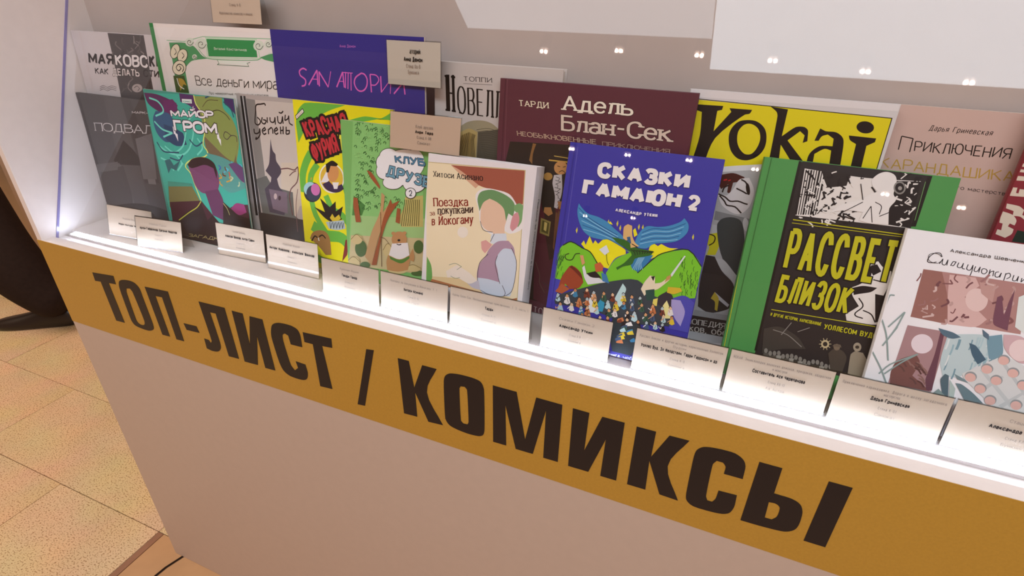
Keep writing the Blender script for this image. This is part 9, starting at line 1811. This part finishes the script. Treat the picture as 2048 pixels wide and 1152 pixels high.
def tile(x0, x1, y0, y1, m):
    w, d = round(x1 - x0, 3), round(y1 - y0, 3); key = (w, d, m.name)
    if key not in tile_mesh:
        bm = bmesh.new(); box(bm, .0009, .0009, -.02, w - .0009, d - .0009, 0, bev=.0008); me = bpy.data.meshes.new('tile'); bm.to_mesh(me); bm.free(); me.materials.append(m); tile_mesh[key] = me
    o = bpy.data.objects.new('tile', tile_mesh[key]); link(o, floor); o.location = (x0, y0, rndt.uniform(-.0006, 0)); return o
YA = -0.272            # a joint running along x
j0 = -8
for j in range(-6, 9):
    y0 = YA + (j + 1) * RW - .0; off = -0.94 if j % 2 == 0 else -0.94 + .41
    if y0 < -1.6 or y0 > 2.4: continue
    for k in range(-4, 5):
        x0 = off + k * .827; x1 = x0 + .827
        lim = -0.113
        if y0 < 0.02:
            if x0 >= lim: continue
            x1 = min(x1, lim)
        tile(x0, x1, y0, y0 + RW, M_st)
for k in range(0, 4):
    for j in range(-4, 1):
        tile(-0.113 + .02 + k * .6, -0.113 + .02 + (k + 1) * .6, YA + .3 - (j + 4) * .6 - .6, YA + .3 - (j + 4) * .6, M_sm)
    if k == 0: tile(-0.113, -0.113 + .02, YA + .3 - 1.2, YA + .3, mat('dark_strip', '#987058', .4, .4, .1, 30))
bm = bmesh.new()
pts = [(.02, .02), (.0, -.04), (-.006, -.09), (-.012, -.15), (-.006, -.24), (-.02, -.36)]
for i in range(len(pts) - 1):
    (ax, ay), (bx, by) = pts[i], pts[i+1]; w = .0035
    v = [bm.verts.new(q) for q in ((ax - w, ay, .0006), (ax + w, ay, .0006), (bx + w, by, .0006), (bx - w, by, .0006))]; bm.faces.new(v)
crack = mesh_obj('crack', bm, mat('crack_dark', '#2a1d16', .8, .1), floor)
wl = box_obj('wall_left', (-2.6, .84, 0, -1.93, 3.2, 2.4), mat('tan_board', '#e0cdb8', .6, .3, .03, 20)); tag(wl, kind='structure')
bl = box_obj('baseboard_left', (-1.93, .84, 0, -1.92, 3.2, .02), mat('dark_base', '#5d4738', .6, .3)); tag(bl, kind='structure')

# ------------------------------------------------------------------ the display case
XE = 2.3; YW = .215
case = empty('display_case', (0, 0, 0), 'long white display case with a gold front band, slanted glass and books inside', 'display case')
Z = ZL
box_obj('front_panel', (-.0135, .0, 0.0, XE, .018, Z - .0005), M_front, case, .0006)
box_obj('side_panel', (-.0135, .0006, 0.0, 0, YW + .02, Z + 1.05), M_white, case, .0006)
box_obj('side_panel', (XE, .0, 0.0, XE + .014, YW + .02, Z + 1.05), M_white, case, .0006)
box_obj('back_panel', (0, YW, 0.0, XE, YW + .02, Z + 1.05), M_wall, case)
bm = bmesh.new(); prism_x(bm, [(.018, Z - .02), (.0185, Z - .0005), (.0, Z - .0005), (.0, Z + .0), (.0195, Z + .0), (.0205, Z - .006), (.0395, Z - .006), (.0395, Z - .02)], 0, XE)
mesh_obj('ledge', bm, M_white, case)
bm = bmesh.new(); box(bm, 0, .0525, Z - .018, XE, YW, Z); mesh_obj('shelf', bm, M_white, case)
box_obj('riser', (0, .154, Z, 1.06, YW, Z + .0995), M_white, case, .0008)
led = box_obj('led_profile', (0.012, .0398, Z - .014, XE, .0522, Z - .0012), M_alu, case)
led2 = box_obj('led_strip', (0.018, .0405, Z - .0012, XE - .01, .0505, Z + .0008), M_led, led)
band = box_obj('gold_band', (-.0135, -.0006, Z - .178, XE, 0.0, Z - .0005), M_gold, case)
for e in ART['panel']:
    P_ = Print(None); P_.layer = 60; P_.poly(e[1], e[3], 0)
    for v in P_.bm.verts: v.co.z += Z; v.co.y = -.0007
    # give the cut vinyl letter a real thickness
    r = bmesh.ops.extrude_face_region(P_.bm, geom=P_.bm.faces[:])
    for v in [g for g in r['geom'] if isinstance(g, bmesh.types.BMVert)]: v.co.y -= .0004
    bmesh.ops.recalc_face_normals(P_.bm, faces=P_.bm.faces[:])
    P_.done('letter', band)
g0, gs = .026, .405
ztop = (YW - .004 - g0) / gs
L_ = math.hypot(ztop, YW - .004 - g0)
gang = math.atan(gs)
pane = box_obj('glass_pane', (0.0012, 0, 0, XE - .001, .004, L_), M_pane, case)
pane.location = (0, g0 - .003, Z - .006); pane.rotation_euler = (-gang, 0, 0)
ed = box_obj('glass_edge', (0.0, 0, 0, .0012, .004, L_), M_paneedge, case); ed.location = pane.location; ed.rotation_euler = pane.rotation_euler

# ------------------------------------------------------------------ books
META = {
 'may': ('comic_book', 'pale grey hardcover with a dark vertical picture band, back row at the far left', '#d9d2d4'),
 'vse': ('picture_book', 'white hardcover with green spine and green ornamental frame, lettered in thin handwriting', '#ebe7e4'),
 'san': ('comic_book', 'dark blue book with thin pink art deco lettering, in the back row', '#35308a'),
 'nov': ('comic_book', 'grey-white book with tall narrow black serif lettering, between blue and maroon books', '#cfc8c4'),
 'ad': ('comic_book', 'large maroon hardcover with white slab serif title, in the back row', '#5e2e3c'),
 'yo': ('comic_book', 'yellow-topped book with huge black Latin title, behind the green hardcover', '#dcdadc'),
 'pri': ('comic_book', 'pale pink-beige book with thin black and ochre handwritten title, back row right', '#d9bcb2'),
 'red': ('comic_book', 'dark red book with big cream block letters at the right edge of the back row', '#8c2c3a'),
 'pod': ('comic_book', 'dark grey book with thin white serif title, front row at the far left', '#4b494a'),
 'grom': ('comic_book', 'teal and purple comic with heavy white angular title, front row', '#3f9c8c'),
 'byk': ('comic_book', 'grey book with black handwritten title above a church tower', '#b5adaa'),
 'kras': ('comic_book', 'yellow and green striped comic with tilted red block title', '#f2ea1c'),
 'klub': ('comic_book', 'leafy green comic with a white cloud title and a bear in a white shirt', '#7fbf6c'),
 'hit': ('comic_book', 'thick white-bordered book with cream and brown cover and spine on the right', '#eeeaee'),
 'sk': ('comic_book', 'bright blue hardcover with bold white title over blue wings and green hills', '#3836a6'),
 'ra': ('comic_book', 'green and black hardcover with yellow-green condensed title', '#4d9a50'),
 'st': ('picture_book', 'white book with brown and blue watercolour squares and a pill pack, front row right', '#fafaff'),
}
HARD = {'may', 'vse', 'nov', 'ad', 'yo', 'red', 'byk', 'hit', 'sk', 'ra', 'pod'}
SPINE = {'vse': '#2f8a48', 'kras': '#c8c020', 'sk': '#2e8a3a', 'ra': '#4d9a50'}
def book(k):
    x0, w, h, y0, a, z0, t = BOOKS[k]; name, label, base = META[k]; a = R(a)
    b = t * math.tan(a) + .0004                 # the book stands on its rear lower edge
    e = empty(name, (x0, y0, Z + z0), label, 'book', rot=(-a, 0, 0)); e.rotation_mode = 'XYZ'
    cov = mat('cover_' + base[1:], base, .4, .4, .015, 120)
    right = k == 'hit'; hard = k in HARD
    ct = .0022 if hard else .0006; ins = .003 if hard else .0
    box_obj('front_cover', (0, 0, b, w, ct, h), cov, e, .0005 if hard else 0)
    box_obj('back_cover', (0, t - ct, b, w, t, h), cov, e, .0005 if hard else 0)
    bm = bmesh.new(); box(bm, (ct if not right else ins), ct, b + ins, w - (ins if not right else ct), t - ct, h - ins)
    pb = mesh_obj('page_block', bm, M_page, e)
    sx0, sx1 = (w - ct, w) if right else (0, ct)
    scv = mat('spine_' + k, SPINE[k], .4, .4, .015, 120) if k in SPINE else cov
    bm = bmesh.new()
    prof = [(ct * .5, 0), (t * .2, -.0006), (t * .5, -.001), (t * .8, -.0006), (t - ct * .5, 0)]   # slightly rounded spine
    sgn = -1 if right else 1; xe = w if right else 0
    pr = [(xe + sgn * q, y) for y, q in prof] + [(xe + sgn * ct, t - ct * .5), (xe + sgn * ct, ct * .5)]
    va = [bm.verts.new((x, y, b)) for x, y in pr]; vb = [bm.verts.new((x, y, h)) for x, y in pr]
    bm.faces.new(va); bm.faces.new(vb[::-1])
    for i in range(len(pr)):
        j = (i + 1) % len(pr); bm.faces.new((va[i], va[j], vb[j], vb[i]))
    bmesh.ops.recalc_face_normals(bm, faces=bm.faces[:])
    sp = mesh_obj('spine', bm, scv, e)
    if k in SPINE: sp['label'] = {'vse': 'green', 'kras': 'yellow-green', 'sk': 'green', 'ra': 'green'}[k] + ' book spine'
    rect = (.8, b * 1000 + .4, w * 1000 - .8, h * 1000 - .6)
    art = Print(rect); art.run(ART[k], 'PS')
    if hard and not right:
        art.layer += 1; art.face([(7, b * 1000), (7.6, b * 1000), (7.6, h * 1000), (7, h * 1000)], {'ad': '#4a2230', 'ra': '#2f6a32', 'sk': '#2a2a8c'}.get(k, '#b8b0ae') if k in ('ad', 'ra', 'sk') else None) if k in ('ad', 'ra', 'sk') else None
    lay = art.layer; art.done('cover_art', e)
    for it in ART[k]:
        if it[0] == 'T':
            tx = Print(rect); tx.layer = lay + 1; lay += 2 if it[9] else 1; tx.run([it], 'T'); tx.done('lettering', e)
    return e
objs = {k: book(k) for k in BOOKS if k != 'panel'}
# extras on single books
e = objs['vse']
p = Print(None); p.layer = 2
p.face([(-.0, 12), (9, 12), (9, 262), (0, 262)], '#2f8a48'); p.done('spine_cloth', e, -.0001)
e = objs['hit']; w = BOOKS['hit'][1] * 1000; t = BOOKS['hit'][6]
s_ = Print(None); s_.text('Поездка за покупками в Йокогаму', '#20303a', [7, 185, 7, 60, 12, 185], .14, .12, 0, 0, .2)
o = s_.done('spine_lettering', e)
o.rotation_euler = (0, 0, R(90)); o.location = (BOOKS['hit'][1] + .0012, .008, 0)

# ------------------------------------------------------------------ name cards in clear holders
TXT = '#1c1816'; GR = '#9a8c80'
def card(k, x, y, z, w, h, lean, yaw, lines, label, depth=.011, holder=True, group='name cards in clear holders', tint=M_card):
    e = empty('name_card', (x, y, z), label, 'name card', group, rot=(0, 0, R(yaw)))
    a = R(lean)
    fr = box_obj('card', (0.001, -.0004, .001, w - .001, .0, h - .001), tint, e); fr.rotation_euler = (-a, 0, 0); fr.location = (0, .0006, 0)
    if holder:
        f2 = box_obj('front_sheet', (0, -.0011, 0, w, -.0005, h), M_acryl, e); f2.rotation_euler = (-a, 0, 0); f2.location = (0, .0006, .0)
        ty, tz = h * math.sin(a), h * math.cos(a)
        bm = bmesh.new(); prism_x(bm, [(ty + .0007, tz), (ty + .0015, tz), (depth + .0004, 0), (depth - .0006, 0)], 0, w)
        mesh_obj('rear_leg', bm, M_acryl, e)
        bm = bmesh.new(); prism_x(bm, [(ty - .0006, tz - .0002), (ty + .0016, tz - .0002), (ty + .001, tz + .0008), (ty, tz + .0008)], 0, w); mesh_obj('top_fold', bm, M_acryl, e)
    p = Print(None); W_ = w * 1000; H_ = h * 1000
    for (txt, cy, hh, tw, c, pen) in lines:
        c = TXT if c else GR
        x0 = W_ / 2 - tw * W_ / 2; hh *= 1.65; p.text(txt, c, [x0, cy * H_, x0 + tw * W_, cy * H_, x0, cy * H_ + hh], pen, pen * .8, 0, 0, .3)
    o = p.done('print', e)
    if o: o.rotation_euler = (-a, 0, 0); o.location = (0, -.0002 if not holder else -.0006, 0)
    return e
def std(t1, au, st, pb, w1=.5, wa=.36, extra=None):
    L = [(t1, .78, 2.2, w1, 0, .12), (au, .60, 2.9, wa, 1, .30), (st, .44, 2.0, .16, 0, .12), (pb, .30, 2.0, .18, 0, .12)]
    if extra: L = [(t1, .82, 2.1, w1, 0, .12), (extra, .73, 2.1, .14, 0, .12)] + L[1:]
    return L
FY = .0535; LN = 8.0
TAGS = [
 (.598, .105, std('Красная Фурия', 'Гендри Тамор', 'Стенд К-1', 'Комикс', .32, .26), 'name card in front of the leafy green comic, first of the long row'),
 (.705, .113, std('Поездка за покупками в Йокогаму. Т. 1', 'Хитоси Асинано', 'Стенд К-10', 'Альт', .68, .28), 'name card in front of the thick white-bordered book'),
 (.820, .122, std('Адель Блан-Сек. Необыкновенные приключения. Т. 2, часть 1', 'Тарди', 'Стенд К-7', 'Бумкнига', .92, .1), 'name card left of the gap beside the maroon book base'),
 (.957, .0935, std('Сказки Гамаюн 2', 'Александр Уткин', 'Стенд К-8', 'Бумкнига', .5, .48), 'name card in front of the lower left corner of the blue hardcover'),
 (1.079, .108, std('Рассвет близок и другие истории, нарисованные Уоллесом', 'Уоллес Вуд, Эл Фелдстейн, Гарри Гаррисон и др.', 'Стенд К-8', 'Бумкнига', .9, .84, 'Вудом'), 'name card between the blue and the green hardcover, with a long bold line'),
 (1.189, .110, std('ЙОКАЙ. Энциклопедия японских демонов, призраков, оборотней', 'Составитель Ася Черепанова', 'Стенд КО-12', 'Ад Астра', .92, .5, 'и монстров'), 'name card in front of the green and black hardcover'),
 (1.301, .1065, std('Приключения карандашика. Дорога в школу загадочного', 'Дарья Гриневская', 'Стенд К-01', 'Самокат', .9, .34, 'мастерства'), 'name card under the lower left part of the watercolour book'),
 (1.409, .118, std('Стационар', 'Александра Шевченко', 'Стенд КЛ-5', 'Бумкнига', .2, .44), 'name card at the right edge of the photo, under the pill pack picture'),
]
for i, (x, w, L, lab) in enumerate(TAGS): card(i, x, FY, Z + .0002, w, .058, LN, 0, L, lab, depth=.0115)
card('a', .086, .068, Z + .0002, .110, .058, 14, 4, [('Подвалы Лувра', .6, 2.2, .3, 0, .12), ('Марк-Антуан Матье', .4, 2.4, .5, 1, .2)], 'blank-looking name card at far left, half hidden behind another card', depth=.03)
card('b', .181, .0545, Z + .0002, .101, .055, 14, 7, std('Майор Гром', 'Артём Габрелянов, Евгений Федотов', 'Стенд К-5', 'Комикс', .36, .8), 'name card standing alone nearest the left end of the light strip', depth=.026)
card('c', .340, .0895, Z + .0002, .104, .058, 9, 3, std('Бычий цепень', 'Алексей Волков, Антон Савин', 'Стенд К-1', 'Комильфо', .26, .6), 'name card in front of the teal comic, left of an overlapping card', depth=.016)
card('d', .459, .0835, Z + .0002, .106, .060, 9, 1, std('Красная Фурия', 'Антон Ковалев, Алексей Волков', 'Стенд К-1', 'Комикс', .32, .86), 'name card in front of the grey church tower book', depth=.018)
card('e', .6835, .1536, Z + .300, .0845, .0575, 5, 0, [('Sanаторий', .72, 4.0, .27, 1, .12), ('Анна Дюмон', .55, 3.6, .34, 1, .24), ('Стенд Ко-8', .41, 3.0, .26, 0, .14), ('Бумкнига', .28, 3.0, .20, 0, .14)], 'greyish white name card clipped over the right end of the dark blue book', holder=True, depth=.003, tint=mat('card_grey', '#dcd6cc', .6, .3))
card('f', .358, .171, Z + .3655, .100, .058, 8, 0, [('Все деньги мира', .80, 2.4, .4, 0, .12), ('Виталий Константинов', .62, 2.8, .56, 1, .24), ('Стенд К-8', .42, 2.4, .22, 0, .14), ('Издательство комиксов и книжек', .22, 2.4, .66, 0, .14)], 'name card standing above the white hardcover with green frame, cut by the top edge', depth=.016)
card('g', .694, .1285, Z + .2192, .112, .0505, 11, 0, [('Клуб друзей', .62, 2.6, .24, 0, .14), ('Анри Тюро', .48, 2.6, .25, 1, .24), ('Стенд К-08', .34, 2.4, .2, 0, .14), ('Самокат', .20, 2.4, .18, 0, .14)], 'pinkish name card standing above the leafy comic, behind the thick white-bordered book', depth=.009, tint=mat('card_pink', '#ecd0ba', .6, .3))

# ------------------------------------------------------------------ lamps of the hall (outside the frame; the glass mirrors them)
LAMPS = [[0.062, -1.708], [0.484, -1.671], [0.888, -1.672], [1.226, -1.682], [1.625, -1.721], [2.035, -1.752], [0.457, -2.722], [0.873, -2.698], [0.047, -2.73], [1.289, -2.714], [2.058, -2.832], [2.473, -2.882], [-0.028, -3.932], [0.429, -3.804]]
HZ = 2.75
seen = 0
for (lx, ly) in LAMPS:
    seen += 1
    e = empty('spot_lamp', (lx, ly, HZ), 'small bright hall spot lamp, seen only as a point mirrored in the display glass', 'lamp', 'hall spot lamps mirrored in the glass')
    bm = bmesh.new(); bmesh.ops.create_cone(bm, cap_ends=True, segments=16, radius1=.034, radius2=.026, depth=.09, matrix=Matrix.Translation((0, 0, .055))); mesh_obj('housing', bm, M_metal, e)
    for s in (-1, 1):
        bm = bmesh.new(); bmesh.ops.create_icosphere(bm, subdivisions=2, radius=.009, matrix=Matrix.Translation((s * .012, 0, .004))); mesh_obj('bulb', bm, M_bulb, e, True)
ceil = box_obj('ceiling', (-6.0, -5.2, HZ + .1, 4.0, 1.6, HZ + .2), mat('ceiling_paint', '#e6dcd2', .8, .2, .03, 3), None); tag(ceil, kind='structure')

# ------------------------------------------------------------------ passer-by beyond the left end
def skin(name, pts, edges, rad, m, parent=None, sub=2):
    me = bpy.data.meshes.new(name); me.from_pydata(pts, edges, []); o = bpy.data.objects.new(name, me); link(o, parent)
    sm = o.modifiers.new('skin', 'SKIN'); sm.use_smooth_shade = True
    for i, v in enumerate(me.skin_vertices[0].data):
        r = rad[i]; v.radius = r if isinstance(r, tuple) else (r, r); v.use_root = (i == 0)
    ss = o.modifiers.new('sub', 'SUBSURF'); ss.levels = ss.render_levels = sub
    me.materials.append(m); return o
per = empty('person', (-1.62, .60, 0), 'person in dark trousers and black shoes walking beyond the left end of the case', 'person')
M_tr = mat('dark_trousers', '#2c221f', .85, .15, .12, 60, .3); M_jk = mat('dark_jacket', '#1d1b26', .8, .2, .1, 60, .3)
M_shoe = mat('black_leather', '#1d1512', .35, .5, .05, 40); M_skin = mat('skin_tone', '#c48c6c', .55, .3, .04, 30); M_hair = mat('dark_hair', '#2a1d16', .7, .2, .1, 90, .3)
def loc(p): return (p[0] + 1.62, p[1] - .60, p[2])
def limb(name, ps, rad, m, sub=2): return skin(name, [loc(p) for p in ps], [(i, i + 1) for i in range(len(ps) - 1)], rad, m, per, sub)
# body: one continuous surface (pelvis, torso, neck, head, arms, legs)
B_ = {'pel': (-2.02, .62, .95), 'wst': (-2.03, .62, 1.08), 'chs': (-2.07, .62, 1.32), 'nk': (-2.10, .62, 1.50), 'hd': (-2.13, .62, 1.60), 'top': (-2.13, .62, 1.72),
      'h1': (-2.00, .69, .88), 'k1': (-1.70, .53, .43), 'a1': (-1.42, .585, .10), 'h2': (-2.03, .52, .90), 'k2': (-2.30, .45, .50), 'a2': (-2.35, .42, .09),
      's1': (-2.06, .74, 1.42), 'e1': (-1.96, .76, 1.15), 'w1': (-2.05, .75, .93), 's2': (-2.08, .44, 1.42), 'e2': (-2.05, .37, 1.15), 'w2': (-2.20, .36, .95)}
names = list(B_); ix = {n: i for i, n in enumerate(names)}
ed_ = [('pel', 'wst'), ('wst', 'chs'), ('chs', 'nk'), ('nk', 'hd'), ('hd', 'top'), ('pel', 'h1'), ('h1', 'k1'), ('k1', 'a1'), ('pel', 'h2'), ('h2', 'k2'), ('k2', 'a2'), ('chs', 's1'), ('s1', 'e1'), ('e1', 'w1'), ('chs', 's2'), ('s2', 'e2'), ('e2', 'w2')]
rr_ = {'pel': .10, 'wst': .11, 'chs': .13, 'nk': .055, 'hd': .085, 'top': .07, 'h1': .06, 'k1': .05, 'a1': .04, 'h2': .06, 'k2': .055, 'a2': .04, 's1': .055, 'e1': .042, 'w1': .03, 's2': .055, 'e2': .042, 'w2': .03}
body = skin('body', [loc(B_[n]) for n in names], [(ix[a], ix[b]) for a, b in ed_], [rr_[n] for n in names], M_skin, per)
TP = [(-2.02, .62, .96), (-2.02, .62, .86), (-2.0, .70, .80), (-1.85, .62, .62), (-1.575, .555, .315), (-1.49, .57, .215), (-1.42, .585, .135), (-1.36, .60, .10),
      (-2.04, .53, .80), (-2.18, .48, .62), (-2.33, .44, .29), (-2.35, .42, .10)]
skin('trousers', [loc(q) for q in TP], [(0, 1), (1, 2), (2, 3), (3, 4), (4, 5), (5, 6), (6, 7), (1, 8), (8, 9), (9, 10), (10, 11)], [.17, .16, .13, .14, .13, .115, .09, .075, .125, .11, .09, .085], M_tr, per)
JP = [(-2.01, .62, .80), (-2.03, .62, 1.08), (-2.06, .62, 1.30), (-2.09, .62, 1.44), (-2.10, .62, 1.50), B_['s1'], B_['e1'], tuple(Vector(B_['e1']).lerp(Vector(B_['w1']), .9)), B_['s2'], B_['e2'], tuple(Vector(B_['e2']).lerp(Vector(B_['w2']), .9))]
skin('jacket', [loc(q) for q in JP], [(0, 1), (1, 2), (2, 3), (3, 4), (2, 5), (5, 6), (6, 7), (2, 8), (8, 9), (9, 10)], [.21, .20, .19, .12, .075, .10, .07, .055, .10, .07, .055], M_jk, per)
for n_, d_ in (('w1', (-.02, 0, -.07)), ('w2', (-.05, 0, -.06))):
    w_ = Vector(B_[n_]); pm = w_ + Vector(d_); ps = [w_, w_.lerp(pm, .6), pm]; ed2 = [(0, 1), (1, 2)]; rd = [.026, .034, .03]
    for f_ in range(4):
        o_ = Vector((0, (f_ - 1.5) * .018, 0)); i0 = len(ps)
        ps += [pm + o_ + Vector((-.01, 0, -.02)), pm + o_ + Vector((-.015, 0, -.05)), pm + o_ + Vector((-.002, 0, -.075 + abs(f_ - 1.5) * .006))]; ed2 += [(2, i0), (i0, i0 + 1), (i0 + 1, i0 + 2)]; rd += [.010, .009, .008]
    i0 = len(ps); ps += [w_.lerp(pm, .5) + Vector((-.035, 0, -.015)), w_.lerp(pm, .5) + Vector((-.045, 0, -.05))]; ed2 += [(1, i0), (i0, i0 + 1)]; rd += [.011, .009]
    skin('hand', [loc(p) for p in ps], ed2, rd, M_skin, per)
bm = bmesh.new(); bmesh.ops.create_icosphere(bm, subdivisions=3, radius=.105, matrix=Matrix.Translation(loc((-2.115, .62, 1.665))) @ Matrix.Diagonal((1.05, .85, 1.0, 1)))
for v in list(bm.verts):
    if v.co.x < -.56 and v.co.z < 1.70: bm.verts.remove(v)
mesh_obj('hair', bm, M_hair, per, True)
def shoe(hx, hy, tx, ty, lift):
    d = Vector((tx - hx, ty - hy, 0)); L = d.length; d.normalize(); s = Vector((-d.y, d.x, 0))
    bm = bmesh.new(); rings = []
    prof = [(-.02, .030, .075), (.02, .038, .095), (.08, .040, .092), (.15, .046, .066), (.21, .050, .052), (.26, .044, .042), (.295, .028, .030), (.31, .010, .016)]
    for (u, w, hh) in prof:
        c = Vector((hx, hy, 0)) + d * u * (L / .30); ring = []
        for k in range(12):
            an = 2 * math.pi * k / 12; yy = math.cos(an) * w; zz = .012 + (hh - .012) * max(0, math.sin(an)) if math.sin(an) > -.01 else .002
            ring.append(bm.verts.new(loc(tuple(c + s * yy + Vector((0, 0, zz + lift * max(0, 1 - u / .2)))))))
        rings.append(ring)
    for a, b in zip(rings, rings[1:]):
        for k in range(12): bm.faces.new((a[k], a[(k+1) % 12], b[(k+1) % 12], b[k]))
    bm.faces.new(rings[0][::-1]); bm.faces.new(rings[-1]); bmesh.ops.recalc_face_normals(bm, faces=bm.faces[:])
    o = mesh_obj('shoe', bm, M_shoe, per, True); m_ = o.modifiers.new('s', 'SUBSURF'); m_.levels = m_.render_levels = 1
shoe(-1.40, .625, -1.68, .46, .0)
shoe(-2.35, .42, -2.63, .36, 0)
